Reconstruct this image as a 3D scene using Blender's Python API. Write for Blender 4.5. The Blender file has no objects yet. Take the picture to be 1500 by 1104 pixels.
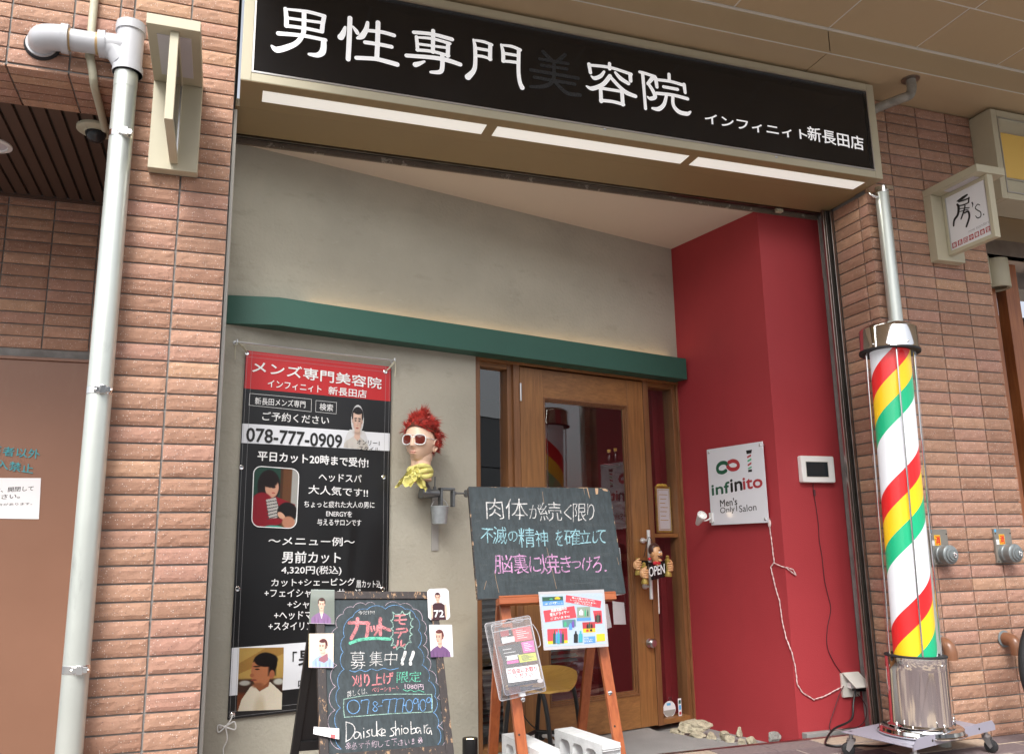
import bpy, math, random
import numpy as np
from mathutils import Vector, Matrix, noise
random.seed(7)
rad = math.radians
scn = bpy.context.scene

# ---------------------------------------------------------------- camera
CAM = Vector((.5273, -3.6239, .9969)); PITCH, YAW, ROLL, FPX = .2031, .3311, -.0162, 1230.09
cf = Vector((math.sin(YAW)*math.cos(PITCH), math.cos(YAW)*math.cos(PITCH), math.sin(PITCH)))
cr = Vector((math.cos(YAW), -math.sin(YAW), 0)); cu = cr.cross(cf)
cr2 = cr*math.cos(ROLL)+cu*math.sin(ROLL); cu2 = -cr*math.sin(ROLL)+cu*math.cos(ROLL)
cd = bpy.data.cameras.new('camera'); cam = bpy.data.objects.new('camera', cd); scn.collection.objects.link(cam)
cd.sensor_width = 36; cd.lens = FPX/1500*36; cd.clip_start = .05; cd.clip_end = 500
m = Matrix((cr2, cu2, -cf)).transposed().to_4x4(); m.translation = CAM; cam.matrix_world = m
scn.camera = cam

# ---------------------------------------------------------------- light
SUN_EL, SUN_AZ = rad(48), rad(205)      # azimuth clockwise from +Y: light comes from the front left of the shop
w = bpy.data.worlds.new("World"); scn.world = w; w.use_nodes = True
nt = w.node_tree; nt.nodes.clear()
out = nt.nodes.new('ShaderNodeOutputWorld'); bg = nt.nodes.new('ShaderNodeBackground'); sky = nt.nodes.new('ShaderNodeTexSky')
sky.sky_type = 'NISHITA'; sky.sun_disc = False; sky.sun_elevation = SUN_EL; sky.sun_rotation = SUN_AZ
sky.air_density = 1.0; sky.dust_density = 4.0; sky.ozone_density = .6
hs = nt.nodes.new('ShaderNodeHueSaturation'); hs.inputs['Saturation'].default_value = .3
nt.links.new(sky.outputs[0], hs.inputs['Color']); nt.links.new(hs.outputs[0], bg.inputs[0]); nt.links.new(bg.outputs[0], out.inputs[0])
bg.inputs[1].default_value = .14
sl = bpy.data.lights.new('sun', 'SUN'); sl.energy = 1.4; sl.angle = rad(25); sl.color = (1, .97, .92)
so = bpy.data.objects.new('sun', sl); scn.collection.objects.link(so)
sd = Vector((math.sin(SUN_AZ)*math.cos(SUN_EL), math.cos(SUN_AZ)*math.cos(SUN_EL), math.sin(SUN_EL)))
so.rotation_euler = sd.to_track_quat('Z', 'Y').to_euler()
scn.view_settings.view_transform = 'Standard'; scn.view_settings.look = 'None'
scn.view_settings.gamma = 1; scn.view_settings.exposure = 1.0
scn.render.engine = 'CYCLES'
scn.cycles.max_bounces = 8; scn.cycles.transparent_max_bounces = 16

# ---------------------------------------------------------------- helpers
def V(*a): return Vector(a)
def ray(x, y): return cf+cr2*((x-750)/FPX)-cu2*((y-552)/FPX)
class Plane:
    """a real plane in the scene: origin, right, up; n points at the viewer"""
    def __init__(s, O, e1, e2=(0, 0, 1)):
        s.O = Vector(O); s.e1 = Vector(e1).normalized(); s.e2 = Vector(e2).normalized()
        s.n = s.e1.cross(s.e2).normalized()
    def uv(s, x, y, off=0):
        d = ray(x, y); P = s.O+s.n*off; t = (P-CAM).dot(s.n)/d.dot(s.n); q = CAM+d*t-s.O
        return (q.dot(s.e1), q.dot(s.e2))
    def P(s, u, v, off=0): return s.O+s.e1*u+s.e2*v+s.n*off
    def at(s, x, y, off=0): return s.P(*s.uv(x, y, off), off)
    def shift(s, off): p = Plane(s.O+s.n*off, s.e1, s.e2); return p
def on_z(x, y, z): d = ray(x, y); return CAM+d*((z-CAM.z)/d.z)
def on_y(x, y, Y): d = ray(x, y); return CAM+d*((Y-CAM.y)/d.y)

class MB:
    def __init__(s): s.v = []; s.f = []; s.m = []
    def add(s, vs, fs, mi=0):
        b = len(s.v); s.v += [Vector(v) for v in vs]; s.f += [tuple(b+i for i in f) for f in fs]; s.m += [mi]*len(fs); return s
    def obox(s, O, a, b, c, mi=0):
        """box from corner O with edge vectors a,b,c"""
        O, a, b, c = map(Vector, (O, a, b, c))
        vs = [O, O+a, O+a+b, O+b, O+c, O+a+c, O+a+b+c, O+b+c]
        fs = [(0, 3, 2, 1), (4, 5, 6, 7), (0, 1, 5, 4), (1, 2, 6, 5), (2, 3, 7, 6), (3, 0, 4, 7)]
        if a.cross(b).dot(c) < 0: fs = [f[::-1] for f in fs]
        return s.add(vs, fs, mi)
    def box(s, x0, x1, y0, y1, z0, z1, mi=0): return s.obox((x0, y0, z0), (x1-x0, 0, 0), (0, y1-y0, 0), (0, 0, z1-z0), mi)
    def pbox(s, p, u0, u1, v0, v1, o0, o1, mi=0): return s.obox(p.P(u0, v0, o0), p.e1*(u1-u0), p.e2*(v1-v0), p.n*(o1-o0), mi)
    def quad(s, a, b, c, d, mi=0): return s.add([a, b, c, d], [(0, 1, 2, 3)], mi)
    def cyl(s, p0, p1, r0, r1=None, n=20, mi=0, caps=True):
        p0, p1 = Vector(p0), Vector(p1); r1 = r0 if r1 is None else r1
        z = (p1-p0).normalized(); x = z.orthogonal().normalized(); y = z.cross(x)
        vs = [p0+(x*math.cos(t)+y*math.sin(t))*r0 for t in [2*math.pi*i/n for i in range(n)]]+[p1+(x*math.cos(t)+y*math.sin(t))*r1 for t in [2*math.pi*i/n for i in range(n)]]
        fs = [(i, (i+1) % n, n+(i+1) % n, n+i) for i in range(n)]
        if caps: fs += [tuple(range(n))[::-1], tuple(range(n, 2*n))]
        return s.add(vs, fs, mi)
    def lathe(s, O, prof, axis=(0, 0, 1), n=32, mi=0, sx=1, sy=1):
        """prof: list of (r, h)"""
        O = Vector(O); z = Vector(axis).normalized(); x = V(1, 0, 0) if abs(z.x) < .9 else V(0, 1, 0)
        x = (x-z*x.dot(z)).normalized(); y = z.cross(x); vs = []; fs = []
        for r, h in prof: vs += [O+z*h+(x*math.cos(2*math.pi*i/n)*sx+y*math.sin(2*math.pi*i/n)*sy)*r for i in range(n)]
        for k in range(len(prof)-1): fs += [(k*n+i, k*n+(i+1) % n, (k+1)*n+(i+1) % n, (k+1)*n+i) for i in range(n)]
        if prof[0][0] > 1e-5: fs.append(tuple(range(n))[::-1])
        if prof[-1][0] > 1e-5: fs.append(tuple(range((len(prof)-1)*n, len(prof)*n)))
        return s.add(vs, fs, mi)
    def tube(s, pts, r, n=10, mi=0, smooth=True, closed=False):
        pts = [Vector(p) for p in pts]
        if smooth and len(pts) > 2:
            q = []; L = len(pts)
            for i in range(L if closed else L-1):
                a, b, c, d = (pts[(i-1) % L], pts[i], pts[(i+1) % L], pts[(i+2) % L]) if closed else (pts[max(i-1, 0)], pts[i], pts[i+1], pts[min(i+2, L-1)])
                for k in range(6):
                    t = k/6; q.append(.5*((2*b)+(c-a)*t+(2*a-5*b+4*c-d)*t*t+(3*b-a-3*c+d)*t**3))
            if not closed: q.append(pts[-1])
            pts = q
        N = len(pts); x = None; vs = []
        for i, p in enumerate(pts):
            t = (pts[(i+1) % N] if (closed or i < N-1) else p)-(pts[i-1] if (closed or i > 0) else p)
            t = t.normalized() if t.length > 1e-9 else V(0, 0, 1)
            x = t.orthogonal().normalized() if x is None else (x-t*x.dot(t)).normalized()
            y = t.cross(x); rr = r[min(i*len(r)//N, len(r)-1)] if isinstance(r, (list, tuple)) else r
            vs += [p+(x*math.cos(2*math.pi*k/n)+y*math.sin(2*math.pi*k/n))*rr for k in range(n)]
        fs = []
        for i in range(N if closed else N-1):
            j = (i+1) % N; fs += [(i*n+k, i*n+(k+1) % n, j*n+(k+1) % n, j*n+k) for k in range(n)]
        if not closed: fs += [tuple(range(n))[::-1], tuple(range((N-1)*n, N*n))]
        return s.add(vs, fs, mi)
    def ball(s, c, rx, ry=None, rz=None, n=16, mi=0, M=None, fn=None):
        ry = ry or rx; rz = rz or rx; c = Vector(c); vs = []; fs = []; R = n; S = n*2
        for i in range(R+1):
            th = math.pi*i/R
            for j in range(S):
                ph = 2*math.pi*j/S; p = V(math.sin(th)*math.cos(ph)*rx, math.sin(th)*math.sin(ph)*ry, math.cos(th)*rz)
                if fn: p = fn(p)
                if M: p = M @ p
                vs.append(c+p)
        for i in range(R):
            for j in range(S): fs.append((i*S+j, (i+1)*S+j, (i+1)*S+(j+1) % S, i*S+(j+1) % S))
        return s.add(vs, fs, mi)
    def ext(s, plane, poly, o0, o1, mi=0):
        """polygon (list of uv, counter-clockwise) extruded from o0 to o1"""
        n = len(poly); A = sum(poly[i][0]*poly[(i+1) % n][1]-poly[(i+1) % n][0]*poly[i][1] for i in range(n))
        if A < 0: poly = poly[::-1]
        vs = [plane.P(u, v, o0) for u, v in poly]+[plane.P(u, v, o1) for u, v in poly]
        fs = [tuple(range(n))[::-1], tuple(range(n, 2*n))]+[(i, (i+1) % n, n+(i+1) % n, n+i) for i in range(n)]
        return s.add(vs, fs, mi)
    def build(s, name, mats, parent=None, smooth=False, bevel=0, loc=None, uv=None):
        if not isinstance(mats, (list, tuple)): mats = [mats]
        if parent is None:
            loc = Vector(loc) if loc is not None else V(sum(v.x for v in s.v)/len(s.v), sum(v.y for v in s.v)/len(s.v), min(v.z for v in s.v))
            org = loc
        else:
            org = V(0, 0, 0); q = parent
            while q is not None: org = org+q.location; q = q.parent
            loc = V(0, 0, 0)
        me = bpy.data.meshes.new(name); me.from_pydata([tuple(v-org) for v in s.v], [], s.f)
        for mt in mats: me.materials.append(mt)
        me.polygons.foreach_set('material_index', s.m)
        if smooth:
            me.polygons.foreach_set('use_smooth', [True]*len(me.polygons)); me.set_sharp_from_angle(angle=rad(38))
        me.update()
        o = bpy.data.objects.new(name, me); scn.collection.objects.link(o); o.location = loc
        if parent is not None: o.parent = parent
        if bevel:
            b = o.modifiers.new('bevel', 'BEVEL'); b.width = bevel; b.segments = 2; b.limit_method = 'ANGLE'; b.angle_limit = rad(50)
            if not smooth:
                me.polygons.foreach_set('use_smooth', [True]*len(me.polygons)); me.set_sharp_from_angle(angle=rad(38)); b.harden_normals = True
        return o

def tag(o, label, cat, group=None):
    o['label'] = label; o['category'] = cat
    if group: o['group'] = group
    return o
def thing(name, label, cat, loc, group=None):
    o = bpy.data.objects.new(name, None); scn.collection.objects.link(o); o.location = loc; o.empty_display_size = .1
    return tag(o, label, cat, group)
def kids(o): return [c for c in list(scn.collection.objects) if c.parent == o]
def dup(o, parent=None):
    c = o.copy(); scn.collection.objects.link(c); c.parent = parent
    for k in kids(o): dup(k, c)
    return c
def structure(o): o['kind'] = 'structure'; return o

# ---------------------------------------------------------------- materials
def srgb(r, g, b): return tuple(((c/255)/12.92 if c/255 <= .04045 else ((c/255+.055)/1.055)**2.4) for c in (r, g, b))+(1,)
def mat(name, col, rough=.5, metal=0, var=0, vscale=4, bump=0, bscale=60, spec=None, coat=0, stretch=None, emit=None, estr=0, dark=None, bump2=0, b2scale=6):
    m = bpy.data.materials.new(name); m.use_nodes = True; N = m.node_tree.nodes; L = m.node_tree.links; b = N['Principled BSDF']
    col = tuple(col)[:3]+(1,)
    b.inputs['Base Color'].default_value = col; b.inputs['Roughness'].default_value = rough; b.inputs['Metallic'].default_value = metal
    if spec is not None: b.inputs['Specular IOR Level'].default_value = spec
    if coat: b.inputs['Coat Weight'].default_value = coat; b.inputs['Coat Roughness'].default_value = .08
    if emit: b.inputs['Emission Color'].default_value = tuple(emit)[:3]+(1,); b.inputs['Emission Strength'].default_value = estr
    tc = N.new('ShaderNodeTexCoord'); vec = tc.outputs['Object']
    if stretch:
        mp = N.new('ShaderNodeMapping'); mp.inputs['Scale'].default_value = stretch; L.new(vec, mp.inputs[0]); vec = mp.outputs[0]
    if var:
        n = N.new('ShaderNodeTexNoise'); n.inputs['Scale'].default_value = vscale; n.inputs['Detail'].default_value = 7; n.inputs['Roughness'].default_value = .6; L.new(vec, n.inputs['Vector'])
        r = N.new('ShaderNodeValToRGB'); r.color_ramp.elements[0].position = .3; r.color_ramp.elements[1].position = .72
        d = dark or tuple(c*(1-var) for c in col[:3]); r.color_ramp.elements[0].color = tuple(d)[:3]+(1,); r.color_ramp.elements[1].color = tuple(min(1, c*(1+var*.6)) for c in col[:3])+(1,)
        L.new(n.outputs[0], r.inputs[0]); L.new(r.outputs[0], b.inputs['Base Color'])
        mr = N.new('ShaderNodeMapRange'); mr.inputs['To Min'].default_value = max(0, rough-.08); mr.inputs['To Max'].default_value = min(1, rough+.1); L.new(n.outputs[0], mr.inputs[0]); L.new(mr.outputs[0], b.inputs['Roughness'])
    prev = None
    for st, sc in ((bump2, b2scale), (bump, bscale)):
        if st:
            n2 = N.new('ShaderNodeTexNoise'); n2.inputs['Scale'].default_value = sc; n2.inputs['Detail'].default_value = 6; L.new(vec, n2.inputs['Vector'])
            bp = N.new('ShaderNodeBump'); bp.inputs['Strength'].default_value = st; bp.inputs['Distance'].default_value = .01; L.new(n2.outputs[0], bp.inputs['Height'])
            if prev: L.new(prev.outputs[0], bp.inputs['Normal'])
            L.new(bp.outputs[0], b.inputs['Normal']); prev = bp
    return m

def brick_mat(name, base):
    m = bpy.data.materials.new(name); m.use_nodes = True; N = m.node_tree.nodes; L = m.node_tree.links; b = N['Principled BSDF']
    g = N.new('ShaderNodeNewGeometry'); tc = N.new('ShaderNodeTexCoord')
    r = N.new('ShaderNodeValToRGB'); e = r.color_ramp.elements; base = base[:3]
    e[0].position = 0; e[0].color = (base[0]*.8, base[1]*.74, base[2]*.74, 1); e[1].position = 1; e[1].color = (base[0]*1.18, base[1]*1.22, base[2]*1.15, 1)
    k = e.new(.5); k.color = base+(1,); k = e.new(.75); k.color = (base[0]*1.0, base[1]*.94, base[2]*1.05, 1)
    L.new(g.outputs['Random Per Island'], r.inputs[0])
    n = N.new('ShaderNodeTexNoise'); n.inputs['Scale'].default_value = 22; n.inputs['Detail'].default_value = 8; n.inputs['Roughness'].default_value = .7; L.new(tc.outputs['Object'], n.inputs['Vector'])
    mr = N.new('ShaderNodeMapRange'); mr.inputs['From Min'].default_value = .3; mr.inputs['From Max'].default_value = .7; mr.inputs['To Min'].default_value = .87; mr.inputs['To Max'].default_value = 1.13; L.new(n.outputs[0], mr.inputs[0])
    mx = N.new('ShaderNodeVectorMath'); mx.operation = 'SCALE'; L.new(r.outputs[0], mx.inputs[0]); L.new(mr.outputs[0], mx.inputs['Scale'])
    # white mineral specks and a few dark ones
    def specks(scale, lo, hi, col, prev):
        v = N.new('ShaderNodeTexVoronoi'); v.inputs['Scale'].default_value = scale; L.new(tc.outputs['Object'], v.inputs['Vector'])
        a = N.new('ShaderNodeValToRGB'); a.color_ramp.elements[0].position = lo; a.color_ramp.elements[0].color = (1, 1, 1, 1); a.color_ramp.elements[1].position = hi; a.color_ramp.elements[1].color = (0, 0, 0, 1)
        L.new(v.outputs['Distance'], a.inputs[0])
        sep = N.new('ShaderNodeSeparateColor'); L.new(v.outputs['Color'], sep.inputs[0])
        gt = N.new('ShaderNodeMath'); gt.operation = 'GREATER_THAN'; gt.inputs[1].default_value = .62; L.new(sep.outputs[0], gt.inputs[0])
        ml = N.new('ShaderNodeMath'); ml.operation = 'MULTIPLY'; L.new(gt.outputs[0], ml.inputs[0]); L.new(a.outputs[0], ml.inputs[1])
        mi = N.new('ShaderNodeMix'); mi.data_type = 'RGBA'; L.new(ml.outputs[0], mi.inputs['Factor']); L.new(prev, mi.inputs['A']); mi.inputs['B'].default_value = col
        return mi.outputs['Result']
    c = specks(125, .12, .27, (.74, .66, .60, 1), mx.outputs[0]); c = specks(95, .08, .2, (.12, .09, .1, 1), c)
    L.new(c, b.inputs['Base Color']); b.inputs['Roughness'].default_value = .85
    n2 = N.new('ShaderNodeTexNoise'); n2.inputs['Scale'].default_value = 130; n2.inputs['Detail'].default_value = 8; n2.inputs['Roughness'].default_value = .75; L.new(tc.outputs['Object'], n2.inputs['Vector'])
    bp = N.new('ShaderNodeBump'); bp.inputs['Strength'].default_value = .6; bp.inputs['Distance'].default_value = .006; L.new(n2.outputs[0], bp.inputs['Height']); L.new(bp.outputs[0], b.inputs['Normal'])
    return m

def wood_mat(name, col, dark, axis=2, rough=.45, scale=1.0, coat=.15):
    m = bpy.data.materials.new(name); m.use_nodes = True; N = m.node_tree.nodes; L = m.node_tree.links; b = N['Principled BSDF']
    tc = N.new('ShaderNodeTexCoord'); mp = N.new('ShaderNodeMapping'); s = [28*scale]*3; s[axis] = 1.6*scale; mp.inputs['Scale'].default_value = s; L.new(tc.outputs['Object'], mp.inputs[0])
    n = N.new('ShaderNodeTexNoise'); n.inputs['Scale'].default_value = 2.2; n.inputs['Detail'].default_value = 9; n.inputs['Roughness'].default_value = .65; n.inputs['Distortion'].default_value = .6; L.new(mp.outputs[0], n.inputs['Vector'])
    n3 = N.new('ShaderNodeTexNoise'); n3.inputs['Scale'].default_value = 3; L.new(tc.outputs['Object'], n3.inputs['Vector'])
    ad = N.new('ShaderNodeMath'); ad.operation = 'ADD'; L.new(n.outputs[0], ad.inputs[0]); mu = N.new('ShaderNodeMath'); mu.operation = 'MULTIPLY_ADD'; mu.inputs[1].default_value = .45; mu.inputs[2].default_value = -.225; L.new(n3.outputs[0], mu.inputs[0]); L.new(mu.outputs[0], ad.inputs[1])
    r = N.new('ShaderNodeValToRGB'); e = r.color_ramp.elements; e[0].position = .3; e[0].color = tuple(dark)[:3]+(1,); e[1].position = .7; e[1].color = tuple(col)[:3]+(1,)
    L.new(ad.outputs[0], r.inputs[0]); L.new(r.outputs[0], b.inputs['Base Color']); b.inputs['Roughness'].default_value = rough
    b.inputs['Coat Weight'].default_value = coat; b.inputs['Coat Roughness'].default_value = .25
    bp = N.new('ShaderNodeBump'); bp.inputs['Strength'].default_value = .15; bp.inputs['Distance'].default_value = .004; L.new(n.outputs[0], bp.inputs['Height']); L.new(bp.outputs[0], b.inputs['Normal'])
    return m

def glass_mat(name, ior=2.0, tint=(1, 1, 1), rough=0, k=1.0):
    m = bpy.data.materials.new(name); m.use_nodes = True; N = m.node_tree.nodes; L = m.node_tree.links; N.clear()
    o = N.new('ShaderNodeOutputMaterial'); t = N.new('ShaderNodeBsdfTransparent'); t.inputs[0].default_value = tuple(tint)+(1,)
    g = N.new('ShaderNodeBsdfGlossy'); g.inputs['Roughness'].default_value = rough; mx = N.new('ShaderNodeMixShader'); fr = N.new('ShaderNodeFresnel'); fr.inputs[0].default_value = ior
    mu = N.new('ShaderNodeMath'); mu.operation = 'MULTIPLY'; mu.inputs[1].default_value = k; L.new(fr.outputs[0], mu.inputs[0])
    ge = N.new('ShaderNodeNewGeometry'); sb_ = N.new('ShaderNodeMath'); sb_.operation = 'SUBTRACT'; sb_.inputs[0].default_value = 1; L.new(ge.outputs['Backfacing'], sb_.inputs[1]); m2 = N.new('ShaderNodeMath'); m2.operation = 'MULTIPLY'; L.new(mu.outputs[0], m2.inputs[0]); L.new(sb_.outputs[0], m2.inputs[1]); mu = m2
    L.new(mu.outputs[0], mx.inputs[0]); L.new(t.outputs[0], mx.inputs[1]); L.new(g.outputs[0], mx.inputs[2]); L.new(mx.outputs[0], o.inputs[0])
    return m

def attr_mat(name, rough=.35, gain=1.0):
    m = bpy.data.materials.new(name); m.use_nodes = True; N = m.node_tree.nodes; L = m.node_tree.links; b = N['Principled BSDF']
    a = N.new('ShaderNodeAttribute'); a.attribute_name = 'Col'; L.new(a.outputs['Color'], b.inputs['Base Color']); b.inputs['Roughness'].default_value = rough
    return m

def chalk_mat(name, col):
    m = bpy.data.materials.new(name); m.use_nodes = True; N = m.node_tree.nodes; L = m.node_tree.links; b = N['Principled BSDF']
    b.inputs['Base Color'].default_value = tuple(col)[:3]+(1,); b.inputs['Roughness'].default_value = .95; b.inputs['Specular IOR Level'].default_value = .1
    tc = N.new('ShaderNodeTexCoord'); n = N.new('ShaderNodeTexNoise'); n.inputs['Scale'].default_value = 420; n.inputs['Detail'].default_value = 3; L.new(tc.outputs['Object'], n.inputs['Vector'])
    r = N.new('ShaderNodeMapRange'); r.inputs['From Min'].default_value = .34; r.inputs['From Max'].default_value = .54; r.inputs['To Min'].default_value = .22; r.inputs['To Max'].default_value = 1; L.new(n.outputs[0], r.inputs[0]); L.new(r.outputs[0], b.inputs['Alpha'])
    return m

def chalk_uneven(m):
    N = m.node_tree.nodes; L = m.node_tree.links; b = N['Principled BSDF']; src = b.inputs['Alpha'].links[0].from_socket
    tc = N.new('ShaderNodeTexCoord'); n = N.new('ShaderNodeTexNoise'); n.inputs['Scale'].default_value = 38; n.inputs['Detail'].default_value = 3; L.new(tc.outputs['Object'], n.inputs['Vector'])
    r = N.new('ShaderNodeMapRange'); r.inputs['From Min'].default_value = .35; r.inputs['From Max'].default_value = .6; r.inputs['To Min'].default_value = .55; L.new(n.outputs[0], r.inputs[0])
    mu = N.new('ShaderNodeMath'); mu.operation = 'MULTIPLY'; L.new(src, mu.inputs[0]); L.new(r.outputs[0], mu.inputs[1]); L.new(mu.outputs[0], b.inputs['Alpha'])
def worn_mat(name, col, under, amount=.6, rough=.6, scale=9, stretch=(6, 6, 1)):
    """paint worn through to bare wood in streaks"""
    m = bpy.data.materials.new(name); m.use_nodes = True; N = m.node_tree.nodes; L = m.node_tree.links; b = N['Principled BSDF']
    tc = N.new('ShaderNodeTexCoord'); mp = N.new('ShaderNodeMapping'); mp.inputs['Scale'].default_value = stretch; L.new(tc.outputs['Object'], mp.inputs[0])
    n = N.new('ShaderNodeTexNoise'); n.inputs['Scale'].default_value = scale; n.inputs['Detail'].default_value = 10; n.inputs['Roughness'].default_value = .75; L.new(mp.outputs[0], n.inputs['Vector'])
    r = N.new('ShaderNodeValToRGB'); e = r.color_ramp.elements; e[0].position = amount; e[0].color = tuple(col)[:3]+(1,); e[1].position = amount+.035; e[1].color = tuple(under)[:3]+(1,)
    k = e.new(max(0.01, amount-.3)); k.color = tuple(c*.8 for c in col[:3])+(1,); k = e.new(amount-.05); k.color = tuple(c*1.35+.004 for c in col[:3])+(1,)
    L.new(n.outputs[0], r.inputs[0]); L.new(r.outputs[0], b.inputs['Base Color']); b.inputs['Roughness'].default_value = rough
    bp = N.new('ShaderNodeBump'); bp.inputs['Strength'].default_value = .2; bp.inputs['Distance'].default_value = .003; L.new(n.outputs[0], bp.inputs['Height']); L.new(bp.outputs[0], b.inputs['Normal'])
    return m

MT = {}
MT['brick'] = brick_mat('split_face_brick', (.405, .236, .160))
MT['mortar'] = mat('mortar', (.25, .245, .235), .95, var=.2, vscale=15, bump=.3)
MT['champ'] = mat('champagne_painted_metal', (.52, .48, .35), .45, metal=0, var=.06, vscale=2.5, bump=.02, bscale=300)
MT['champ_shade'] = mat('champagne_paint_shaded', (.30, .22, .11), .42, var=.08, vscale=1.5)  # champagne paint again, soffit shade and warm ground bounce put into the colour
MT['panel'] = mat('canopy_panel', (.50, .38, .235), .42, var=.06, vscale=1.2)
MT['gap'] = mat('dark_gap', (.03, .025, .02), .8)
MT['seam'] = mat('pale_sealant', (.70, .68, .62), .7)
MT['plaster'] = mat('troweled_plaster', (.43, .408, .338), .85, var=.12, vscale=2.2, bump=.35, bscale=55, bump2=.45, b2scale=7)
def weather(m, col, scale, lo, hi, stretch=(1, 1, 1), amt=.35, seed=0):
    """dirt with a shape of its own mixed over the base colour"""
    N = m.node_tree.nodes; L = m.node_tree.links; b = N['Principled BSDF']; src = b.inputs['Base Color'].links[0].from_socket if b.inputs['Base Color'].links else None
    tc = N.new('ShaderNodeTexCoord'); mp = N.new('ShaderNodeMapping'); mp.inputs['Scale'].default_value = stretch; mp.inputs['Location'].default_value = (seed, seed*.7, seed*.3); L.new(tc.outputs['Object'], mp.inputs[0])
    n = N.new('ShaderNodeTexNoise'); n.inputs['Scale'].default_value = scale; n.inputs['Detail'].default_value = 9; n.inputs['Roughness'].default_value = .68; L.new(mp.outputs[0], n.inputs['Vector'])
    r = N.new('ShaderNodeMapRange'); r.inputs['From Min'].default_value = lo; r.inputs['From Max'].default_value = hi; r.inputs['To Max'].default_value = amt; L.new(n.outputs[0], r.inputs[0])
    mx = N.new('ShaderNodeMix'); mx.data_type = 'RGBA'; L.new(r.outputs[0], mx.inputs['Factor']); mx.inputs['B'].default_value = tuple(col)+(1,)
    if src: L.new(src, mx.inputs['A'])
    else: mx.inputs['A'].default_value = b.inputs['Base Color'].default_value
    L.new(mx.outputs['Result'], b.inputs['Base Color'])
weather(MT['plaster'], (.24, .22, .17), 5, .58, .78, (1, 1, 2.6), .45); weather(MT['plaster'], (.50, .49, .43), 11, .60, .75, (1.5, 1.5, 3.5), .4, 5)
weather(MT['champ'], (.30, .20, .09), 7, .66, .80, (1, 1, 1), .35, 3)
MT['red'] = mat('red_paint', (.37, .034, .042), .62, var=.07, vscale=1.6, bump=.12, bscale=180)
weather(MT['red'], (.28, .026, .034), 3, .55, .8, (1, 1, .5), .5); weather(MT['red'], (.50, .16, .15), 26, .76, .80, (1, 1, .6), .5, 9)
MT['green'] = mat('green_paint', (.026, .104, .077), .5, var=.1, vscale=2, bump=.06, bscale=80)
MT['ceil'] = mat('beige_ceiling', (.68, .60, .50), .8, var=.04, vscale=1)
MT['rib'] = mat('brown_rib_panel', (.085, .05, .036), .5, var=.1, vscale=3)
MT['door_metal'] = mat('brown_steel', (.25, .125, .078), .38, var=.08, vscale=1.5, bump=.03, bscale=200)
weather(MT['green'], (.10, .17, .14), 16, .72, .80, (1, 1, 1), .4, 2); weather(MT['door_metal'], (.36, .22, .16), 3, .55, .8, (1, 1, .4), .35, 2)
MT['wood'] = wood_mat('door_wood', (.34, .155, .048), (.19, .082, .026), 2)
MT['woodx'] = wood_mat('door_wood_cross', (.33, .15, .047), (.19, .082, .026), 0)
MT['frame'] = wood_mat('frame_wood', (.25, .11, .042), (.15, .062, .024), 2)
MT['easel'] = wood_mat('easel_wood', (.43, .125, .040), (.27, .062, .020), 2, .4)
MT['orange'] = wood_mat('shop_post_wood', (.42, .15, .05), (.25, .075, .025), 2, .4)
MT['ply'] = wood_mat('seat_ply', (.66, .40, .10), (.52, .29, .06), 0, .35)
MT['glass'] = glass_mat('window_glass', 2.1)
MT['clear'] = glass_mat('clear_plastic', 1.5, (.90, .90, .92), .08, 1.3)
def milky(name, f):
    m = bpy.data.materials.new(name); m.use_nodes = True; N = m.node_tree.nodes; L = m.node_tree.links; b = N['Principled BSDF']; b.inputs['Base Color'].default_value = (.62, .62, .65, 1); b.inputs['Roughness'].default_value = .18
    b.inputs['Alpha'].default_value = f; return m
MT['milky'] = milky('milky_clear_plastic', .26)
MT['tube'] = glass_mat('acrylic_tube', 1.4, (.985, .985, .99), 0, .8)
MT['plastic_edge'] = mat('milky_plastic', (.46, .45, .47), .2)
MT['chrome'] = mat('chrome', (.82, .81, .8), .06, 1, var=.03, vscale=3)
MT['steel'] = mat('brushed_steel', (.6, .6, .6), .28, 1)
MT['rail'] = mat('shutter_steel', (.42, .38, .36), .3, 1, var=.2, vscale=10)
MT['silver'] = mat('satin_silver', (.78, .78, .77), .4, .5)
MT['galv'] = mat('painted_pipe_silver', (.62, .66, .62), .33, .55, var=.06, vscale=3, bump=.02, bscale=30)
weather(MT['mortar'], (.12, .11, .10), 6, .45, .75, (1, 1, 1), .6, 1); weather(MT['brick'], (.24, .15, .11), 2.2, .56, .76, (2.5, 2.5, .5), .35, 6)
weather(MT['galv'], (.36, .37, .35), 9, .60, .78, (2, 2, .5), .5, 4); weather(MT['galv'], (.80, .80, .78), 30, .72, .78, (1, 1, 3), .6, 7)
MT['pvc'] = mat('grey_pvc', (.50, .51, .54), .3, var=.03, vscale=6)
MT['glue'] = mat('amber_glue', (.45, .3, .14), .4)
MT['cable'] = mat('beige_conduit', (.50, .48, .36), .5, bump=.3, bscale=60)
MT['black'] = mat('black_plastic', (.012, .012, .013), .35)
MT['blackmetal'] = mat('black_tube', (.012, .013, .014), .3, coat=.3)
MT['rubber'] = mat('rubber', (.014, .014, .016), .7, bump=.3, bscale=90)
MT['white'] = mat('white_plastic', (.80, .80, .79), .3)
MT['whitep'] = mat('white_print', (.80, .80, .82), .5)
MT['signblack'] = mat('gloss_black_acrylic', (.010, .010, .011), .12, var=.25, vscale=3)
MT['letter'] = mat('white_vinyl_letter', (.86, .86, .87), .4); MT['glowletter'] = mat('glowing_letter', (.86, .86, .87), .4, emit=(1, 1, 1), estr=.22)  # faint emission added so the sign letters stay bright white under the canopy
MT['ghost'] = mat('peeled_letter_glue', (.045, .048, .052), .7, var=.9, vscale=160, bump=.6, bscale=200)
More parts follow.
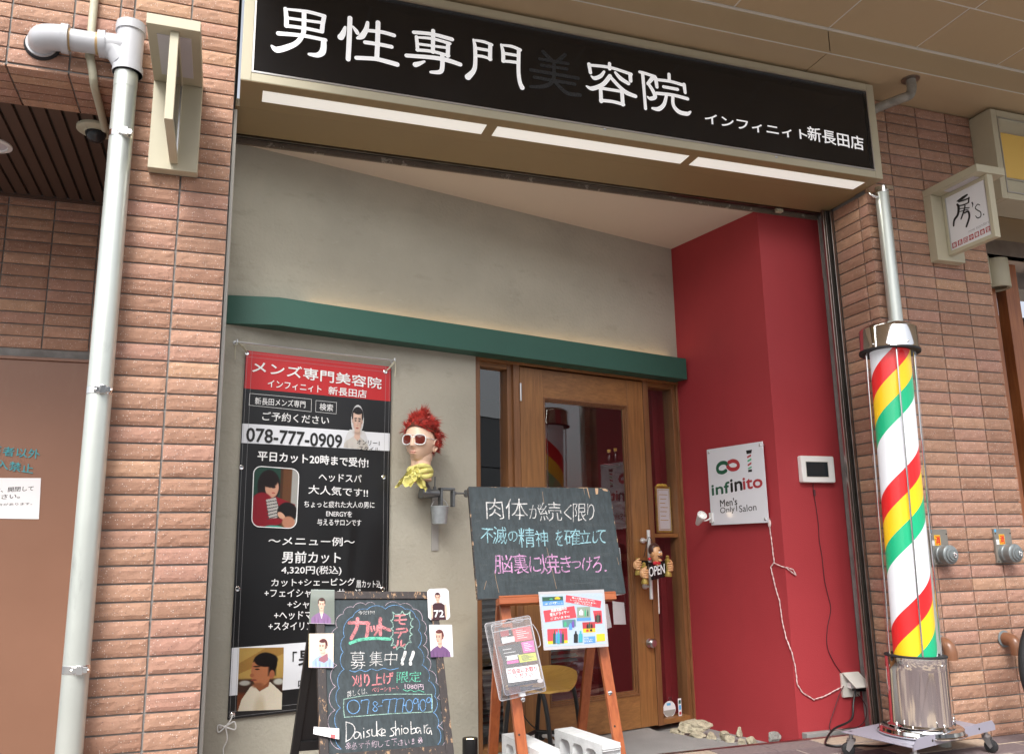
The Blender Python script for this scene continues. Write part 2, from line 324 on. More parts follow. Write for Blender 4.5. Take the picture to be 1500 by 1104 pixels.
MT['lamp'] = mat('lit_diffuser', (.8, .79, .74), .5, emit=(1, .98, .9), estr=.26)
MT['unlit'] = mat('unlit_diffuser', (.60, .58, .62), .35, var=.05)
MT['banner'] = mat('black_vinyl', (.014, .014, .015), .3)
MT['bred'] = mat('red_vinyl', (.50, .022, .025), .32)
MT['bwhite'] = mat('white_vinyl', (.72, .74, .78), .35)
MT['bink'] = mat('white_ink', (.82, .82, .82), .4)
MT['kink'] = mat('black_ink', (.015, .015, .015), .5)
MT['hem'] = mat('stitch', (.30, .30, .31), .6)
MT['photo'] = attr_mat('photo_print')
MT['board'] = mat('chalkboard', (.025, .035, .041), .62, var=.2, vscale=3, bump=.05, bscale=80, dark=(.028, .038, .044))
MT['boardworn'] = worn_mat('chalkboard_scratched', (.028, .040, .046), (.22, .20, .17), .70, .6, 7, (8, 8, .8))
MT['boardedge'] = worn_mat('worn_board_edge', (.02, .02, .022), (.42, .28, .17), .55, .6, 20, (1, 1, 1))
MT['aframe'] = worn_mat('worn_black_frame', (.030, .024, .024), (.38, .24, .14), .565, .6, 12, (5, 5, 1.0))
MT['ch_w'] = chalk_mat('chalk_white', (.80, .79, .78)); MT['ch_c'] = chalk_mat('chalk_cyan', (.38, .66, .74)); MT['ch_p'] = chalk_mat('chalk_pink', (.74, .40, .68))
MT['ch_r'] = chalk_mat('chalk_red', (.74, .28, .30)); MT['ch_g'] = chalk_mat('chalk_green', (.17, .60, .42)); MT['ch_b'] = chalk_mat('chalk_blue', (.19, .40, .72)); MT['ch_m'] = chalk_mat('chalk_mauve', (.60, .48, .56)); MT['ch_t'] = chalk_mat('chalk_teal', (.36, .55, .48))
for _k in 'wcprgbmt': chalk_uneven(MT['ch_'+_k])
MT['concrete'] = mat('concrete_block', (.68, .70, .71), .95, var=.12, vscale=30, bump=.4, bscale=200)
MT['slab'] = mat('landing_concrete', (.27, .265, .26), .9, var=.12, vscale=5, bump=.25, bscale=120)
MT['stone'] = mat('pale_rock', (.46, .41, .30), .9, var=.45, vscale=22, bump=.8, bscale=45)
MT['skin'] = mat('mannequin_skin', (.80, .55, .41), .38, spec=.4)
MT['lips'] = mat('mannequin_lips', (.66, .34, .26), .45)
MT['hair'] = mat('red_hair', (.50, .045, .032), .4, var=.75, vscale=45)
MT['hairdark'] = mat('dark_hair', (.10, .03, .015), .5, var=.4, vscale=80)
MT['lens'] = mat('brown_lens', (.13, .018, .010), .06, coat=.6)
MT['scarf'] = mat('yellow_cloth', (.78, .72, .24), .8, var=.25, vscale=18, bump=.4, bscale=220)
MT['clamp'] = mat('clamp_grey', (.22, .23, .24), .35, .7, var=.2, vscale=14)
MT['zinc'] = mat('zinc_bucket', (.42, .46, .48), .45, .35, var=.18, vscale=25)
MT['greybar'] = mat('grey_strip', (.35, .34, .32), .6)
MT['hyd'] = mat('fire_inlet_grey', (.22, .25, .26), .4, .3, var=.1, vscale=20)
MT['hyd2'] = mat('fire_inlet_plate', (.24, .225, .20), .45, .2, var=.1, vscale=20)
MT['brownpvc'] = mat('brown_pvc', (.22, .10, .055), .3)
MT['yellow'] = mat('yellow_sign_face', (.66, .44, .12), .4, emit=(1, .6, .08), estr=.02)
MT['sticker_y'] = mat('yellow_sticker', (.8, .5, .03), .4); MT['sticker_r'] = mat('red_sticker', (.62, .02, .02), .4); MT['sticker_b'] = mat('blue_sticker', (.10, .42, .72), .4)
MT['lcd'] = mat('lcd_glass', (.02, .025, .03), .05)
MT['caster'] = mat('caster_zinc', (.5, .5, .5), .3, .9)
MT['lav'] = mat('lavender_steel', (.42, .41, .50), .4, .35, var=.05)
MT['outlet'] = mat('outlet_plastic', (.60, .585, .54), .4)
MT['wire_w'] = mat('white_cord', (.72, .62, .60), .4); MT['wire_r'] = mat('dark_red_cord', (.07, .015, .02), .5)
MT['gold'] = mat('gold_frame', (.55, .36, .08), .35, .5, var=.2, vscale=40)
MT['bright_gold'] = mat('gold_bow', (.8, .6, .1), .3, .6)
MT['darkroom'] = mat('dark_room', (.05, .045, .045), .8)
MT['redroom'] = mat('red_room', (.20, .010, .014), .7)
MT['paper'] = mat('paper', (.72, .72, .74), .6)
MT['bulb'] = mat('warm_bulb', (1, .8, .6), .4, emit=(1, .72, .42), estr=4)
MT['bulb2'] = mat('warm_uplight', (1, .8, .5), .4, emit=(1, .8, .5), estr=5)
MT['cove'] = mat('cove_strip', (1, .8, .5), .4, emit=(1, .66, .32), estr=1.8)
MT['pink'] = mat('pink_paper', (.78, .10, .42), .5); MT['coral'] = mat('coral_paper', (.80, .12, .13), .5); MT['lime'] = mat('lime_paper', (.62, .70, .05), .5); MT['pblue'] = mat('blue_ink', (.10, .28, .65), .5); MT['paleblue'] = mat('poster_blue', (.40, .49, .60), .45); MT['paleblue2'] = mat('poster_blue_b', (.50, .56, .63), .45)
MT['pinkred'] = mat('pink_red_ink', (.70, .06, .08), .5)
MT['purple'] = mat('purple_bottle', (.15, .08, .35), .4); MT['teal'] = mat('teal_bottle', (.05, .35, .42), .4); MT['dgreen'] = mat('dark_green_bottle', (.03, .09, .06), .4)
MT['igreen'] = mat('logo_green', (.02, .11, .06), .4); MT['ired'] = mat('logo_red', (.42, .04, .05), .4); MT['ggreen'] = mat('stripe_green', (.06, .40, .20), .4)
MT['acrylic'] = mat('white_acrylic', (.76, .77, .82), .18, coat=.4)
MT['figskin'] = mat('figure_skin', (.66, .36, .17), .35, coat=.3); MT['brass'] = mat('brass_bottle', (.42, .30, .07), .35, .4, var=.4, vscale=60); MT['figred'] = mat('bow_red', (.55, .02, .03), .4); MT['fighair'] = mat('figure_hair', (.06, .022, .016), .4, coat=.3)
MT['greyblock'] = mat('street_facade', (.42, .42, .42), .7, var=.05)

# ---------------------------------------------------------------- text
_tc = {}
def glyphs(body, bold):
    k = (body, bold)
    if k not in _tc:
        c = bpy.data.curves.new('lettering', 'FONT'); c.body = body; c.offset = bold; c.resolution_u = 3
        o = bpy.data.objects.new('lettering', c); scn.collection.objects.link(o)
        d = bpy.context.evaluated_depsgraph_get(); me = bpy.data.meshes.new_from_object(o.evaluated_get(d))
        vs = [(v.co.x, v.co.y) for v in me.vertices]; fs = [tuple(p.vertices) for p in me.polygons]
        bpy.data.objects.remove(o); bpy.data.curves.remove(c); bpy.data.meshes.remove(me)
        xs = [v[0] for v in vs]; ys = [v[1] for v in vs]; x0, x1, y0, y1 = min(xs), max(xs), min(ys), max(ys)
        _tc[k] = ([((x-x0)/(x1-x0), (y-y0)/(y1-y0)) for x, y in vs], fs)
    return _tc[k]
def text(mb, pl, body, p0, p1, h, off=.001, mi=0, bold=.012, fn=None, jit=0, shear=0):
    """line of lettering whose lower corners sit at p0 and p1 of the surface, h its height (photo measures turned into metres on that surface)"""
    heavy = bold if bold > .01 else 0; vs, fs = glyphs(body, 0 if heavy else bold); a = pl.uv(*p0, off); b = pl.uv(*p1, off); c = pl.uv(p0[0], p0[1]-h, off)
    A = V(a[0], a[1], 0); U = V(b[0]-a[0], b[1]-a[1], 0); H = abs(c[1]-a[1]); W = V(shear*H, H, 0); o = []
    sh = [(0, 0)]+([(heavy*c, heavy*d) for c, d in ((.8, 0), (-.8, 0), (0, .8), (0, -.8), (.6, .6), (-.6, -.6))] if heavy else [])
    for k, (dx, dy) in enumerate(sh):
        o = []; of_ = off+k*.00006
        for x, y in vs:
            q = A+U*x+W*y+V(dx*H*1.1, dy*H*1.1, 0)
            if jit: q = q+V(noise.noise(V(x*9, y*3, len(body)))*jit, noise.noise(V(x*7, y*4, 5+len(body)))*jit, 0)
            o.append(fn(q.x, q.y, of_) if fn else pl.P(q.x, q.y, of_))
        mb.add(o, fs, mi)
_so = [0]
def stroke(mb, pl, pts, ws, off=.001, mi=0, conv=None, cap=True, smooth=True, fn=None, fan=False):
    """brush stroke as a flat ribbon with round ends; ws: width per point or one width (metres)"""
    _so[0] = (_so[0]+1) % 40; off = off+_so[0]*.00002
    P = [Vector(conv(*p) if conv else p) for p in pts]; n = len(P); ws = [ws]*n if not isinstance(ws, (list, tuple)) else list(ws)
    if smooth and n > 2:
        q = []; qw = []
        for i in range(n-1):
            a, b, c, d = P[max(i-1, 0)], P[i], P[i+1], P[min(i+2, n-1)]
            for k in range(7):
                t = k/7; q.append(.5*((2*b)+(c-a)*t+(2*a-5*b+4*c-d)*t*t+(3*b-a-3*c+d)*t**3)); qw.append(ws[i]*(1-t)+ws[i+1]*t)
        q.append(P[-1]); qw.append(ws[-1]); P, ws = q, qw; n = len(P)
    L = []; R = []
    for i in range(n):
        t = (P[min(i+1, n-1)]-P[max(i-1, 0)]); t = t.normalized() if t.length > 0 else V(1, 0); nn = Vector((-t.y, t.x))
        L.append(P[i]+nn*ws[i]/2); R.append(P[i]-nn*ws[i]/2)
    X = fn or (lambda u, v, o: pl.P(u, v, o))
    vs = [X(p.x, p.y, off) for p in L]+[X(p.x, p.y, off) for p in R]
    mb.add(vs, [(n+i, n+i+1, i+1, i) for i in range(n-1)], mi)
    if cap:
        for e, (c, wd) in enumerate(((P[0], ws[0]), (P[-1], ws[-1]))):
            t = (P[1]-P[0]).normalized()*-1 if e == 0 else (P[-1]-P[-2]).normalized(); nn = Vector((-t.y, t.x)); K = 8
            arc = [c+(nn*math.cos(math.pi*k/K)+t*math.sin(math.pi*k/K))*wd/2 for k in range(K+1)]
            mb.add([X(p.x, p.y, off) for p in arc], [tuple(range(K+1))[::-1]], mi)
def outline(mb, pl, pts, wd, off=.001, mi=0, fn=None):
    n = len(pts)
    for i in range(n):
        a, b = Vector(pts[i]), Vector(pts[(i+1) % n]); m_ = max(1, int((b-a).length/.01)) if fn else 1
        stroke(mb, pl, [tuple(a.lerp(b, k/m_)) for k in range(m_+1)], wd, off, mi, cap=True, smooth=False, fn=fn)

# ---------------------------------------------------------------- photo prints (vertex-coloured flat prints)
def W_seed(n): return sum(map(ord, n))
class Art:
    def __init__(s, W, H, bgc):
        s.W, s.H = W, H; s.x, s.y = np.meshgrid((np.arange(W)+.5)/W, (np.arange(H)+.5)/H); s.a = H/W
        s.c = np.ones((H, W, 3))*np.array(bgc)/255.
    def put(s, mask, col): mask = np.clip(mask, 0, 1)[..., None]; s.c = s.c*(1-mask)+np.array(col)/255.*mask
    def ell(s, cx, cy, rx, ry, col, soft=.12, rot=0):
        dx, dy = s.x-cx, (s.y-cy); c, q = math.cos(rot), math.sin(rot); X = (dx*c+dy*q)/rx; Y = (-dx*q+dy*c)/ry
        s.put((1-np.sqrt(X*X+Y*Y))/soft+.5, col)
    def rect(s, x0, y0, x1, y1, col, soft=.012): s.put(np.minimum(np.minimum(s.x-x0, x1-s.x), np.minimum(s.y-y0, y1-s.y))/soft+.5, col)
    def poly(s, pts, col):
        ins = np.zeros(s.x.shape, bool); n = len(pts)
        for i in range(n):
            (x0, y0), (x1, y1) = pts[i], pts[(i+1) % n]
            c = ((y0 > s.y) != (y1 > s.y)) & (s.x < (x1-x0)*(s.y-y0)/((y1-y0) or 1e-9)+x0); ins ^= c
        s.put(ins.astype(float), col)
    def noise(s, mask, amt, fx=9, fy=9, seed=1):
        r = np.random.RandomState(seed); g = r.normal(0, 1, (s.H, s.W)); k = max(1, s.H//26)
        for _ in range(2): g = (g+np.roll(g, 1, 0)+np.roll(g, 1, 1)+np.roll(g, -1, 0))/2.3
        s.c = np.clip(s.c+np.clip(mask, 0, 1)[..., None]*g[..., None]*amt, 0, 1)
    def soft(s, cx, cy, rx, ry, col, k, rot=0):
        """soft tonal blob of the printed picture"""
        dx, dy = s.x-cx, (s.y-cy); c, q = math.cos(rot), math.sin(rot); X = (dx*c+dy*q)/rx; Y = (-dx*q+dy*c)/ry
        m = (np.exp(-(X*X+Y*Y))*k)[..., None]; s.c = s.c*(1-m)+np.array(col)/255.*m
    def person(s, cx=.5, cy=.38, k=1, skin=(238, 196, 170), hair=(45, 32, 28), top=(150, 110, 140), turn=0, shirt=None, fade=1):
        d = tuple(v*.74 for v in skin); l = tuple(min(255, v*1.07+6) for v in skin); td = tuple(v*.72 for v in top); tl = tuple(min(255, v*1.15+8) for v in top)
        # shoulders with folds
        s.poly([(cx-.46*k, 1.05), (cx-.44*k, cy+.48*k), (cx-.30*k, cy+.38*k), (cx-.10*k, cy+.29*k), (cx+.10*k, cy+.29*k), (cx+.30*k, cy+.38*k), (cx+.44*k, cy+.49*k), (cx+.47*k, 1.05)], top)
        for a_, b_ in ((-.28, .55), (.30, .56), (-.12, .62), (.14, .66)): s.soft(cx+a_*k, cy+b_*k, .035*k, .12*k, td, .5, .3*a_); s.soft(cx+(a_+.07)*k, cy+b_*k, .03*k, .10*k, tl, .4, .3*a_)
        if shirt: s.poly([(cx-.08*k, cy+.27*k), (cx+.09*k, cy+.27*k), (cx+.02*k, cy+.52*k)], shirt)
        # neck, head
        s.poly([(cx-.075*k+.03*turn*k, cy+.12*k), (cx+.085*k+.03*turn*k, cy+.10*k), (cx+.095*k, cy+.31*k), (cx+.02*k, cy+.37*k), (cx-.08*k, cy+.31*k)], skin); s.soft(cx+.01*k, cy+.225*k, .10*k, .035*k, d, .8)
        hm = .165*k; s.ell(cx+.02*turn*k, cy-.055*k, hm+.012, .155*k, hair, .10); s.ell(cx+.045*turn*k, cy-.005*k, hm*.98, .12*k, hair, .12)
        fx = cx-.022*turn*k
        s.poly([(fx-.128*k, cy-.10*k), (fx-.130*k, cy+.05*k), (fx-.108*k, cy+.14*k), (fx-.055*k, cy+.215*k), (fx+.0*k, cy+.235*k), (fx+.055*k, cy+.215*k), (fx+.112*k, cy+.13*k), (fx+.128*k, cy+.03*k), (fx+.122*k, cy-.10*k), (fx+.05*k, cy-.135*k), (fx-.06*k, cy-.135*k)], skin)
        s.soft(fx-.01*k, cy-.06*k, .09*k, .05*k, l, .7); s.soft(fx+(.11 if turn >= 0 else -.11)*k, cy+.06*k, .035*k, .12*k, d, .55); s.soft(fx-.11*k, cy+.10*k, .03*k, .08*k, d, .3); s.soft(fx, cy+.225*k, .07*k, .02*k, d, .4)
        for sx in (-1, 1): s.ell(cx+(sx*.145+.03*turn)*k, cy+.035*k, .018*k, .036*k, tuple(v*.9 for v in skin), .3)
        for sx in (-1, 1):
            ex = fx+(sx*.056-.034*turn)*k; s.soft(ex, cy+.022*k, .036*k, .022*k, d, .55); s.ell(ex, cy-.012*k, .040*k, .0105*k, tuple(v*.6+30 for v in hair), .7, .08*sx); s.ell(ex, cy+.026*k, .027*k, .0105*k, (48, 34, 32), .6)
            s.soft(fx+sx*.07*k, cy+.10*k, .035*k, .03*k, (232, 150, 130), .25)
        nx = fx-.045*turn*k; s.soft(nx+.014*k, cy+.06*k, .013*k, .05*k, d, .6); s.soft(nx-.006*k, cy+.06*k, .009*k, .04*k, l, .6); s.soft(nx, cy+.103*k, .026*k, .009*k, d, .75)
        s.ell(nx, cy+.148*k, .044*k, .0115*k, (178, 88, 82), .6); s.soft(nx, cy+.166*k, .03*k, .008*k, d, .5)
        # hair over the forehead
        s.ell(fx+.01*k, cy-.135*k, .135*k, .052*k, hair, .22); hmask = ((s.c-np.array(hair)/255.)**2).sum(2) < .012; s.noise(hmask.astype(float), .05); s.soft(fx-.04*k, cy-.15*k, .05*k, .025*k, tuple(v+50 for v in hair), .45)
    def mesh(s, name, pos, parent=None, loc=None, mask=None):
        """pos(x, y) -> world point; x,y in 0..1, y down"""
        s.c = np.clip(s.c*.86+np.random.RandomState(W_seed(name)).normal(0, .012, s.c.shape), 0, 1); W, H = s.W, s.H; vs = []; cols = []
        for j in range(H):
            for i in range(W):
                vs.append(pos(i/(W-1), j/(H-1))); c = s.c[j, i]; cols.append(tuple(np.where(c <= .04045, c/12.92, ((c+.055)/1.055)**2.4))+(1.,))
        fs = []
        for j in range(H-1):
            for i in range(W-1):
                if mask is None or mask((i+.5)/(W-1), (j+.5)/(H-1)): fs.append((j*W+i, (j+1)*W+i, (j+1)*W+i+1, j*W+i+1))
        mb = MB(); mb.add(vs, fs); o = mb.build(name, MT['photo'], parent, smooth=False, loc=loc)
        at = o.data.color_attributes.new('Col', 'FLOAT_COLOR', 'POINT'); at.data.foreach_set('color', np.array(cols, dtype=np.float32).ravel())
        return o
def bilerp(q): # q: TL,TR,BR,BL points
    return lambda x, y: q[0]*(1-x)*(1-y)+q[1]*x*(1-y)+q[2]*x*y+q[3]*(1-x)*y

# ================================================================= THE GROUND
ZL = -.04                                   # level of the landing inside the shutter line
mb = MB(); mb.box(-60, 60, -60, 40, -.3, -.10); g = structure(mb.build('ground', mat('asphalt', (.20, .20, .20), .95, var=.2, vscale=3), loc=(0, 0, -.3)))
def paver_mat():
    m = bpy.data.materials.new('paver'); m.use_nodes = True; N = m.node_tree.nodes; L = m.node_tree.links; b = N['Principled BSDF']
    g = N.new('ShaderNodeNewGeometry'); r = N.new('ShaderNodeValToRGB'); r.color_ramp.interpolation = 'CONSTANT'; e = r.color_ramp.elements
    e[0].position = 0; e[0].color = (.155, .118, .122, 1); e[1].position = .38; e[1].color = (.19, .145, .145, 1)
    k = e.new(.62); k.color = (.40, .32, .25, 1); k = e.new(.82); k.color = (.33, .27, .24, 1)
    L.new(g.outputs['Random Per Island'], r.inputs[0]); tc = N.new('ShaderNodeTexCoord')
    n = N.new('ShaderNodeTexNoise'); n.inputs['Scale'].default_value = 60; n.inputs['Detail'].default_value = 8; L.new(tc.outputs['Object'], n.inputs['Vector'])
    mr = N.new('ShaderNodeMapRange'); mr.inputs['To Min'].default_value = .6; mr.inputs['To Max'].default_value = 1.4; L.new(n.outputs[0], mr.inputs[0])
    mx = N.new('ShaderNodeVectorMath'); mx.operation = 'SCALE'; L.new(r.outputs[0], mx.inputs[0]); L.new(mr.outputs[0], mx.inputs['Scale']); L.new(mx.outputs[0], b.inputs['Base Color'])
    b.inputs['Roughness'].default_value = .85; bp = N.new('ShaderNodeBump'); bp.inputs['Strength'].default_value = .4; bp.inputs['Distance'].default_value = .004; L.new(n.outputs[0], bp.inputs['Height']); L.new(bp.outputs[0], b.inputs['Normal'])
    return m
MT['paver'] = paver_mat()
mb = MB(); row = 0; y = .325
mb.box(-6, 10, -5, .326, -.10, -.006, 1)
while y > -3.4:
    x = -2.5+(row % 3)*.1
    while x < 8:
        mb.box(x+.002, x+.298, y-.148, y-.002, -.05, random.uniform(-.0015, .001), 0); x += .3
    y -= .15; row += 1
structure(mb.build('pavement', [MT['paver'], MT['mortar']], loc=(0, 0, 0), bevel=.003))
mb = MB()
L1, L2 = on_z(965, 1071, ZL), on_z(1100, 1091, ZL)
mb.ext(Plane((0, 0, 0), (1, 0, 0), (0, 1, 0)), [(.45, .36), (3.26, .36), (L2.x+.02, L2.y-.02), (L1.x, L1.y+.02), (L1.x, 1.6), (.45, 1.6)], -.12, ZL)
structure(mb.build('landing', MT['slab'], loc=(0, 0, -.1)))
mb = MB(); mb.box(3.0, 3.56, .36, 1.3, -.11, -.075); structure(mb.build('planting_trench_floor', MT['slab'], loc=(3.2, .8, -.1)))

# ================================================================= THE BUILDING
bld = thing('shop_building', 'brick shop building with a recessed plaster and red entrance under a brown canopy', 'building', (2.2, .6, 0))
FAC = Plane((0, 0, 0), (1, 0, 0)); WL = Plane((.5001, .4547, 0), (.96825, .24998, 0))
RS = Plane((3.3516, 1.1909, 0), (.1684, -.7509, 0)); RF = Plane((3.52, .44, 0), (1, 0, 0))
def tiles(mb, pl, cols, rows, phase, pitch=.068, amp=.0032, clip=None, nx=12, ny=4):
    for r in rows:
        for (u0, u1) in cols:
            v0 = phase+r*pitch+.004; v1 = v0+pitch-.008
            if clip: v0, v1 = max(v0, clip[0]), min(v1, clip[1])
            if v1-v0 < .006: continue
            k = max(3, int(nx*(u1-u0)/.22)); vs = []; fs = []; sd_ = random.random()*50; tl = random.uniform(-.001, .001)
            for j in range(ny+1):
                for i in range(k+1):
                    u = u0+(u1-u0)*i/k; v = v0+(v1-v0)*j/ny; ed = i in (0, k) or j in (0, ny)
                    o = -.003 if ed else (amp*(noise.noise(V(u*26+sd_, v*55, sd_))+.55*noise.noise(V(u*70, v*110+sd_, 3)))+.0015+tl)
                    if ed: u += random.uniform(-.0006, .0006); v += random.uniform(-.0005, .0005)
                    vs.append(pl.P(u, v, o))
            n = k+1
            for j in range(ny):
                for i in range(k): fs.append((j*n+i, j*n+i+1, (j+1)*n+i+1, (j+1)*n+i))
            b = len(vs); vs += [pl.P(u0, v0, -.014), pl.P(u1, v0, -.014), pl.P(u1, v1, -.014), pl.P(u0, v1, -.014)]
            e0 = list(range(k+1)); e1 = [j*n+k for j in range(ny+1)]; e2 = [ny*n+i for i in range(k, -1, -1)]; e3 = [j*n for j in range(ny, -1, -1)]
            fs += [tuple([b, b+1]+e0[::-1]), tuple([b+1, b+2]+e1[::-1]), tuple([b+2, b+3]+e2[::-1]), tuple([b+3, b]+e3[::-1])]
            mb.add(vs, fs)
bm = [MT['brick'], MT['mortar']]
# left pillar (front), with the wall that runs on above the side passage
mb = MB()
tiles(mb, FAC, [(.2895, .482), (.0572, .2815), (.002, .049)], range(-4, 49), .281)
lc = [(.0572-.2323*k, .2815-.2323*k) for k in range(1, 8)]
tiles(mb, FAC, [(-.1751, -.006)]+[(a, b) for a, b in lc[1:]], range(40, 66), .281, clip=(2.985, 4.7))
tiles(mb, FAC, [(.2895, .482), (.0572, .2815), (.002, .049)], range(49, 66), .281)
SL = Plane((0, 0, 0), (0, 1, 0)); # left side of the pillar, facing the passage
SLn = Plane((.0, 1.43, 0), (0, -1, 0))
tiles(mb, SLn, [(.01+.2323*k, .234+.2323*k) for k in range(6)], range(-4, 40), .281, nx=4, ny=2)
tiles(mb, Plane((0, 0, 2.982), (1, 0, 0), (0, -1, 0)), [(-.175, -.004)]+[(a, b) for a, b in lc[1:]], range(-5, 0), 0, clip=(-.335, -.006))
mb.box(.012, .4837, .010, 1.44, 0, 4.75, 1); mb.box(-1.7, .012, .010, .335, 2.994, 4.75, 1)
mb.build('brick_pillar', bm, bld)
# the passage: back wall, ribbed soffit, steel door
mb = MB(); PB = Plane((0, 1.43, 0), (1, 0, 0))
tiles(mb, PB, [(a-.045, b-.045) for a, b in [(-.10, .0)]+lc], range(24, 41), .281+.2, clip=(2.062, 2.975))
mb.box(-1.8, .02, 1.442, 1.6, -.05, 3.0, 1); mb.build('brick_wall', bm, bld)
mb = MB(); x = -1.7
while x < 0:
    mb.box(x, x+.052, .335, 1.43, 2.985, 3.01); mb.box(x+.052, x+.066, .335, 1.43, 3.0, 3.01, 1); x += .066
mb.box(-1.7, .0, 1.405, 1.43, 2.975, 2.99, 0)
mb.build('ribbed_soffit', [MT['rib'], MT['gap']], bld)
DP = Plane((0, 1.41, 0), (1, 0, 0))
mb = MB(); mb.box(-1.3, -.215+.215, 1.412, 1.44, -.05, 2.045); mb.box(-1.35, 0, 1.40, 1.44, 2.045, 2.062)
sdoor = mb.build('steel_door', MT['door_metal'], bld, bevel=.002)
mb = MB()
dmat = mat('teal_lettering', (.05, .30, .34), .5)
text(mb, DP, '関係者以外', (-34, 664), (58, 672), 14, .003, bold=.01); text(mb, DP, '立入禁止', (-24, 683), (48, 694), 14, .003, bold=.01)
mb.build('door_lettering', dmat, sdoor)
mb = MB(); nq = [DP.uv(*p) for p in ((-150, 699), (60, 700), (57, 760), (-152, 757))]; mb.ext(DP, nq, -.0005, .0012); ntc = mb.build('door_notice', MT['whitep'], sdoor)
mb = MB(); text(mb, DP, '火災の際には、開閉して', (-60, 724), (49, 718.5), 7.5, .0016, bold=.01); text(mb, DP, '注意ください。', (-50, 734), (29, 729.5), 7.5, .0016, bold=.01); text(mb, DP, '自動で閉まる場合があります。', (-60, 743), (47, 739), 3.8, .0016, bold=.004)
mb.build('notice_lettering', MT['kink'], ntc)
# right pillar
mb = MB()
tiles(mb, FAC, [(3.957, 4.156), (4.164, 4.3884), (4.3964, 4.6207), (4.6287, 4.818)], range(-1, 52), .062, clip=(.004, 3.592))
RV = Plane((3.955, .29, 0), (0, -1, 0))
tiles(mb, RV, [(.002, .212), (.22, .288)], range(-1, 52), .062, clip=(.004, 2.985))
tiles(mb, Plane((4.82, 0, 0), (0, 1, 0)), [(.002, .226), (.234, .40)], range(-1, 52), .062, clip=(.004, 3.59), nx=4, ny=2)
mb.box(3.967, 4.808, .010, .44, 0, 3.595, 1)
mb.build('brick_pillar', bm, bld)
# plaster wall with the door opening
S0, S1, ZT = 1.380, 2.945, 2.088
mb = MB(); mb.pbox(WL, -.02, S0-.004, -.1, 3.02, -.2, 0); mb.pbox(WL, S0-.004, 2.96, ZT+.004, 3.02, -.2, 0)
mb.build('plaster_wall', MT['plaster'], bld)
# red walls
mb = MB(); mb.ext(Plane((0, 0, 0), (1, 0, 0), (0, 1, 0)), [(3.352, 1.2), (3.3516, 1.1909), (3.52, .44), (3.965, .44), (3.965, 1.6), (3.30, 1.6), (3.30, 1.3)], -.1, 3.02)
mb.build('red_wall', MT['red'], bld)
mb = MB(); mb.box(3.54, 3.90, .395, .438, -.05, .012); mb.build('skirting', MT['slab'], bld, bevel=.003)
# recess ceiling
mb = MB(); mb.ext(Plane((0, 0, 0), (1, 0, 0), (0, 1, 0)), [(.5, .44), (3.53, .44), (3.37, 1.25), (.5, .5)], 3.0, 3.05)
mb.build('ceiling', MT['ceil'], bld)
# soffit behind the sign and the shutter slot
mb = MB(); mb.box(.49, 3.955, .090, .355, 3.0, 3.04); mb.build('sign_soffit', MT['champ_shade'], bld, bevel=.002)
mb = MB(); mb.box(.49, 3.955, .355, .44, 3.07, 3.09, 1); mb.box(.49, 3.955, .372, .380, 2.998, 3.03); mb.box(.49, 3.955, .398, .404, 3.0, 3.03)
mb.box(.49, 3.955, .425, .439, 2.985, 3.06, 2)
mb.build('shutter_slot', [MT['rail'], mat('slot_brown', (.09, .06, .045), .7), worn_mat('worn_lip', (.13, .10, .075), (.42, .37, .30), .56, .6, 8, (1, 1, 1))], bld)
mb = MB(); mb.box(3.901, 3.955, .312, .330, -.02, 2.995, 1); mb.box(3.889, 3.900, .300, .318, -.02, 2.99); mb.box(3.908, 3.914, .302, .311, -.02, 2.99); mb.box(3.936, 3.9545, .290, .311, -.02, 2.99)
mb.build('shutter_guide', [MT['rail'], MT['gap']], bld, bevel=.002)
mb = MB(); mb.box(.486, .50, .10, .44, -.02, 2.99); mb.build('shutter_guide', [MT['outlet']], bld, bevel=.002)
mb = MB(); mb.box(.5, 3.88, .327, .36, -.05, .0); mb.box(.5, 3.4, .3605, .374, -.05, -.004, 1); mb.build('threshold', [MT['rail'], MT['red']], bld, bevel=.002)
mb = MB(); mb.box(3.62, 3.66, .372, .40, 2.98, 3.0); mb.build('shutter_stop', MT['champ'], bld)
# green beam on the plaster wall, tapering into it at its left end
def beam_poly(): return [(-.018, .008), (.215, .10), (2.925, .10), (2.925, -.02), (-.018, -.02)]
mb = MB(); z0, z1 = 2.068, 2.208; P = [WL.P(u, 0, o) for u, o in beam_poly()]; n = len(P)
mb.add([V(p.x, p.y, z0) for p in P]+[V(p.x, p.y, z1) for p in P], [tuple(range(n))[::-1], tuple(range(n, 2*n))]+[(i, (i+1) % n, n+(i+1) % n, n+i) for i in range(n)])
beam = mb.build('green_beam', MT['green'], bld, bevel=.003)
mb = MB(); mb.pbox(WL, .40, 2.86, 2.2095, 2.2145, .020, .045); mb.build('cove_light', MT['cove'], beam)
# canopy: low soffit, fascia step, upper panels
mb = MB()
mb.box(.505, 3.497, -.305, 3.0, 3.598, 3.62); mb.box(3.503, 9, -.305, 3.0, 3.598, 3.62)
mb.box(.505, 3.520, -.307, -.302, 3.598, 3.745); mb.box(3.526, 9, -.307, -.302, 3.598, 3.745)
mb.build('canopy_step', MT['panel'], bld, bevel=.002)
mb = MB(); x = 3.523-.6*5
while x < 9:
    mb.box(x+.0055, x+.5945, -.680, -.318, 3.750, 3.77); mb.box(x+.0055+.03, x+.6245, -1.9, -.690, 3.750, 3.77); x += .6
mb.build('canopy_panels', MT['panel'], bld, bevel=.002)
mb = MB(); mb.box(.505, 9, -1.9, -.29, 3.753, 3.76, 0); mb.box(.505, 9, -.320, -.300, 3.742, 3.7495, 0); mb.box(.505, 9, -1.95, 3, 3.772, 4.2, 1); mb.box(.505, 9, -.3085, -.3072, 3.598, 3.604, 0)
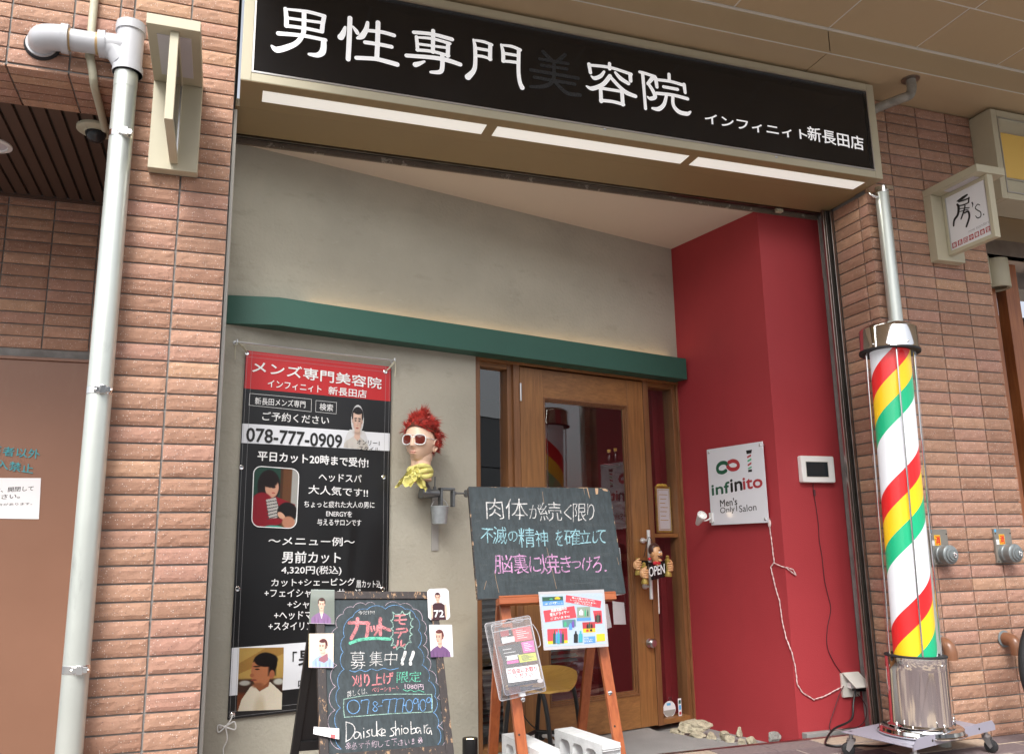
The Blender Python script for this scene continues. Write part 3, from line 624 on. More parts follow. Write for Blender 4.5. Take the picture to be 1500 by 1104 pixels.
mb.build('canopy_seams', [MT['seam'], MT['panel']], bld)

# ---------------------------------------------------------------- entrance (frame, side lights, door)
def s_of(x, y, off=0): return WL.uv(x, y, off)[0]
uL0, uL1 = s_of(703, 534), s_of(738.5, 540, -.06)      # left pane
uM0, uM1 = s_of(754, 560), s_of(763, 560)
uD0, uD1 = s_of(763.5, 560), s_of(943, 575)
uG0, uG1 = s_of(798, 600, -.03), s_of(911, 610, -.044)
uR0, uR1 = s_of(950, 590, -.012), s_of(978, 590, -.072)
zG0 = WL.uv(866, 1022)[1]; zG1 = WL.uv(855, 592)[1]; zP0 = ZL+.14
fr = None
mb = MB(); mb.pbox(WL, S0, uL0+.004, ZL, ZT, -.14, -.006); mb.pbox(WL, uR1+.055, S1+.01, ZL, ZT, -.14, -.006)
mb.pbox(WL, uL1, uM0, ZL, ZT, -.12, -.03); mb.pbox(WL, uM0, uD0-.003, ZL, ZT, -.13, -.012)
mb.pbox(WL, uD1+.004, uR0, ZL, ZT, -.13, -.012)
mb.pbox(WL, uR1, uR1+.028, ZL, ZT, -.12, -.03); mb.pbox(WL, uR1+.028, uR1+.055, ZL, ZT, -.12, -.015)
frame = mb.build('door_frame', MT['frame'], bld, bevel=.003)
for a in ((uL0+.004, uR1+.055, ZT-.035, ZT, -.14, -.008), (uL0, uL1, ZT-.065, ZT-.035, -.12, -.03), (uR0, uR1, ZT-.065, ZT-.035, -.12, -.03), (uL0, uL1, ZL, ZL+.03, -.12, -.02), (uR0, uR1, ZL, ZL+.03, -.12, -.02), (uR0, uR1, 1.06, 1.085, -.11, -.04)):
    mb = MB(); mb.pbox(WL, *a); mb.build('frame_rail', MT['woodx'], frame, bevel=.003)
for (a, b) in ((uL0, uL1), (uR0, uR1)):
    mb = MB(); mb.pbox(WL, a-.004, b+.004, ZL+.02, ZT-.06, -.075, -.069); mb.build('side_pane', MT['glass'], frame)
mb = MB(); zD0, zD1 = ZL+.006, ZT-.045
mb.pbox(WL, uD0, uG0-.022, zD0, zD1, -.055, -.014); mb.pbox(WL, uG1+.022, uD1, zD0, zD1, -.055, -.014)
door = mb.build('door', MT['wood'], bld, bevel=.002)
for a in ((zD0, zG0-.022), (zG1+.022, zD1)):
    mb = MB(); mb.pbox(WL, uG0-.0215, uG1+.0215, a[0], a[1], -.054, -.015); mb.build('cross_rail', MT['woodx'], door, bevel=.002)
mb = MB()
for k, (o, i) in enumerate(((-.010, .022), (-.020, .014), (-.032, .006))):
    a = i; b = i-.009
    mb.pbox(WL, uG0-a, uG0-b, zG0-a, zG1+a, -.05, o); mb.pbox(WL, uG1+b, uG1+a, zG0-a, zG1+a, -.05, o)
    mb.pbox(WL, uG0-b, uG1+b, zG0-a, zG0-b, -.05, o); mb.pbox(WL, uG0-b, uG1+b, zG1+b, zG1+a, -.05, o)
mb.build('glazing_bead', MT['frame'], door, bevel=.0015)
mb = MB(); mb.pbox(WL, uG0, uG1, zG0, zG1, -.044, -.038); mb.build('door_pane', MT['glass'], door)
def bar(pl, x0, y0, x1, y1, off, r, name, m, parent, brackets=()):
    mb = MB(); a, b = pl.at(x0, y0, off), pl.at(x1, y1, off); u = (a.x+b.x)/2, (a.y+b.y)/2
    a = V(u[0], u[1], a.z); b = V(u[0], u[1], b.z); mb.cyl(a, b, r, n=16)
    for t in brackets:
        c = a.lerp(b, t); mb.cyl(c, c-pl.n*off, r*.7, n=12); mb.cyl(c-pl.n*(off-.004), c-pl.n*(off+.01), r*1.5, n=16)
    return mb.build(name, m, parent, smooth=True)
bar(WL, 949, 776, 955, 877, .05, .011, 'handle', MT['silver'], door, (.15, .82))
mb = MB(); c = WL.at(951, 941, -.01); mb.lathe(c, [(.026, 0), (.026, .004), (.012, .008), (.012, .02), (.024, .026), (.027, .036), (.02, .046), (0, .048)], WL.n, 24); mb.build('knob', MT['steel'], door, smooth=True)
for zz in (WL.uv(765, 574)[1], .35):
    mb = MB(); mb.pbox(WL, uD0-.006, uD0+.006, zz-.05, zz+.05, -.014, -.004); mb.cyl(WL.P(uD0-.002, zz-.052, -.004), WL.P(uD0-.002, zz+.052, -.004), .006, n=10); mb.build('hinge', MT['steel'], door, bevel=.001)
# the room behind the glass
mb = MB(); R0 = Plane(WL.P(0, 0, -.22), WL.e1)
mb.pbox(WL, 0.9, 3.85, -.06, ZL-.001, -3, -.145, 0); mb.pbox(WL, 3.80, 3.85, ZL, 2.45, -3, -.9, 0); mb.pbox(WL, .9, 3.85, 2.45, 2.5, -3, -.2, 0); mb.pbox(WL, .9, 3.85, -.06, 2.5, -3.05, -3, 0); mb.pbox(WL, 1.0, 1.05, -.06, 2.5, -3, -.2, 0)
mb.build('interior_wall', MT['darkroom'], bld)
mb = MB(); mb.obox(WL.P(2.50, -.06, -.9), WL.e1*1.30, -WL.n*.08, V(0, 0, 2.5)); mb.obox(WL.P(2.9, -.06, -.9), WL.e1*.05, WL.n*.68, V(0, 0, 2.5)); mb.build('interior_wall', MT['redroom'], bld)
mb = MB()
for k in range(26):
    zz = .02+k*.036+random.uniform(-.004, .004); mb.obox(WL.P(uL0-.05, zz, -.16), WL.e1*.45, -WL.n*.03+V(0, 0, .012), V(0, 0, .003))
for k in range(16):
    zz = .30+k*.034+random.uniform(-.004, .004); mb.obox(WL.P(2.20, zz, -.5), WL.e1*.22, -WL.n*.03+V(0, 0, .012), V(0, 0, .003))
mb.build('blind_slats', mat('dark_slat', (.16, .18, .19), .3, .4), bld)

# ================================================================= MAIN SIGN
SG = Plane((0, -.15, 0), (1, 0, 0))
sx0, sx1, sz0, sz1 = .507, 3.942, 3.0, 3.578; px0, px1, pz0, pz1 = .551, 3.892, 3.041, 3.534
sign = thing('shop_sign', 'long black sign box with big white characters above the entrance, one character peeled off', 'shop sign', (2.2, 0, 3.0))
mb = MB()
mb.box(sx0, px0, -.15, .08, sz0, sz1); mb.box(px1, sx1, -.15, .08, sz0, sz1); mb.box(px0, px1, -.15, .08, sz0, pz0); mb.box(px0, px1, -.15, .08, pz1, sz1)
mb.box(sx0+.01, sx1-.02, -.11, .08, sz1, 3.5965)
mb.build('sign_frame', MT['champ'], sign, bevel=.003)
mb = MB(); mb.box(px0, px1, -.138, -.12, pz0, pz1); face = mb.build('sign_face', MT['signblack'], sign)
mb = MB()
for a in ((px0, px0+.008, pz0, pz1), (px1-.008, px1, pz0, pz1), (px0+.008, px1-.008, pz0, pz0+.008), (px0+.008, px1-.008, pz1-.008, pz1)): mb.box(a[0], a[1], -.1525, -.137, a[2], a[3])
mb.build('trim', MT['steel'], sign)
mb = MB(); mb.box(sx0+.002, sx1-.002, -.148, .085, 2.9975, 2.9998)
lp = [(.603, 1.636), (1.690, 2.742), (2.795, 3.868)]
mb.build('underside', MT['champ_shade'], sign)
for a, b in lp:
    mb = MB(); mb.box(a, b, -.086, .008, 2.9955, 2.9972); mb.build('light_panel', MT['lamp'], sign)
    l = bpy.data.lights.new('sign_tube', 'AREA'); l.shape = 'RECTANGLE'; l.size = b-a-.02; l.size_y = .08; l.energy = 1.0; l.color = (1, .97, .88)
    lo = bpy.data.objects.new('tube_light', l); scn.collection.objects.link(lo); lo.parent = sign; lo.location = V((a+b)/2, -.039, 2.994)-sign.location
for p in ((886, 189), (1137, 230)):
    mb = MB(); c = SG.at(*p); mb.lathe(c, [(.009, -.002), (.009, .003), (.006, .005), (0, .005)], SG.n, 12); mb.build('screw', MT['steel'], sign, smooth=True)
SF = Plane((0, -.138, 0), (1, 0, 0)); mpx = .0029*1.0
def chars(mb, strokes, ox, oy, sc, k, mi=0):
    conv = lambda x, y: SF.uv(ox+x/sc, oy+y/sc)
    for st in strokes:
        pts, ws = st[0], st[1]; D = (Vector((SF.at(ox+pts[0][0]/sc, oy+pts[0][1]/sc)-CAM)).dot(cf))/FPX/sc
        ws = [q*D*k for q in ws] if isinstance(ws, (list, tuple)) else ws*D*k
        stroke(mb, SF, pts, ws, .0012, mi, conv=conv, smooth=(len(st) < 3))
mb = MB()
otoko = [([(225, 90), (236, 180), (236, 262)], [38, 46, 46], 0), ([(225, 95), (440, 120), (615, 165)], [24, 38, 40]), ([(612, 170), (598, 240), (590, 318)], [44, 44, 44], 0), ([(236, 183), (590, 230)], 32, 0), ([(232, 262), (420, 286), (592, 322)], [38, 38, 38]), ([(412, 120), (410, 280), (398, 350), (340, 430), (240, 478), (140, 500), (88, 462)], [46, 46, 46, 50, 62, 66, 20]), ([(155, 338), (400, 360), (625, 405)], [46, 42, 40]), ([(608, 405), (606, 480), (590, 530), (540, 555), (462, 545)], [52, 60, 66, 52, 30])]
sei = [([(822, 275), (800, 340), (778, 375)], [26, 56, 66]), ([(870, 185), (862, 400), (852, 595)], [48, 50, 48]), ([(898, 268), (930, 310), (945, 335)], [20, 40, 40]), ([(1046, 230), (1030, 300), (990, 365), (945, 385)], [34, 50, 62, 30]), ([(1040, 308), (1190, 325), (1310, 358)], [36, 40, 42]), ([(1150, 230), (1145, 430), (1138, 580)], [48, 48, 48]), ([(1022, 427), (1150, 445), (1285, 472)], [42, 42, 42]), ([(935, 582), (1120, 592), (1240, 620), (1340, 648)], [44, 44, 50, 52])]
chars(mb, otoko+sei, 385, 0, 1500/220, 1)
sen = [([(195, 135), (400, 155), (615, 212)], [42, 44, 48]), ([(408, 118), (405, 350)], 46, 0), ([(225, 185), (238, 330)], 40, 0), ([(225, 190), (400, 205), (590, 258)], [26, 36, 40]), ([(572, 262), (568, 395)], [46, 46], 0), ([(240, 262), (568, 306)], 32, 0), ([(232, 328), (400, 345), (580, 392)], [38, 38, 36]), ([(115, 390), (400, 412), (560, 440), (705, 488)], [46, 50, 54, 50]), ([(508, 380), (508, 520), (480, 570), (382, 572)], [50, 50, 52, 32]), ([(312, 455), (250, 480), (212, 490)], [24, 52, 60])]
mon = [([(850, 215), (868, 300), (870, 480), (850, 560), (790, 625)], [24, 44, 46, 52, 72]), ([(855, 222), (960, 238), (1052, 272)], [26, 36, 36]), ([(1035, 270), (1032, 430)], [46, 46], 0), ([(880, 310), (1030, 335)], 36, 0), ([(880, 392), (960, 402), (1045, 432)], [34, 36, 30]), ([(1155, 270), (1175, 350), (1178, 450)], [26, 44, 46]), ([(1165, 276), (1270, 290), (1365, 328)], [26, 38, 38]), ([(1348, 325), (1345, 560), (1360, 680), (1385, 742)], [44, 44, 46, 56]), ([(1180, 365), (1345, 392)], 36, 0), ([(1175, 452), (1250, 456), (1345, 468)], [32, 36, 36])]
chars(mb, sen+mon, 580, 30, 7.5, 1)
yo = [([(765, 195), (766, 240)], 30, 0), ([(592, 200), (604, 272)], [34, 30]), ([(595, 208), (770, 228), (948, 285)], [26, 28, 30]), ([(940, 290), (944, 340)], [34, 34], 0), ([(720, 262), (690, 300), (640, 318), (612, 300)], [22, 34, 36, 14]), ([(815, 270), (860, 320), (925, 362)], [24, 40, 34]), ([(770, 300), (710, 370), (620, 405), (572, 385)], [38, 38, 40, 16]), ([(770, 305), (850, 390), (910, 440), (985, 470)], [32, 34, 42, 34]), ([(690, 400), (695, 512)], [32, 36], 0), ([(695, 402), (870, 430)], 28, 0), ([(870, 425), (878, 540)], [34, 36], 0), ([(690, 505), (790, 515), (885, 540)], [30, 30, 30])]
inn = [([(1020, 265), (1060, 275), (1150, 305)], [26, 28, 30]), ([(1045, 275), (1058, 430), (1070, 575)], [32, 28, 28]), ([(1135, 308), (1090, 365)], [40, 30]), ([(1090, 360), (1130, 420), (1150, 475), (1110, 490), (1085, 472)], [28, 34, 38, 34, 12]), ([(1268, 285), (1270, 335)], 30, 0), ([(1155, 318), (1166, 392)], [36, 30]), ([(1160, 330), (1280, 345), (1398, 380)], [26, 28, 30]), ([(1395, 372), (1405, 440)], [34, 28], 0), ([(1222, 390), (1340, 412)], [28, 30]), ([(1165, 445), (1300, 460), (1425, 492)], [30, 30, 32]), ([(1245, 470), (1225, 540), (1180, 578), (1128, 572)], [28, 34, 40, 22]), ([(1300, 475), (1305, 545), (1350, 600), (1420, 618), (1450, 600)], [30, 32, 40, 38, 16])]
chars(mb, yo+inn, 760, 60, 1500/260, 1)
text(mb, SF, 'インフィニィト', (1033, 181), (1183, 206), 15, .0014, bold=.022); text(mb, SF, '新長田店', (1184, 205), (1266, 221), 20, .0014, bold=.014)
mb.build('lettering', MT['glowletter'], face)
mb = MB()
bi = [([(205, 95), (280, 170)], 36), ([(390, 120), (320, 180)], 36), ([(175, 155), (415, 195)], 30, 0), ([(190, 208), (405, 240)], 30, 0), ([(100, 248), (500, 318)], 34, 0), ([(130, 310), (470, 368)], 32, 0), ([(295, 180), (290, 330), (220, 385), (95, 390)], [32, 34, 38, 26]), ([(295, 340), (400, 440), (515, 460)], [30, 38, 36])]
chars(mb, bi, 760, 60, 1500/260, 1); mb.build('peeled_letter', MT['ghost'], face)

# ================================================================= BRACKET SIGNS
def bracket_sign(name, label, x0, x1, zt, zb, zarm, depth, xf0, xf1, yf, zf0, dark):
    t = thing(name, label, 'bracket sign', ((x0+x1)/2, 0, zb), 'bracket signs on the brick pillars')
    mb = MB(); mb.box(x0, x1, -.055, .0, zb, zarm); mb.build('back_plate', MT['champ'], t, bevel=.002)
    mb = MB(); mb.box(x0, x1, -depth, .0, zarm+.001, zt); arm = mb.build('arm', MT['champ'], t, bevel=.002)
    mb = MB(); mb.box(x0+.035, x1-.035, -depth+.06, -.12, zarm-.002, zarm+.004); mb.build('diffuser', MT['unlit'], arm)
    fr = MB(); yb = -.057
    fr.box(xf0, xf1, -yf, -yf+.022, zf0, zarm); fr.box(xf0, xf1, yb-.018, yb, zf0+.022, zarm-.022); fr.box(xf0, xf1, -yf+.022, yb, zf0, zf0+.022); fr.box(xf0, xf1, -yf+.022, yb, zarm-.022, zarm)
    f = fr.build('panel_frame', MT['champ'], t, bevel=.002)
    mb = MB(); mb.box(xf0+.006, xf1-.006, -yf+.020, yb-.016, zf0+.020, zarm-.020); p = mb.build('panel', MT['signblack'] if dark else MT['whitep'], t)
    mb = MB()
    for s in (xf0+.003, xf1-.006):
        for y0_, y1_ in ((-yf+.022, -yf+.028), (yb-.024, yb-.018)): mb = MB(); mb.box(s, s+.003, y0_, y1_, zf0+.022, zarm-.022); mb.build('trim', MT['steel'], f)
    return t, p
bracket_sign('bracket_sign', 'edge-on champagne metal bracket sign on the left pillar beside the grey drain pipe', .158, .353, 3.03, 2.588, 2.985, .475, .243, .275, .45, 2.615, True)
bs, bp_ = bracket_sign('bracket_sign', 'bracket sign with a white face and black brush character, on the right pillar', 4.37, 4.575, 3.045, 2.60, 3.0, .385, 4.45, 4.49, .375, 2.632, False)
BP = Plane((4.4558, 0, 0), (0, -1, 0))
def brush(mb, pl, ox, oy, sc, strokes, off=.001):
    D = (pl.at(ox+40, oy+40)-CAM).dot(cf)/FPX/sc
    for pts, ws in strokes: stroke(mb, pl, pts, [w*D for w in ws], off, 0, conv=lambda x, y: pl.uv(ox+x/sc, oy+y/sc))
mb = MB()
brush(mb, BP, 1380, 260, 9.6, [([(215, 335), (290, 290), (355, 245)], [18, 46, 26]), ([(215, 380), (235, 420), (225, 520), (175, 600), (165, 680)], [30, 44, 40, 36, 26]), ([(235, 345), (310, 320), (385, 290)], [16, 24, 20]), ([(380, 285), (375, 350)], [24, 26]), ([(240, 400), (310, 385), (375, 355)], [16, 22, 18]), ([(250, 440), (385, 425)], [12, 14]), ([(255, 480), (370, 450)], [12, 12]), ([(325, 400), (310, 470), (270, 585)], [22, 30, 20]), ([(320, 500), (370, 480), (385, 560), (345, 690)], [22, 30, 32, 30]), ([(425, 355), (435, 380), (428, 420)], [22, 18, 6]), ([(535, 390), (500, 380), (470, 430), (500, 460), (545, 490), (545, 550), (500, 570), (475, 540)], [10, 13, 14, 14, 14, 14, 13, 10]), ([(584, 520), (588, 522)], [18, 18])])
mb.build('lettering', MT['kink'], bp_)
mb = MB(); text(mb, BP, 'new standard', (1380+375/9.6, 260+780/9.6), (1380+672/9.6, 260+635/9.6), 4.6, .001, bold=-.01); mb.build('small_lettering', mat('grey_ink', (.3, .3, .32), .5), bp_)
mb = MB(); mb2 = MB()
for k, ch in enumerate('新長田中華食堂'):
    t = k/6; xx = 150+470*t; yy = 1000-222*t; q = [(xx, yy), (xx+62, yy-28), (xx+52, yy-100), (xx-8, yy-72)]
    pts = [BP.uv(1380+a/9.6, 260+b/9.6) for a, b in q]; mb.ext(BP, pts, 0, .0008)
    text(mb2, BP, ch, (1380+(xx+8)/9.6, 260+(yy-10)/9.6), (1380+(xx+52)/9.6, 260+(yy-30)/9.6), 6.2, .0012, bold=.012)
mb.build('red_squares', MT['ired'], bp_); mb2.build('square_lettering', MT['letter'], bp_)

# neighbouring shop's sign box
nb = thing('shop_sign', 'yellow-faced sign box of the neighbouring shop at the right edge of the photo', 'shop sign', (5.6, 0, 3.0))
mb = MB(); X0 = 4.822; X1 = 7.4
mb.box(X0, X0+.045, -.15, .08, 3.0, 3.578); mb.box(X0+.045, X1, -.15, .08, 3.0, 3.04); mb.box(X0+.045, X1, -.15, .08, 3.535, 3.578); mb.box(X1, X1+.045, -.15, .08, 3.0, 3.578); mb.box(X0+.02, X1, -.11, .08, 3.578, 3.5965)
mb.build('sign_frame', MT['champ'], nb, bevel=.003)
mb = MB(); mb.box(X0+.045, X1, -.14, -.12, 3.04, 3.535); mb.build('backing', MT['champ'], nb)
mb = MB(); mb.box(X0+.06, X1-.02, -.146, -.1405, 3.14, 3.43); mb.build('yellow_face', MT['yellow'], nb)
mb = MB(); mb.box(X0+.045, X1, -.1535, -.139, 3.04, 3.047); mb.box(X0+.045, X0+.052, -.1535, -.139, 3.047, 3.53); mb.box(X0+.045, X1, -.1535, -.139, 3.53, 3.535); mb.box(X0+.052, X1, -.150, -.1402, 3.43, 3.438); mb.box(X0+.052, X1, -.150, -.1402, 3.128, 3.136); mb.build('trim', MT['steel'], nb)
mb = MB(); mb.box(X0, X1+.04, .09, .40, 3.0, 3.04); mb.box(4.82, 7.5, .40, .9, 2.87, 2.89, 1); mb.box(X0, X1, .40, .42, 2.87, 3.0, 2); mb.build('shopfront_soffit', [MT['champ_shade'], MT['ceil'], MT['rail']], bld)
nf = MB()
for p0, p1 in ((1447, 1459), (1474, 1493), (1524, 1544), (1590, 1610)): x0_ = on_y(p0, 430, .48).x; x1_ = on_y(p1, 430, .48).x; nf.box(x0_, x1_, .48, .56, 0, 2.87)
nf.build('shopfront_post', MT['orange'], bld, bevel=.003)
nf = MB(); nf.box(4.83, 7.5, .60, .605, 0, 2.87); nf.build('shopfront_glass', MT['clear'], bld)
nf = MB(); nf.box(4.82, 7.5, 1.6, 1.65, 0, 2.9); nf.box(4.80, 4.82, .40, 1.6, 0, 3.0); nf.build('interior_wall', MT['darkroom'], bld)
cl = thing('cylinder_light', 'white cylindrical ceiling light over the neighbouring wooden shopfront, second from the brick pillar', 'ceiling light', (5.24, .46, 2.67), 'cylinder lights over the neighbouring shopfront')
mb = MB(); c = V(5.24, .46, 2.67); mb.lathe(c, [(.058, .008), (.075, .0), (.083, .004), (.083, .2), (.0, .2)], n=36); mb.build('housing', MT['champ'], cl, smooth=True)
mb = MB(); mb.lathe(c, [(.0, .03), (.05, .03), (.058, .008)], n=30); mb.build('reflector', MT['chrome'], cl, smooth=True)
for k, dx in enumerate((-.172, .172)):
    c2 = dup(cl); c2.location.x += dx; c2['label'] = ['white cylindrical ceiling light half hidden behind the brick pillar edge', 'white cylindrical ceiling light cut off by the right edge of the photo'][k]

# ================================================================= PIPES ON THE WALLS
def fitting(mb, a, b, r, mi=0, lip=.012):
    a, b = Vector(a), Vector(b); d = (b-a).normalized(); mb.cyl(a, b, r, n=32, mi=mi); mb.cyl(a, a+d*lip, r*1.08, n=32, mi=mi); mb.cyl(b-d*lip, b, r*1.08, n=32, mi=mi)
PX, PY = .052, -.075
dp = thing('drain_pipe', 'thick silver painted drain pipe with a grey plastic elbow and tee, down the left pillar', 'drain pipe', (PX, PY, 0))
mb = MB(); mb.cyl((PX, PY, 0), (PX, PY, 3.0), .0455, n=48); mb.cyl((PX, PY, 2.915), (PX, PY, 3.0), .0465, n=48); mb.build('pipe', MT['galv'], dp, smooth=True)
for zz in (2.70, 1.625, .60):
    mb = MB(); mb.cyl((PX, PY, zz-.014), (PX, PY, zz+.014), .0478, n=40); mb.box(PX-.006, PX+.045, PY-.056, PY-.04, zz-.011, zz+.011); mb.box(PX+.008, PX+.030, PY-.062, PY-.05, zz-.016, zz+.016); mb.cyl((PX+.05, PY-.052, zz), (PX-.012, PY-.052, zz), .004, n=8); mb.cyl((PX, PY, zz), (PX, .0, zz), .006, n=8)
    mb.build('clamp_band', MT['chrome'], dp, smooth=True, bevel=.001)
mb = MB(); zc = 3.105; TX = PX+.004
fitting(mb, (TX, PY, 2.985), (TX, PY, 3.215), .054); mb.cyl((TX, PY, 2.985), (TX, PY, 3.012), .060, n=36); mb.cyl((TX, PY, 3.175), (TX, PY, 3.205), .060, n=36)
mb.cyl((TX, PY, 3.205), (TX, PY, 3.213), .055, n=36); mb.box(TX-.03, TX+.03, PY-.008, PY+.008, 3.212, 3.222)
mb.cyl((TX, PY, zc), (TX-.115, PY, zc-.002), .050, n=36); mb.cyl((TX-.09, PY, zc), (TX-.118, PY, zc-.002), .056, n=36)
mb.tube([(TX-.085, PY, zc-.01), (TX-.05, PY, zc-.025), (TX-.02, PY, zc-.07)], .047, n=24)
mb.build('tee', MT['pvc'], dp, smooth=True)
mb = MB(); mb.cyl((TX-.118, PY, zc-.002), (TX-.128, PY, zc-.002), .046, n=30); mb.cyl((TX-.222, PY, zc-.004), (TX-.235, PY, zc-.004), .046, n=30); mb.build('glue_ring', MT['glue'], dp, smooth=True)
mb = MB(); mb.cyl((TX-.1, PY, zc-.002), (TX-.25, PY, zc-.004), .0445, n=36)
mb.build('cross_pipe', MT['pvc'], dp, smooth=True)
mb = MB(); ex = TX-.235; ec = V(ex-.045, PY, zc-.005)
mb.tube([(ex, PY, zc-.004), ec, (ex-.092, PY+.018, zc-.006), (ex-.105, PY+.06, zc-.008), (ex-.105, PY+.085, zc-.008)], .053, n=32); mb.cyl((ex+.006, PY, zc-.004), (ex-.022, PY, zc-.004), .060, n=36); mb.cyl((ex-.105, -.004, zc-.008), (ex-.105, -.024, zc-.008), .060, n=36)
mb.build('elbow', MT['pvc'], dp, smooth=True)
mb = MB(); mb.lathe((ex-.105, .0, zc-.008), [(.068, 0), (.070, .006), (.062, .014)], (0, -1, 0), 28); mb.build('sealant', MT['rubber'], dp, smooth=True)
# conduit and dome camera
mb = MB(); mb.tube([(-.104, -.02, 4.6), (-.104, -.02, 3.2), (-.100, -.02, 3.08), (-.085, -.014, 3.0), (-.082, .03, 2.965), (-.082, .2, 2.962), (-.085, .42, 2.962)], .0165, n=16)
0 if 0 else tag(mb.build('conduit', MT['cable'], smooth=True), 'beige conduit running down the brick to the dome camera', 'conduit')
dc = thing('dome_camera', 'beige ringed dome camera with a black bubble on the dark passage ceiling', 'security camera', (-.13, .47, 2.93)); c = V(-.13, .47, 2.985)
mb = MB(); mb.lathe(c, [(.085, 0), (.085, .012), (.078, .017), (.052, .02), (.05, .024), (0, .024)], (0, 0, -1), 40); mb.build('mounting_ring', MT['cable'], dc, smooth=True)
mb = MB(); mb.lathe(c, [(.046, .02), (.046, .032), (.04, .05), (.028, .064), (.012, .071), (0, .072)], (0, 0, -1), 36); mb.build('bubble', MT['lcd'], dc, smooth=True)
dl = thing('downlight', 'round white recessed downlight at the left edge of the passage ceiling', 'downlight', (-.62, .79, 2.97)); c = V(-.63, .79, 2.985)
mb = MB(); mb.lathe(c, [(.085, 0), (.085, .006), (.065, .009), (.062, .0)], (0, 0, -1), 40); mb.build('rim', MT['white'], dl, smooth=True)
mb = MB(); mb.lathe(c, [(.062, 0.001), (.05, -.02), (0, -.02)], (0, 0, -1), 30); mb.build('reflector', MT['unlit'], dl, smooth=True)
# right downpipe
rp = thing('drain_pipe', 'slim silver drain pipe coming down the right pillar behind the barber pole', 'drain pipe', (4.015, -.05, 0)); RX, RY = 4.017, -.05
mb = MB(); mb.cyl((RX, RY, 0), (RX, RY, 2.975), .037, n=36); mb.build('pipe', MT['galv'], rp, smooth=True)
mb = MB(); mb.cyl((RX, RY, 2.965), (RX, RY, 2.999), .039, n=30); mb.box(RX-.01, RX+.04, RY-.05, RY-.03, 2.972, 2.996); mb.build('clamp_band', MT['chrome'], rp, smooth=True)
mb = MB(); mb.tube([(3.94, -.03, 2.985), (3.945, -.05, 2.945), (3.975, -.055, 2.935), (3.985, -.05, 2.96)], .009, n=12); mb.build('hook', MT['chrome'], rp, smooth=True)
bpp = thing('bent_pipe', 'grey weathered pipe bending out of the canopy above the right pillar', 'pipe', (4.13, -.12, 3.5))
mb = MB(); a = on_z(1334, 118, 3.59); mb.tube([(a.x, a.y, 3.60), (a.x, a.y, 3.54), (a.x-.012, a.y+.01, 3.50), (a.x-.05, a.y+.03, 3.485), (4.02, -.12, 3.475), (3.975, -.08, 3.45), (3.97, -.05, 3.40)], .026, n=20); mb.build('pipe', mat('weathered_pipe', (.33, .31, .27), .6, .2, var=.35, vscale=18), bpp, smooth=True)
mb = MB(); mb.lathe((a.x, a.y, 3.5975), [(.05, 0), (.05, .005), (.03, .008)], (0, 0, -1), 30); mb.build('escutcheon', MT['rail'], bpp, smooth=True)
# fire inlets and brown elbows
fi = thing('fire_inlet', 'grey fire hose inlet with a yellow sticker on the brick, nearer the barber pole', 'fire inlet', (4.177, 0, .885), 'fire inlets on the right pillar')
mb = MB(); mb.box(4.116, 4.240, -.014, .002, .885, 1.071); pl_ = mb.build('plate', MT['hyd2'], fi, bevel=.002)
FP = Plane((0, -.014, 0), (1, 0, 0))
mb = MB(); mb.pbox(FP, 4.147, 4.187, .985, 1.040, 0, .0008); mb.build('sticker', MT['sticker_y'], pl_)
mb = MB(); vs, fs = glyphs('消', .03); mb.add([FP.P(4.149+x*.036, .988+y*.049, .0016) for x, y in vs], fs); mb.build('sticker_lettering', MT['sticker_r'], pl_)
mb = MB(); mb.pbox(FP, 4.120, 4.132, 1.052, 1.068, 0, .001); mb.build('blue_mark', MT['sticker_b'], pl_)
mb = MB(); mb.pbox(FP, 4.124, 4.144, .985, 1.012, 0, .001); mb.build('white_mark', MT['whitep'], pl_)
for a_, b_ in ((4.124, .893), (4.232, .893), (4.124, 1.045), (4.232, 1.045)):
    mb = MB(); mb.lathe((a_, -.014, b_), [(.004, 0), (.004, .002), (0, .003)], (0, -1, 0), 8); mb.build('screw', MT['gap'], pl_)
mb = MB(); mb.lathe((4.178, -.014, .937), [(.05, 0), (.05, .02), (.046, .024), (.046, .05), (.050, .053), (.050, .066), (.046, .07), (.040, .072), (.038, .08), (.030, .082), (.028, .088), (0, .088)], (0, -1, 0), 40); mb.build('cap', MT['hyd'], fi, smooth=True)
mb = MB(); mb.tube([(4.178, -.104, .945), (4.186, -.112, .935), (4.180, -.108, .922), (4.172, -.110, .932)], .003, n=8, closed=True); mb.ball((4.178, -.104, .943), .006, n=6); mb.build('cap_ring', MT['chrome'], fi, smooth=True)
f2 = dup(fi); f2.location.x += .454; f2['label'] = 'grey fire hose inlet with a yellow sticker, at the right edge of the photo'
be = thing('pipe_elbow', 'brown plastic pipe elbow sticking out of the brick just right of the barber pole base', 'pipe elbow', (4.115, 0, .4), 'brown pipe elbows low on the right pillar')
mb = MB(); mb.tube([(4.105, .01, .487), (4.105, -.03, .487), (4.107, -.06, .475), (4.108, -.072, .445), (4.108, -.073, .41)], .0335, n=28); mb.build('elbow', MT['brownpvc'], be, smooth=True)
mb = MB(); mb.lathe((4.105, 0, .487), [(.042, 0), (.044, .006), (.036, .01)], (0, -1, 0), 26); mb.build('collar', MT['hyd'], be, smooth=True)
b2 = dup(be); b2.location.x += .452; b2['label'] = 'brown plastic pipe elbow sticking out of the brick beside the black tyre'

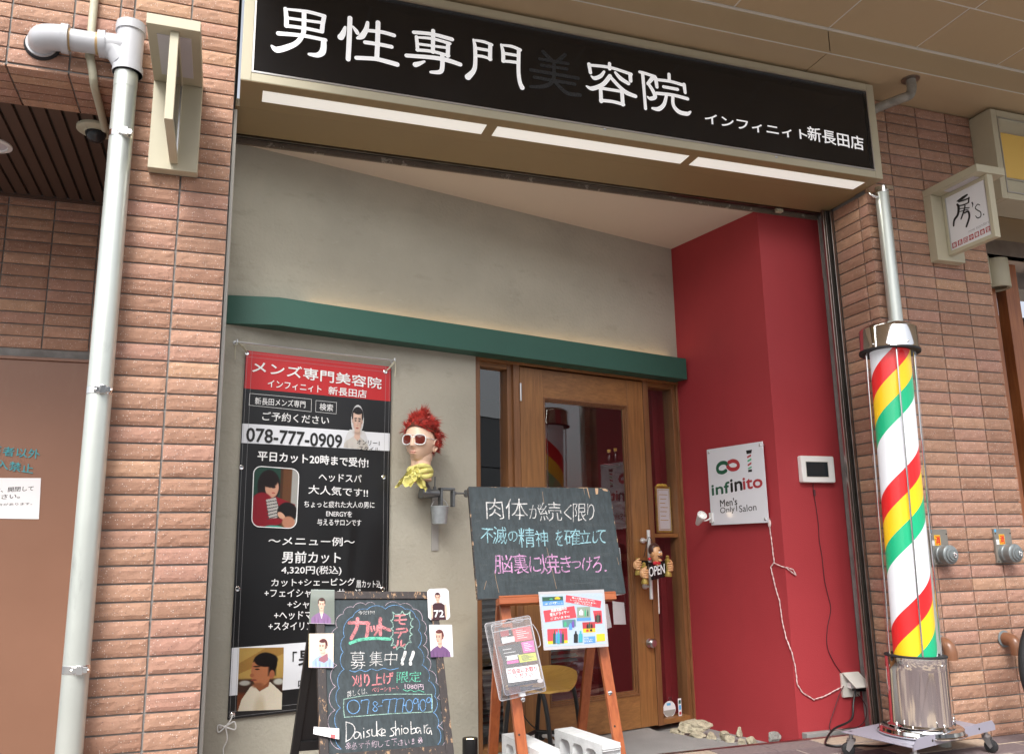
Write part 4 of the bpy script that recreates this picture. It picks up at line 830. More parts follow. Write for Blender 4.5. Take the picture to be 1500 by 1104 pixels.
# ================================================================= BARBER POLE
TILT = V(.030, 0, 1).normalized()
def pole_pt(z): return V(3.732, -.215, 0)+TILT*(z/TILT.z)
bpo = thing('barber_pole', 'tall barber pole with red, yellow, green and white stripes on a wheeled chrome base', 'barber pole', (3.742, -.215, 0))
def stripes():
    m = bpy.data.materials.new('barber_stripes'); m.use_nodes = True; N = m.node_tree.nodes; L = m.node_tree.links; b = N['Principled BSDF']
    tc = N.new('ShaderNodeTexCoord'); sp = N.new('ShaderNodeSeparateXYZ'); L.new(tc.outputs['Object'], sp.inputs[0])
    def mth(op, a, b_=None, c=None):
        n = N.new('ShaderNodeMath'); n.operation = op
        for i, v in enumerate((a, b_, c)):
            if v is None: continue
            if isinstance(v, (int, float)): n.inputs[i].default_value = v
            else: L.new(v, n.inputs[i])
        return n.outputs[0]
    xs = mth('SUBTRACT', sp.outputs[0], mth('MULTIPLY', sp.outputs[2], .030))
    th = mth('DIVIDE', mth('ARCTAN2', sp.outputs[1], xs), 2*math.pi)
    PER = .625; zref = 1.815-.375*PER
    t = mth('FRACT', mth('ADD', mth('DIVIDE', mth('SUBTRACT', zref, sp.outputs[2]), PER), mth('ADD', th, 4.0)))
    r = N.new('ShaderNodeValToRGB'); r.color_ramp.interpolation = 'CONSTANT'; e = r.color_ramp.elements
    e[0].position = 0; e[0].color = (.72, .02, .022, 1); e[1].position = .195; e[1].color = (.90, .56, .015, 1); k = e.new(.40); k.color = (.012, .43, .20, 1); k = e.new(.585); k.color = (.80, .82, .86, 1)
    L.new(t, r.inputs[0]); L.new(r.outputs[0], b.inputs['Base Color']); b.inputs['Roughness'].default_value = .35
    L.new(r.outputs[0], b.inputs['Emission Color']); b.inputs['Emission Strength'].default_value = .12
    return m
ZB0, ZB1, ZC0, ZC1 = .150, .465, 1.975, 2.075
mb = MB(); mb.cyl(pole_pt(ZB1-.01), pole_pt(ZC0+.01), .098, n=72); mb.build('striped_drum', stripes(), bpo, smooth=True)
mb = MB(); mb.cyl(pole_pt(ZB1-.01), pole_pt(ZC0+.01), .127, n=72, caps=False); mb.build('clear_tube', MT['tube'], bpo, smooth=True)
for a in (-118, -205, -28, 62):
    mb = MB(); d = V(math.cos(rad(a)), math.sin(rad(a)), 0)*.119; mb.cyl(pole_pt(ZB1-.01)+d, pole_pt(ZC0+.01)+d, .0042, n=12); mb.build('rod', MT['chrome'], bpo, smooth=True)
mb = MB(); mb.lathe(pole_pt(ZC0), [(.130, .006), (.146, .0), (.149, .004), (.144, .02), (.143, .118), (.140, .123), (.115, .142), (.06, .156), (0, .160)], TILT, 72); cap = mb.build('cap', MT['chrome'], bpo, smooth=True)
mb = MB(); mb.lathe(pole_pt(ZC0), [(.128, .004), (.149, -.004), (.1505, .001), (.1495, .008)], TILT, 72); mb.build('cap_rim', MT['rubber'], cap, smooth=True)
for a in (-165, -95, -30):
    mb = MB(); d = V(math.cos(rad(a)), math.sin(rad(a)), 0); mb.lathe(pole_pt(ZC0+.03)+d*.143, [(.006, 0), (.006, .003), (0, .006)], d, 10); mb.build('screw', MT['chrome'], cap, smooth=True)
mb = MB(); mb.lathe(pole_pt(ZB0), [(.150, 0), (.150, .004), (.137, .012), (.1375, .25), (.1385, .252), (.1385, .315)], TILT, 96); base = mb.build('chrome_base', MT['chrome'], bpo, smooth=True)
mb = MB(); mb.lathe(pole_pt(ZB1), [(.128, 0.002), (.1395, -.003), (.142, .002), (.1395, .007), (.128, .004)], TILT, 72); mb.build('base_rim', MT['rubber'], base, smooth=True)
for a in (-150, -80):
    mb = MB(); d = V(math.cos(rad(a)), math.sin(rad(a)), 0); mb.lathe(pole_pt(ZB1-.035)+d*.138, [(.006, 0), (.006, .003), (0, .006)], d, 10); mb.build('screw', MT['chrome'], base, smooth=True)
FC = pole_pt(.13)
mb = MB(); mb.lathe((FC.x, FC.y, .118), [(.195, 0), (.195, .006), (.188, .010), (.185, .026), (.178, .030), (0, .030)], n=72); flange = mb.build('flange', MT['chrome'], bpo, smooth=True)
for a in (-172, -98, -12, 80):
    mb = MB(); c = V(FC.x+.168*math.cos(rad(a)), FC.y+.168*math.sin(rad(a)), .148); mb.cyl(c, c+V(0, 0, .012), .010, n=6); mb.cyl(c+V(0, 0, .010), c+V(0, 0, .026), .005, n=10); mb.ball(c+V(0, 0, .027), .007, n=6); mb.build('bolt', MT['chrome'], flange, smooth=True)
PT = .112; q0 = on_z(1243, 1073, PT); q1 = on_z(1338, 1094.5, PT); q2 = on_z(1456, 1064.5, PT); q0 = q1+(q0-q1).normalized()*.40; q3 = q0+(q2-q1)
mb = MB(); Pz = Plane((0, 0, 0), (1, 0, 0), (0, 1, 0)); mb.ext(Pz, [(p.x, p.y) for p in (q0, q1, q2, q3)], PT-.004, PT)
plate = mb.build('base_plate', MT['lav'], bpo, bevel=.001)
mb = MB(); e = (q2-q1); nn = V(e.y, -e.x, 0).normalized()*.0015
mb.add([q1+nn+V(0, 0, .004), q1+nn+e*.05+V(0, 0, .034), q2+nn-e*.02+V(0, 0, .034), q2+nn+e*.012+V(0, 0, .010), q2+nn+e*.012-V(0, 0, .012), q1+nn-V(0, 0, .012)]+[p for p in ()], [(0, 5, 4, 3, 2, 1)])
mb.add([q1-nn+V(0, 0, .004), q1-nn+e*.05+V(0, 0, .034), q2-nn-e*.02+V(0, 0, .034), q2-nn+e*.012+V(0, 0, .010), q2-nn+e*.012-V(0, 0, .012), q1-nn-V(0, 0, .012)], [(0, 1, 2, 3, 4, 5)])
mb.add([q1+nn-V(0, 0, .012), q1-nn-V(0, 0, .012), q2-nn+e*.012-V(0, 0, .012), q2+nn+e*.012-V(0, 0, .012)], [(0, 1, 2, 3)])
mb.add([q1+nn+e*.05+V(0, 0, .034), q2+nn-e*.02+V(0, 0, .034), q2-nn-e*.02+V(0, 0, .034), q1-nn+e*.05+V(0, 0, .034)], [(0, 1, 2, 3)])
lipo = mb.build('flange_lip', MT['lav'], bpo)
for t in (.22, .80):
    mb = MB(); c = q1+e*t+nn*1.1+V(0, 0, .010); mb.lathe(c, [(.006, 0), (.006, .001), (0, .0012)], nn, 12); mb.build('hole', MT['gap'], lipo)
cst = None
def caster(p, ang):
    c = bpy.data.objects.new('caster', None); scn.collection.objects.link(c); c.parent = bpo; c.location = p-bpo.location
    mb = MB(); d = V(math.cos(ang), math.sin(ang), 0); s = V(-d.y, d.x, 0); ax = p+d*.018+V(0, 0, .030)
    mb.cyl(p+V(0, 0, .078), p+V(0, 0, .112), .010, n=12); mb.cyl(p+V(0, 0, .070), p+V(0, 0, .082), .020, n=20)
    for k in (-1, 1):
        o = s*(.015*k)-s*.0012; pts = [p-d*.016+V(0, 0, .07)+o, p+d*.02+V(0, 0, .07)+o, ax+d*.012+V(0, 0, .002)+o, ax-V(0, 0, .010)+o, ax-d*.012+V(0, 0, .004)+o]; n_ = len(pts)
        mb.add(pts+[q+s*.0024 for q in pts], [tuple(range(n_)), tuple(range(n_, 2*n_))[::-1]]+[(i, n_+i, n_+(i+1) % n_, (i+1) % n_) for i in range(n_)])
    mb.cyl(ax-s*.018, ax+s*.018, .005, n=10); mb.build('fork', MT['caster'], c, smooth=True)
    mb = MB(); mb.lathe(ax-s*.011, [(0, 0), (.026, 0), (.030, .003), (.030, .019), (.026, .022), (0, .022)], s, 30); mb.build('wheel', MT['rubber'], c, smooth=True)
ctr = (q0+q1+q2+q3)/4
for k, q in enumerate((q0, q1, q2, q3)):
    pp = q+(ctr-q).normalized()*.045; caster(V(pp.x, pp.y, 0), (2.6, -2.2, -1.2, 1.1)[k])

# ================================================================= BANNER
bs0, bs1 = .092, .853; bz1 = WL.uv(355, 513.5)[1]; bz0 = .292
bn = thing('banner', 'tall black and red vinyl banner with white lettering and photos on the plaster wall', 'banner', WL.P((bs0+bs1)/2, bz0, 0))
def wave(u, v):
    t = (v-bz0)/(bz1-bz0); U = (u-bs0)/(bs1-bs0)
    a = math.sin(min(1, max(0, t))*math.pi)
    return .014+.0065*a*math.sin(U*7+v*3.2)+.0035*a*math.sin(U*13-v*5+1)+.010*math.exp(-((U-.18-(1-t)*.55)/.05)**2)*a*(1-t)+.006*math.exp(-((U-.82+(1-t)*.2)/.04)**2)*a+.009*math.exp(-((t-.12)/.05)**2)*math.sin(U*3.14)
BF = lambda u, v, o: WL.P(u, v, o+wave(u, v))
zh = WL.uv(354, 568, .015)[1]; zw1, zw0 = WL.uv(352, 619.5, .015)[1], WL.uv(351, 648, .015)[1]; zb1, zb0 = WL.uv(338.7, 948.5, .015)[1], WL.uv(335.6, 1018.5, .015)[1]
def grid(mb, u0, u1, v0, v1, off, mi, nu=70, dv=.010):
    nv = max(1, int((v1-v0)/dv)); vs = [BF(u0+(u1-u0)*i/nu, v0+(v1-v0)*j/nv, off) for j in range(nv+1) for i in range(nu+1)]; n = nu+1
    mb.add(vs, [(j*n+i, j*n+i+1, (j+1)*n+i+1, (j+1)*n+i) for j in range(nv) for i in range(nu)], mi)
mb = MB(); lv = [bz0, zb0, zb1, zw0, zw1, zh, bz1]; mi = [0, 2, 0, 2, 0, 1]
for k in range(6): grid(mb, bs0, bs1, lv[k], lv[k+1], 0, mi[k])
# hem: a doubled edge strip
grid(mb, bs0, bs0+.004, bz0, bz1, .0015, 3, 1); grid(mb, bs1-.004, bs1, bz0, bz1, .0015, 3, 1)
sheet = mb.build('sheet', [MT['banner'], MT['bred'], MT['bwhite'], MT['banner']], bn, smooth=True)
mb = MB()
for u in (bs0+.010, bs0+.032, bs1-.010, bs1-.032):
    stroke(mb, WL, [(u, bz0+(bz1-bz0)*k/70) for k in range(71)], .0011, .0006, 0, smooth=False, cap=False, fn=BF)
for v in (bz0+.010, bz0+.032, bz1-.010, bz1-.030): stroke(mb, WL, [(bs0+(bs1-bs0)*k/40, v) for k in range(41)], .0011, .0007, 0, smooth=False, cap=False, fn=BF)
mb.build('stitching', MT['hem'], sheet)
mb = MB(); WS = WL.shift(.015)
def bt(body, p0, p1, h, bold=.014, m=0):
    l = MB(); text(l, WS, body, p0, p1, h, .0, 0, bold, fn=lambda u, v, o: BF(u, v, .0022+o)); l.build('lettering', MT['kink'] if m else MT['bink'], sheet)
bt('メンズ専門美容院', (369.4, 545), (558.5, 570), 17.5, .02); bt('インフィニィト', (391.7, 567), (470.5, 575.5), 11, .016); bt('新長田店', (481, 577.5), (536.7, 583), 12, .016)
bt('新長田メンズ専門', (373.3, 592), (446.9, 597.5), 10.5, .004); bt('検索', (467.9, 600.5), (487.6, 602.5), 10.5, .004); bt('ご予約ください', (383.8, 615.5), (481.6, 622), 13, .006)
bt('平日カット20時まで受付!', (377.3, 674), (540.1, 684.5), 14, .028); bt('ヘッドスパ', (465.8, 704.5), (529.6, 707), 12, .014); bt('大人気です!!', (450.8, 723), (539.3, 728), 13, .014)
bt('ちょっと疲れた大人の男に', (444.3, 743), (548.8, 744), 10, .008); bt('ENERGYを', (476.6, 756), (514.7, 757), 8.5, .01); bt('与えるサロンです', (463.2, 769), (529.1, 770), 9.5, .01)
bt('〜メニュー例〜', (393.8, 798), (518.7, 799.5), 13, .016); bt('男前カット', (413.5, 824), (498.2, 824.5), 17, .018); bt('4,320円(税込)', (412.5, 842), (499.1, 842), 14, .014)
bt('カット+シェービング', (397.9, 858.5), (518.7, 857), 11.5, .014); bt('眉カット込', (520.9, 860), (557.4, 860.5), 11, .004); bt('+フェイシャルマッサージ', (387.6, 874.5), (527, 873.5), 12, .014)
bt('+シャ', (421.2, 890.5), (453, 890.5), 11, .014); bt('+ヘッドマ', (401.6, 907), (457, 906.5), 12, .014); bt('+スタイリン', (393.2, 922.5), (459, 922), 12, .014)
for q in (((366, 576), (456, 584.6), (455.6, 603), (365, 593.2)), ((462.7, 586.4), (492.9, 589.3), (492.3, 606), (462, 603))):
    outline(mb, WS, [WS.uv(*p) for p in q], .0016, 0, fn=lambda u, v, o: BF(u, v, .0024))
mb.build('text_border', MT['bink'], sheet)
bt('078-777-0909', (361, 646), (500.2, 656), 20, .03, m=1); bt('オンリー1', (522.5, 650.7), (556.4, 652.5), 7.5, .0, m=1); bt('スタイル', (525.7, 660), (556.4, 662), 7.5, .0, m=1)
bt('「', (428, 968), (434, 967.8), 14, .02, m=1); bt('男', (436.5, 973.5), (460, 973), 21, .03, m=1); bt('呼', (436, 1008), (452, 1007), 13, .006, m=1)
def rr(x, y, r=.13, a=1.3):   # rounded rectangle mask in 0..1 space
    dx = max(abs(x-.5)-(.5-r*a), 0)/(r*a); dy = max(abs(y-.5)-(.5-r), 0)/r; return dx*dx+dy*dy < 1
def banner_photo(name, art, q, off, mask=None):
    uv = [WS.uv(*p) for p in q]; f_ = bilerp([Vector(p) for p in uv])
    art.mesh(name, lambda x, y: BF(f_(x, y)[0], f_(x, y)[1], off), sheet, mask=mask)
a = Art(84, 110, (236, 238, 240)); a.person(.50, .36, 1.28, (232, 196, 176), (26, 22, 22), (222, 216, 208), 0)
banner_photo('portrait_photo', a, ((506, 588), (543, 592), (541, 659), (503, 655)), .0010, mask=lambda x, y: ((x-.5)/.245)**2+((y-.37)/.325)**2 < 1 or (y > .60 and (x-.5)**2/.25+(y-1.05)**2/.30 < 1))
a = Art(90, 116, (110, 70, 42)); a.rect(0, 0, .62, 1, (38, 74, 62)); a.rect(.85, 0, 1, 1, (176, 176, 170)); a.rect(.60, 0, .66, 1, (80, 50, 30)); a.ell(.35, .32, .25, .27, (30, 18, 18), .08); a.rect(.12, .3, .4, .55, (30, 18, 18), .05); a.ell(.42, .34, .15, .17, (226, 170, 142), .1); a.ell(.35, .22, .2, .12, (30, 18, 18), .2)
a.ell(.22, .85, .34, .42, (150, 24, 40), .06); a.poly([(.30, .55), (.52, .5), (.62, .78), (.42, .95)], (205, 200, 195))
for k in range(6): a.poly([(.30+k*.008, .58+k*.055), (.54+k*.01, .54+k*.05), (.545+k*.01, .555+k*.05), (.31+k*.008, .595+k*.055)], (70, 70, 75))
a.poly([(.5, .48), (.95, .6), (.9, .72), (.6, .66)], (150, 24, 40)); a.ell(.78, .74, .22, .17, (22, 16, 16), .1); a.ell(.66, .80, .10, .05, (232, 180, 150), .2, .5); a.ell(.40, .93, .3, .07, (150, 24, 40), .2, -.2); a.ell(.82, .9, .14, .1, (200, 140, 110), .2); a.ell(.5, .99, .2, .03, (60, 170, 150), .4); a.ell(.45, .33, .05, .022, (40, 25, 25), .4); a.ell(.38, .33, .04, .018, (40, 25, 25), .4); a.ell(.46, .43, .04, .012, (190, 90, 80), .4)
Q = ((372, 682), (437.7, 687), (433.8, 773.7), (368.9, 770.5)); banner_photo('salon_photo', a, Q, .0010, mask=lambda x, y: rr(x, y))
mb = MB(); uv = [Vector(WS.uv(*p)) for p in Q]; f_ = bilerp(uv); ring = []
for cx, cy, a0 in ((1, 0, -90), (1, 1, 0), (0, 1, 90), (0, 0, 180)):
    for k in range(6):
        t = rad(a0+k*18); ex, ey = .17, .13; x = (1-ex if cx else ex)+math.cos(t)*ex; y = (1-ey if cy else ey)+math.sin(t)*ey; ring.append(tuple(f_(x, y)))
outline(mb, WS, ring, .004, 0, fn=lambda u, v, o: BF(u, v, .0018)); mb.build('photo_border', MT['bink'], sheet)
a = Art(90, 124, (196, 160, 88)); a.poly([(0, .25), (.6, 0), (1, 0), (1, .1), (0, .42)], (170, 128, 66)); a.rect(0, .5, 1, 1, (66, 44, 34), .04); a.ell(.15, .56, .12, .04, (190, 190, 180), .5); a.ell(.9, .55, .12, .05, (205, 205, 195), .5); a.rect(0, .72, .3, 1, (120, 60, 30), .06)
a.poly([(.03, 1), (.10, .82), (.28, .62), (.45, .56), (.72, .56), (1, .74), (1, 1)], (236, 226, 204)); a.ell(.5, .98, .12, .2, (214, 200, 172), .8); a.poly([(.40, .50), (.70, .46), (.68, .62), (.48, .70), (.38, .62)], (150, 88, 58)); a.ell(.58, .26, .27, .18, (22, 17, 16), .08); a.ell(.50, .38, .22, .24, (190, 122, 84), .07); a.poly([(.28, .38), (.30, .24), (.52, .2), (.62, .34), (.70, .50), (.62, .56), (.40, .62)], (188, 120, 82)); a.ell(.60, .2, .26, .11, (22, 17, 16), .15); a.rect(.66, .22, .82, .44, (22, 17, 16), .06); a.ell(.74, .43, .06, .07, (176, 106, 74), .2)
a.ell(.40, .30, .08, .012, (40, 26, 22), .6); a.ell(.41, .345, .05, .012, (40, 24, 20), .6); a.ell(.30, .44, .045, .03, (170, 102, 70), .5); a.ell(.34, .515, .07, .014, (140, 66, 56), .5); a.ell(.44, .6, .12, .04, (150, 92, 62), .7)
banner_photo('diner_photo', a, ((350.5, 948.5), (415.5, 947.5), (412.5, 1038.5), (346.5, 1041)), .0010)
for p in ((361.7, 517), (564.6, 544.5), (354, 684), (562.6, 698.5), (348, 861.9), (560.6, 862), (340.6, 1046.5)):
    mb = MB(); u, v = WS.uv(*p); c = BF(u, v, .0015); mb.lathe(c, [(.005, .001), (.009, .0018), (.0115, 0)], WL.n, 18); mb.lathe(c, [(0, .0004), (.005, .0006)], WL.n, 12, mi=1); mb.build('grommet', [MT['chrome'], MT['gap']], sheet, smooth=True)
mb = MB(); a_, b_ = WL.at(347, 500.5, .03), WL.at(578, 531.5, .03); b_.z = a_.z; mb.cyl(a_, b_, .0045, n=14)
mb.build('hanging_rod', MT['steel'], bn, smooth=True)
for p in (a_, b_):
    mb = MB(); mb.cyl(p-WL.n*.03, p+WL.n*.006, .0035, n=10); mb.cyl(p-WL.n*.03, p-WL.n*.026, .011, n=16); mb.cyl(p+V(0, 0, -.004), p+V(0, 0, .012), .005, n=8); mb.build('hook', MT['steel'], bn, smooth=True)
g1, g2 = BF(*WS.uv(361.7, 517), .004), BF(*WS.uv(564.6, 544.5), .004)
for s_, e_, sw in ((a_, g1, -1), (b_, g2, 1)):
    mb = MB(); mb.tube([s_, s_.lerp(e_, .5)+WL.n*.006, e_], .0022, n=8); mb.tube([s_+WL.n*.003, s_.lerp(e_, .5)+WL.n*.014+WL.e1*.004, e_], .0022, n=8); mb.tube([s_, s_+WL.e1*(.006*sw)+V(0, 0, -.03), s_+WL.e1*(.004*sw)+V(0, 0, -.085)], .0022, n=8); mb.build('tie_cord', MT['cable'], bn, smooth=True)
g3 = BF(*WS.uv(340.6, 1046.5), .004); k_ = g3+V(-.028, -.006, -.045)
mb = MB(); mb.tube([g3, g3.lerp(k_, .5)+WL.n*.01, k_], .0028, n=8); mb.tube([k_, k_+V(.035, -.01, .02), k_+V(.04, -.01, -.012), k_], .0028, n=8); mb.tube([k_, k_+V(-.03, -.005, .01), k_+V(-.028, 0, -.02), k_], .0028, n=8); mb.tube([k_, k_+V(.01, 0, -.05), k_+V(-.004, .0, -.09), k_+V(.002, .0, -.13)], .0028, n=8); mb.ball(k_, .007, n=6); mb.build('tie_cord', MT['white'], bn, smooth=True)
mb = MB(); mb.cyl(k_+V(-.02, .03, 0), k_+V(-.02, -.004, 0), .006, n=8); mb.build('hook', MT['steel'], bn, smooth=True)

# ================================================================= MANNEQUIN HEAD
hc = WL.at(616.5, 642.5, .135)                      # middle of the head
tocam = (CAM-hc); tocam.z = 0; tocam.normalize(); fd = (Matrix.Rotation(rad(-25), 3, 'Z') @ tocam).normalized()
if fd.dot(-cr) < 0: fd = (Matrix.Rotation(rad(25), 3, 'Z') @ tocam).normalized()
lat = V(0, 0, 1).cross(fd).normalized()
HM = Matrix((lat, fd, V(0, 0, 1))).transposed() @ Matrix.Rotation(rad(3), 3, 'Y') @ Matrix.Rotation(rad(1), 3, 'X')
def H(a, b, c): return hc+HM @ V(a, b, c)
hd = thing('mannequin_head', 'mannequin head with spiky red hair, white sunglasses and a yellow scarf', 'mannequin head', (hc.x, hc.y, hc.z-.22))
def G(x, s): return math.exp(-(x/s)**2)
def face(p):
    x, y, z = p
    if z > 0: z *= .86
    if z < -.015:
        t = min(1, (-z-.015)/.103); x *= 1-.30*t**1.9; y *= (1-.04*t) if y > 0 else (1-.45*t)
    if y > 0:
        y *= .97
        nz = max(0, min(1, (.012-z)/.060)) if z > -.050 else math.exp(-((z+.050)/.006)**2)
        y += .0265*G(x, .0095+.005*nz)*nz*(1 if z < .012 else 0)
        y += .0035*G(z-.012, .010)*G(abs(x)-.028, .022); y -= .007*G(z+.012, .013)*G(abs(x)-.031, .016)
        y += .0065*G(z+.074, .0055)*G(x, .020)+.0065*G(z+.086, .006)*G(x, .018)-.003*G(z+.080, .0028)*G(x, .022)
        y += .009*G(z+.108, .014)*G(x, .026); x += (.003*G(z+.030, .022)) * (1 if x > 0 else -1) * G(abs(x)-.055, .02)
    return V(x, y, z)
mb = MB(); mb.ball(hc, .077, .095, .122, n=48, M=HM, fn=face)
mb.tube([H(0, -.020, -.070), H(0, -.018, -.12), H(.004, -.014, -.165), H(.012, -.012, -.215)], [.056, .051, .050, .052], n=32)
for s in (-1, 1):
    def ear(p, s=s): return V(p.x, p.y, p.z)
    EM = HM @ Matrix.Rotation(rad(22*s), 3, 'Z') @ Matrix.Rotation(rad(8), 3, 'X')
    mb.ball(H(.071*s, -.016, -.036), .0055, .018, .031, n=12, M=EM)
    mb.tube([H(.074*s, .002, -.030), H(.079*s, -.004, -.008), H(.082*s, -.020, -.003), H(.083*s, -.032, -.020), H(.081*s, -.028, -.044), H(.076*s, -.012, -.062)], .0045, n=10)
skin = mb.build('head', MT['skin'], hd, smooth=True)
mb = MB(); mb.ball(H(0, .0872, -.0755), .019, .0050, .0036, n=10, M=HM); mb.ball(H(0, .0862, -.0832), .016, .0050, .0036, n=10, M=HM); mb.build('lips', MT['lips'], skin, smooth=True)
# hair: scalp cap plus several hundred spikes
def scalp(th, ph): return V(math.sin(th)*math.cos(ph)*.079, math.sin(th)*math.sin(ph)*.098-.002, math.cos(th)*(.106 if math.cos(th) > 0 else .121))
mb = MB(); R_, S_ = 18, 40; vs = []; fs = []
for i in range(R_+1):
    for j in range(S_):
        ph = 2*math.pi*j/S_; fr_ = max(0, math.sin(ph)); lim = 1.98-.92*fr_**.7-.30*abs(math.cos(ph))**4*(1 if math.sin(ph) > -.3 else 0); th = lim*i/R_
        q = scalp(th, ph)*1.03; vs.append(H(q.x, q.y, q.z))
for i in range(R_):
    for j in range(S_): fs.append((i*S_+j, (i+1)*S_+j, (i+1)*S_+(j+1) % S_, i*S_+(j+1) % S_))
mb.add(vs, fs); hair = mb.build('hair', MT['hairdark'], hd, smooth=True)
mb = MB(); rnd = random.Random(3)
for k in range(3600):
    ph = rnd.uniform(0, 2*math.pi); fr_ = max(0, math.sin(ph)); lim = (2.05 if math.sin(ph) < 0 else 1.86)-.84*fr_**.7-.20*abs(math.cos(ph))**4*(1 if math.sin(ph) > -.3 else 0); th = math.acos(1-rnd.random()*(1-math.cos(lim)))
    q = scalp(th, ph); nrm = V(q.x/.075**2, q.y/.096**2, q.z/.121**2).normalized()
    up_ = max(0, 1-th/1.1); cl = V(noise.noise(q*34), noise.noise(q*34+V(9, 0, 0)), noise.noise(q*34+V(0, 9, 0)))*1.5; d = (nrm*(.50+.6*up_)+cl+V(rnd.gauss(0, .12), rnd.gauss(0, .12)-.75+.55*up_, .40*up_+.10-.35*(th > 1.2)+rnd.gauss(0, .12))).normalized(); ln = rnd.uniform(.020, .044)*(1+1.1*max(0, noise.noise(q*40+V(3, 3, 3))))*(1.2 if th < .8 else .95)*(.5 if th > 1.35 and fr_ > 0 else 1)
    b = q*1.01; w_ = rnd.uniform(.0011, .0024); dd = (d+V(rnd.gauss(0, .25), rnd.gauss(0, .25)-.1, -.25)).normalized(); m1 = b+d*ln*.6; tip = m1+dd*ln*.5
    sx_ = d.orthogonal().normalized(); sy_ = d.cross(sx_)
    tri = [sx_, (-.5*sx_+.87*sy_), (-.5*sx_-.87*sy_)]; P = [b+t*w_ for t in tri]+[m1+t*w_*.75 for t in tri]+[tip]
    mb.add([H(*p) for p in P], [(0, 1, 4, 3), (1, 2, 5, 4), (2, 0, 3, 5), (3, 4, 6), (4, 5, 6), (5, 3, 6)])
mb.build('spikes', MT['hair'], hair)
# sunglasses
gl = bpy.data.objects.new('sunglasses', None); scn.collection.objects.link(gl); gl.parent = hd; gl.location = (0, 0, 0)
def lens_pts(s, k=1.0, n=28):
    o = []
    for i in range(n):
        t = 2*math.pi*i/n; cx, cz = math.cos(t), math.sin(t); e_ = 2.7; r = (abs(cx)**e_+abs(cz)**e_)**(-1/e_)
        x = s*.035+cx*r*.0285*k*(1+.08*s*0); z = -.013+cz*r*.0235*k-(.004 if cz < 0 else 0)*abs(cz)+.002*s*cx*0; y = .093-.30*max(0, abs(x)-.010)**1.25*2.1
        o.append((x, y, z))
    return o
mb = MB()
for s in (-1, 1):
    L_ = lens_pts(s); mb.tube([H(*p) for p in L_], .0030, n=8, closed=True)
mb.tube([H(-.010, .0965, -.006), H(0, .0985, -.003), H(.010, .0965, -.006)], .0026, n=8); mb.tube([H(-.018, .0955, .005), H(0, .0985, .009), H(.018, .0955, .005)], .0016, n=6)
for s in (-1, 1): mb.tube([H(.058*s, .073, -.004), H(.070*s, .058, -.004), H(.078*s, -.005, -.006)], .0022, n=8)
mb.build('glasses_frame', MT['white'], gl, smooth=True)
for s in (-1, 1):
    mb = MB(); L_ = [H(*p) for p in lens_pts(s, .96)]; c = sum(L_, V(0, 0, 0))/len(L_)+HM @ V(0, .003, 0); mb.add(L_+[c], [(i, (i+1) % len(L_), len(L_)) for i in range(len(L_))]); mb.build('lens', MT['lens'], gl, smooth=True)
# scarf
mb = MB()
def rough(p, k=.012): return p*(1+.22*noise.noise(p*38))
def wrap(z0, r, k):
    pts = [H(math.cos(t)*r, -.014+math.sin(t)*r, z0+.010*math.sin(t*2+k)) for t in [2*math.pi*i/14 for i in range(14)]]; mb.tube(pts, .0135, n=10, closed=True)
wrap(-.150, .053, 0); wrap(-.168, .056, 1.4); wrap(-.186, .055, 3)
mb.ball(H(.0, .052, -.172), .026, .022, .022, n=14, fn=rough)
def leaf(a, pts, wd, fold):
    pts = [Vector(p) for p in pts]; n_ = 14; vs = []; fs = []
    for i in range(n_+1):
        t = i/n_*(len(pts)-1); k = min(int(t), len(pts)-2); p = pts[k].lerp(pts[k+1], t-k); wv = wd*(math.sin(min(1, i/n_*1.25)*math.pi*.62)+.12)*(1 if i < n_-3 else 1-.22*(i-n_+3))
        for j in range(7):
            s = j/6*2-1; q = p+a*wv*s; z = fold*(math.cos(s*7+i*.5)*.5+abs(s)); vs.append(H(q.x, q.y+z+.003*math.sin(i*1.7+j*2.1), q.z+.004*math.sin(i*1.3+j)))
    for i in range(n_):
        for j in range(6): fs.append((i*7+j, i*7+j+1, (i+1)*7+j+1, (i+1)*7+j))
    mb.add(vs, fs)
leaf(V(.75, .0, .66), [(-.005, .065, -.165), (-.032, .072, -.19), (-.058, .068, -.225), (-.066, .060, -.242)], .040, .014)
leaf(V(1, 0, .1), [(.0, .066, -.170), (-.002, .076, -.20), (-.012, .070, -.250)], .036, .014)
leaf(V(.8, 0, -.5), [(.012, .060, -.172), (.034, .058, -.205), (.058, .045, -.262)], .044, .013)
leaf(V(1, 0, -.1), [(.02, .060, -.150), (.024, .070, -.182), (.020, .066, -.215)], .026, .012)
mb.build('scarf', MT['scarf'], hd, smooth=True)
# clamp
ck = WL.at(628, 722, .10); e1 = WL.e1; nn_ = WL.n
mb = MB(); mb.tube([H(.012, -.012, -.215), ck+V(-.02, -.01, .035), ck+V(0, 0, .0)], .020, n=20); mb.cyl(ck-e1*.035, ck+e1*.055, .020, n=24); mb.cyl(ck-e1*.045, ck-e1*.035, .027, n=20)
mb.build('clamp_barrel', MT['clamp'], hd, smooth=True)
mb = MB(); c2_ = ck+e1*.06
mb.obox(c2_+nn_*.02+V(0, 0, -.075), e1*.014, -nn_*.035, V(0, 0, .105)); mb.obox(c2_+nn_*.02+V(0, 0, .016), e1*.085, -nn_*.035, V(0, 0, .014)); mb.obox(c2_+nn_*.02+e1*.073+V(0, 0, -.068), e1*.013, -nn_*.035, V(0, 0, .083)); mb.obox(ck-nn_*.02-e1*.01+V(0, 0, -.02), e1*.07, -nn_*.08, V(0, 0, .03))
mb.build('clamp_jaw', MT['clamp'], hd, bevel=.003)
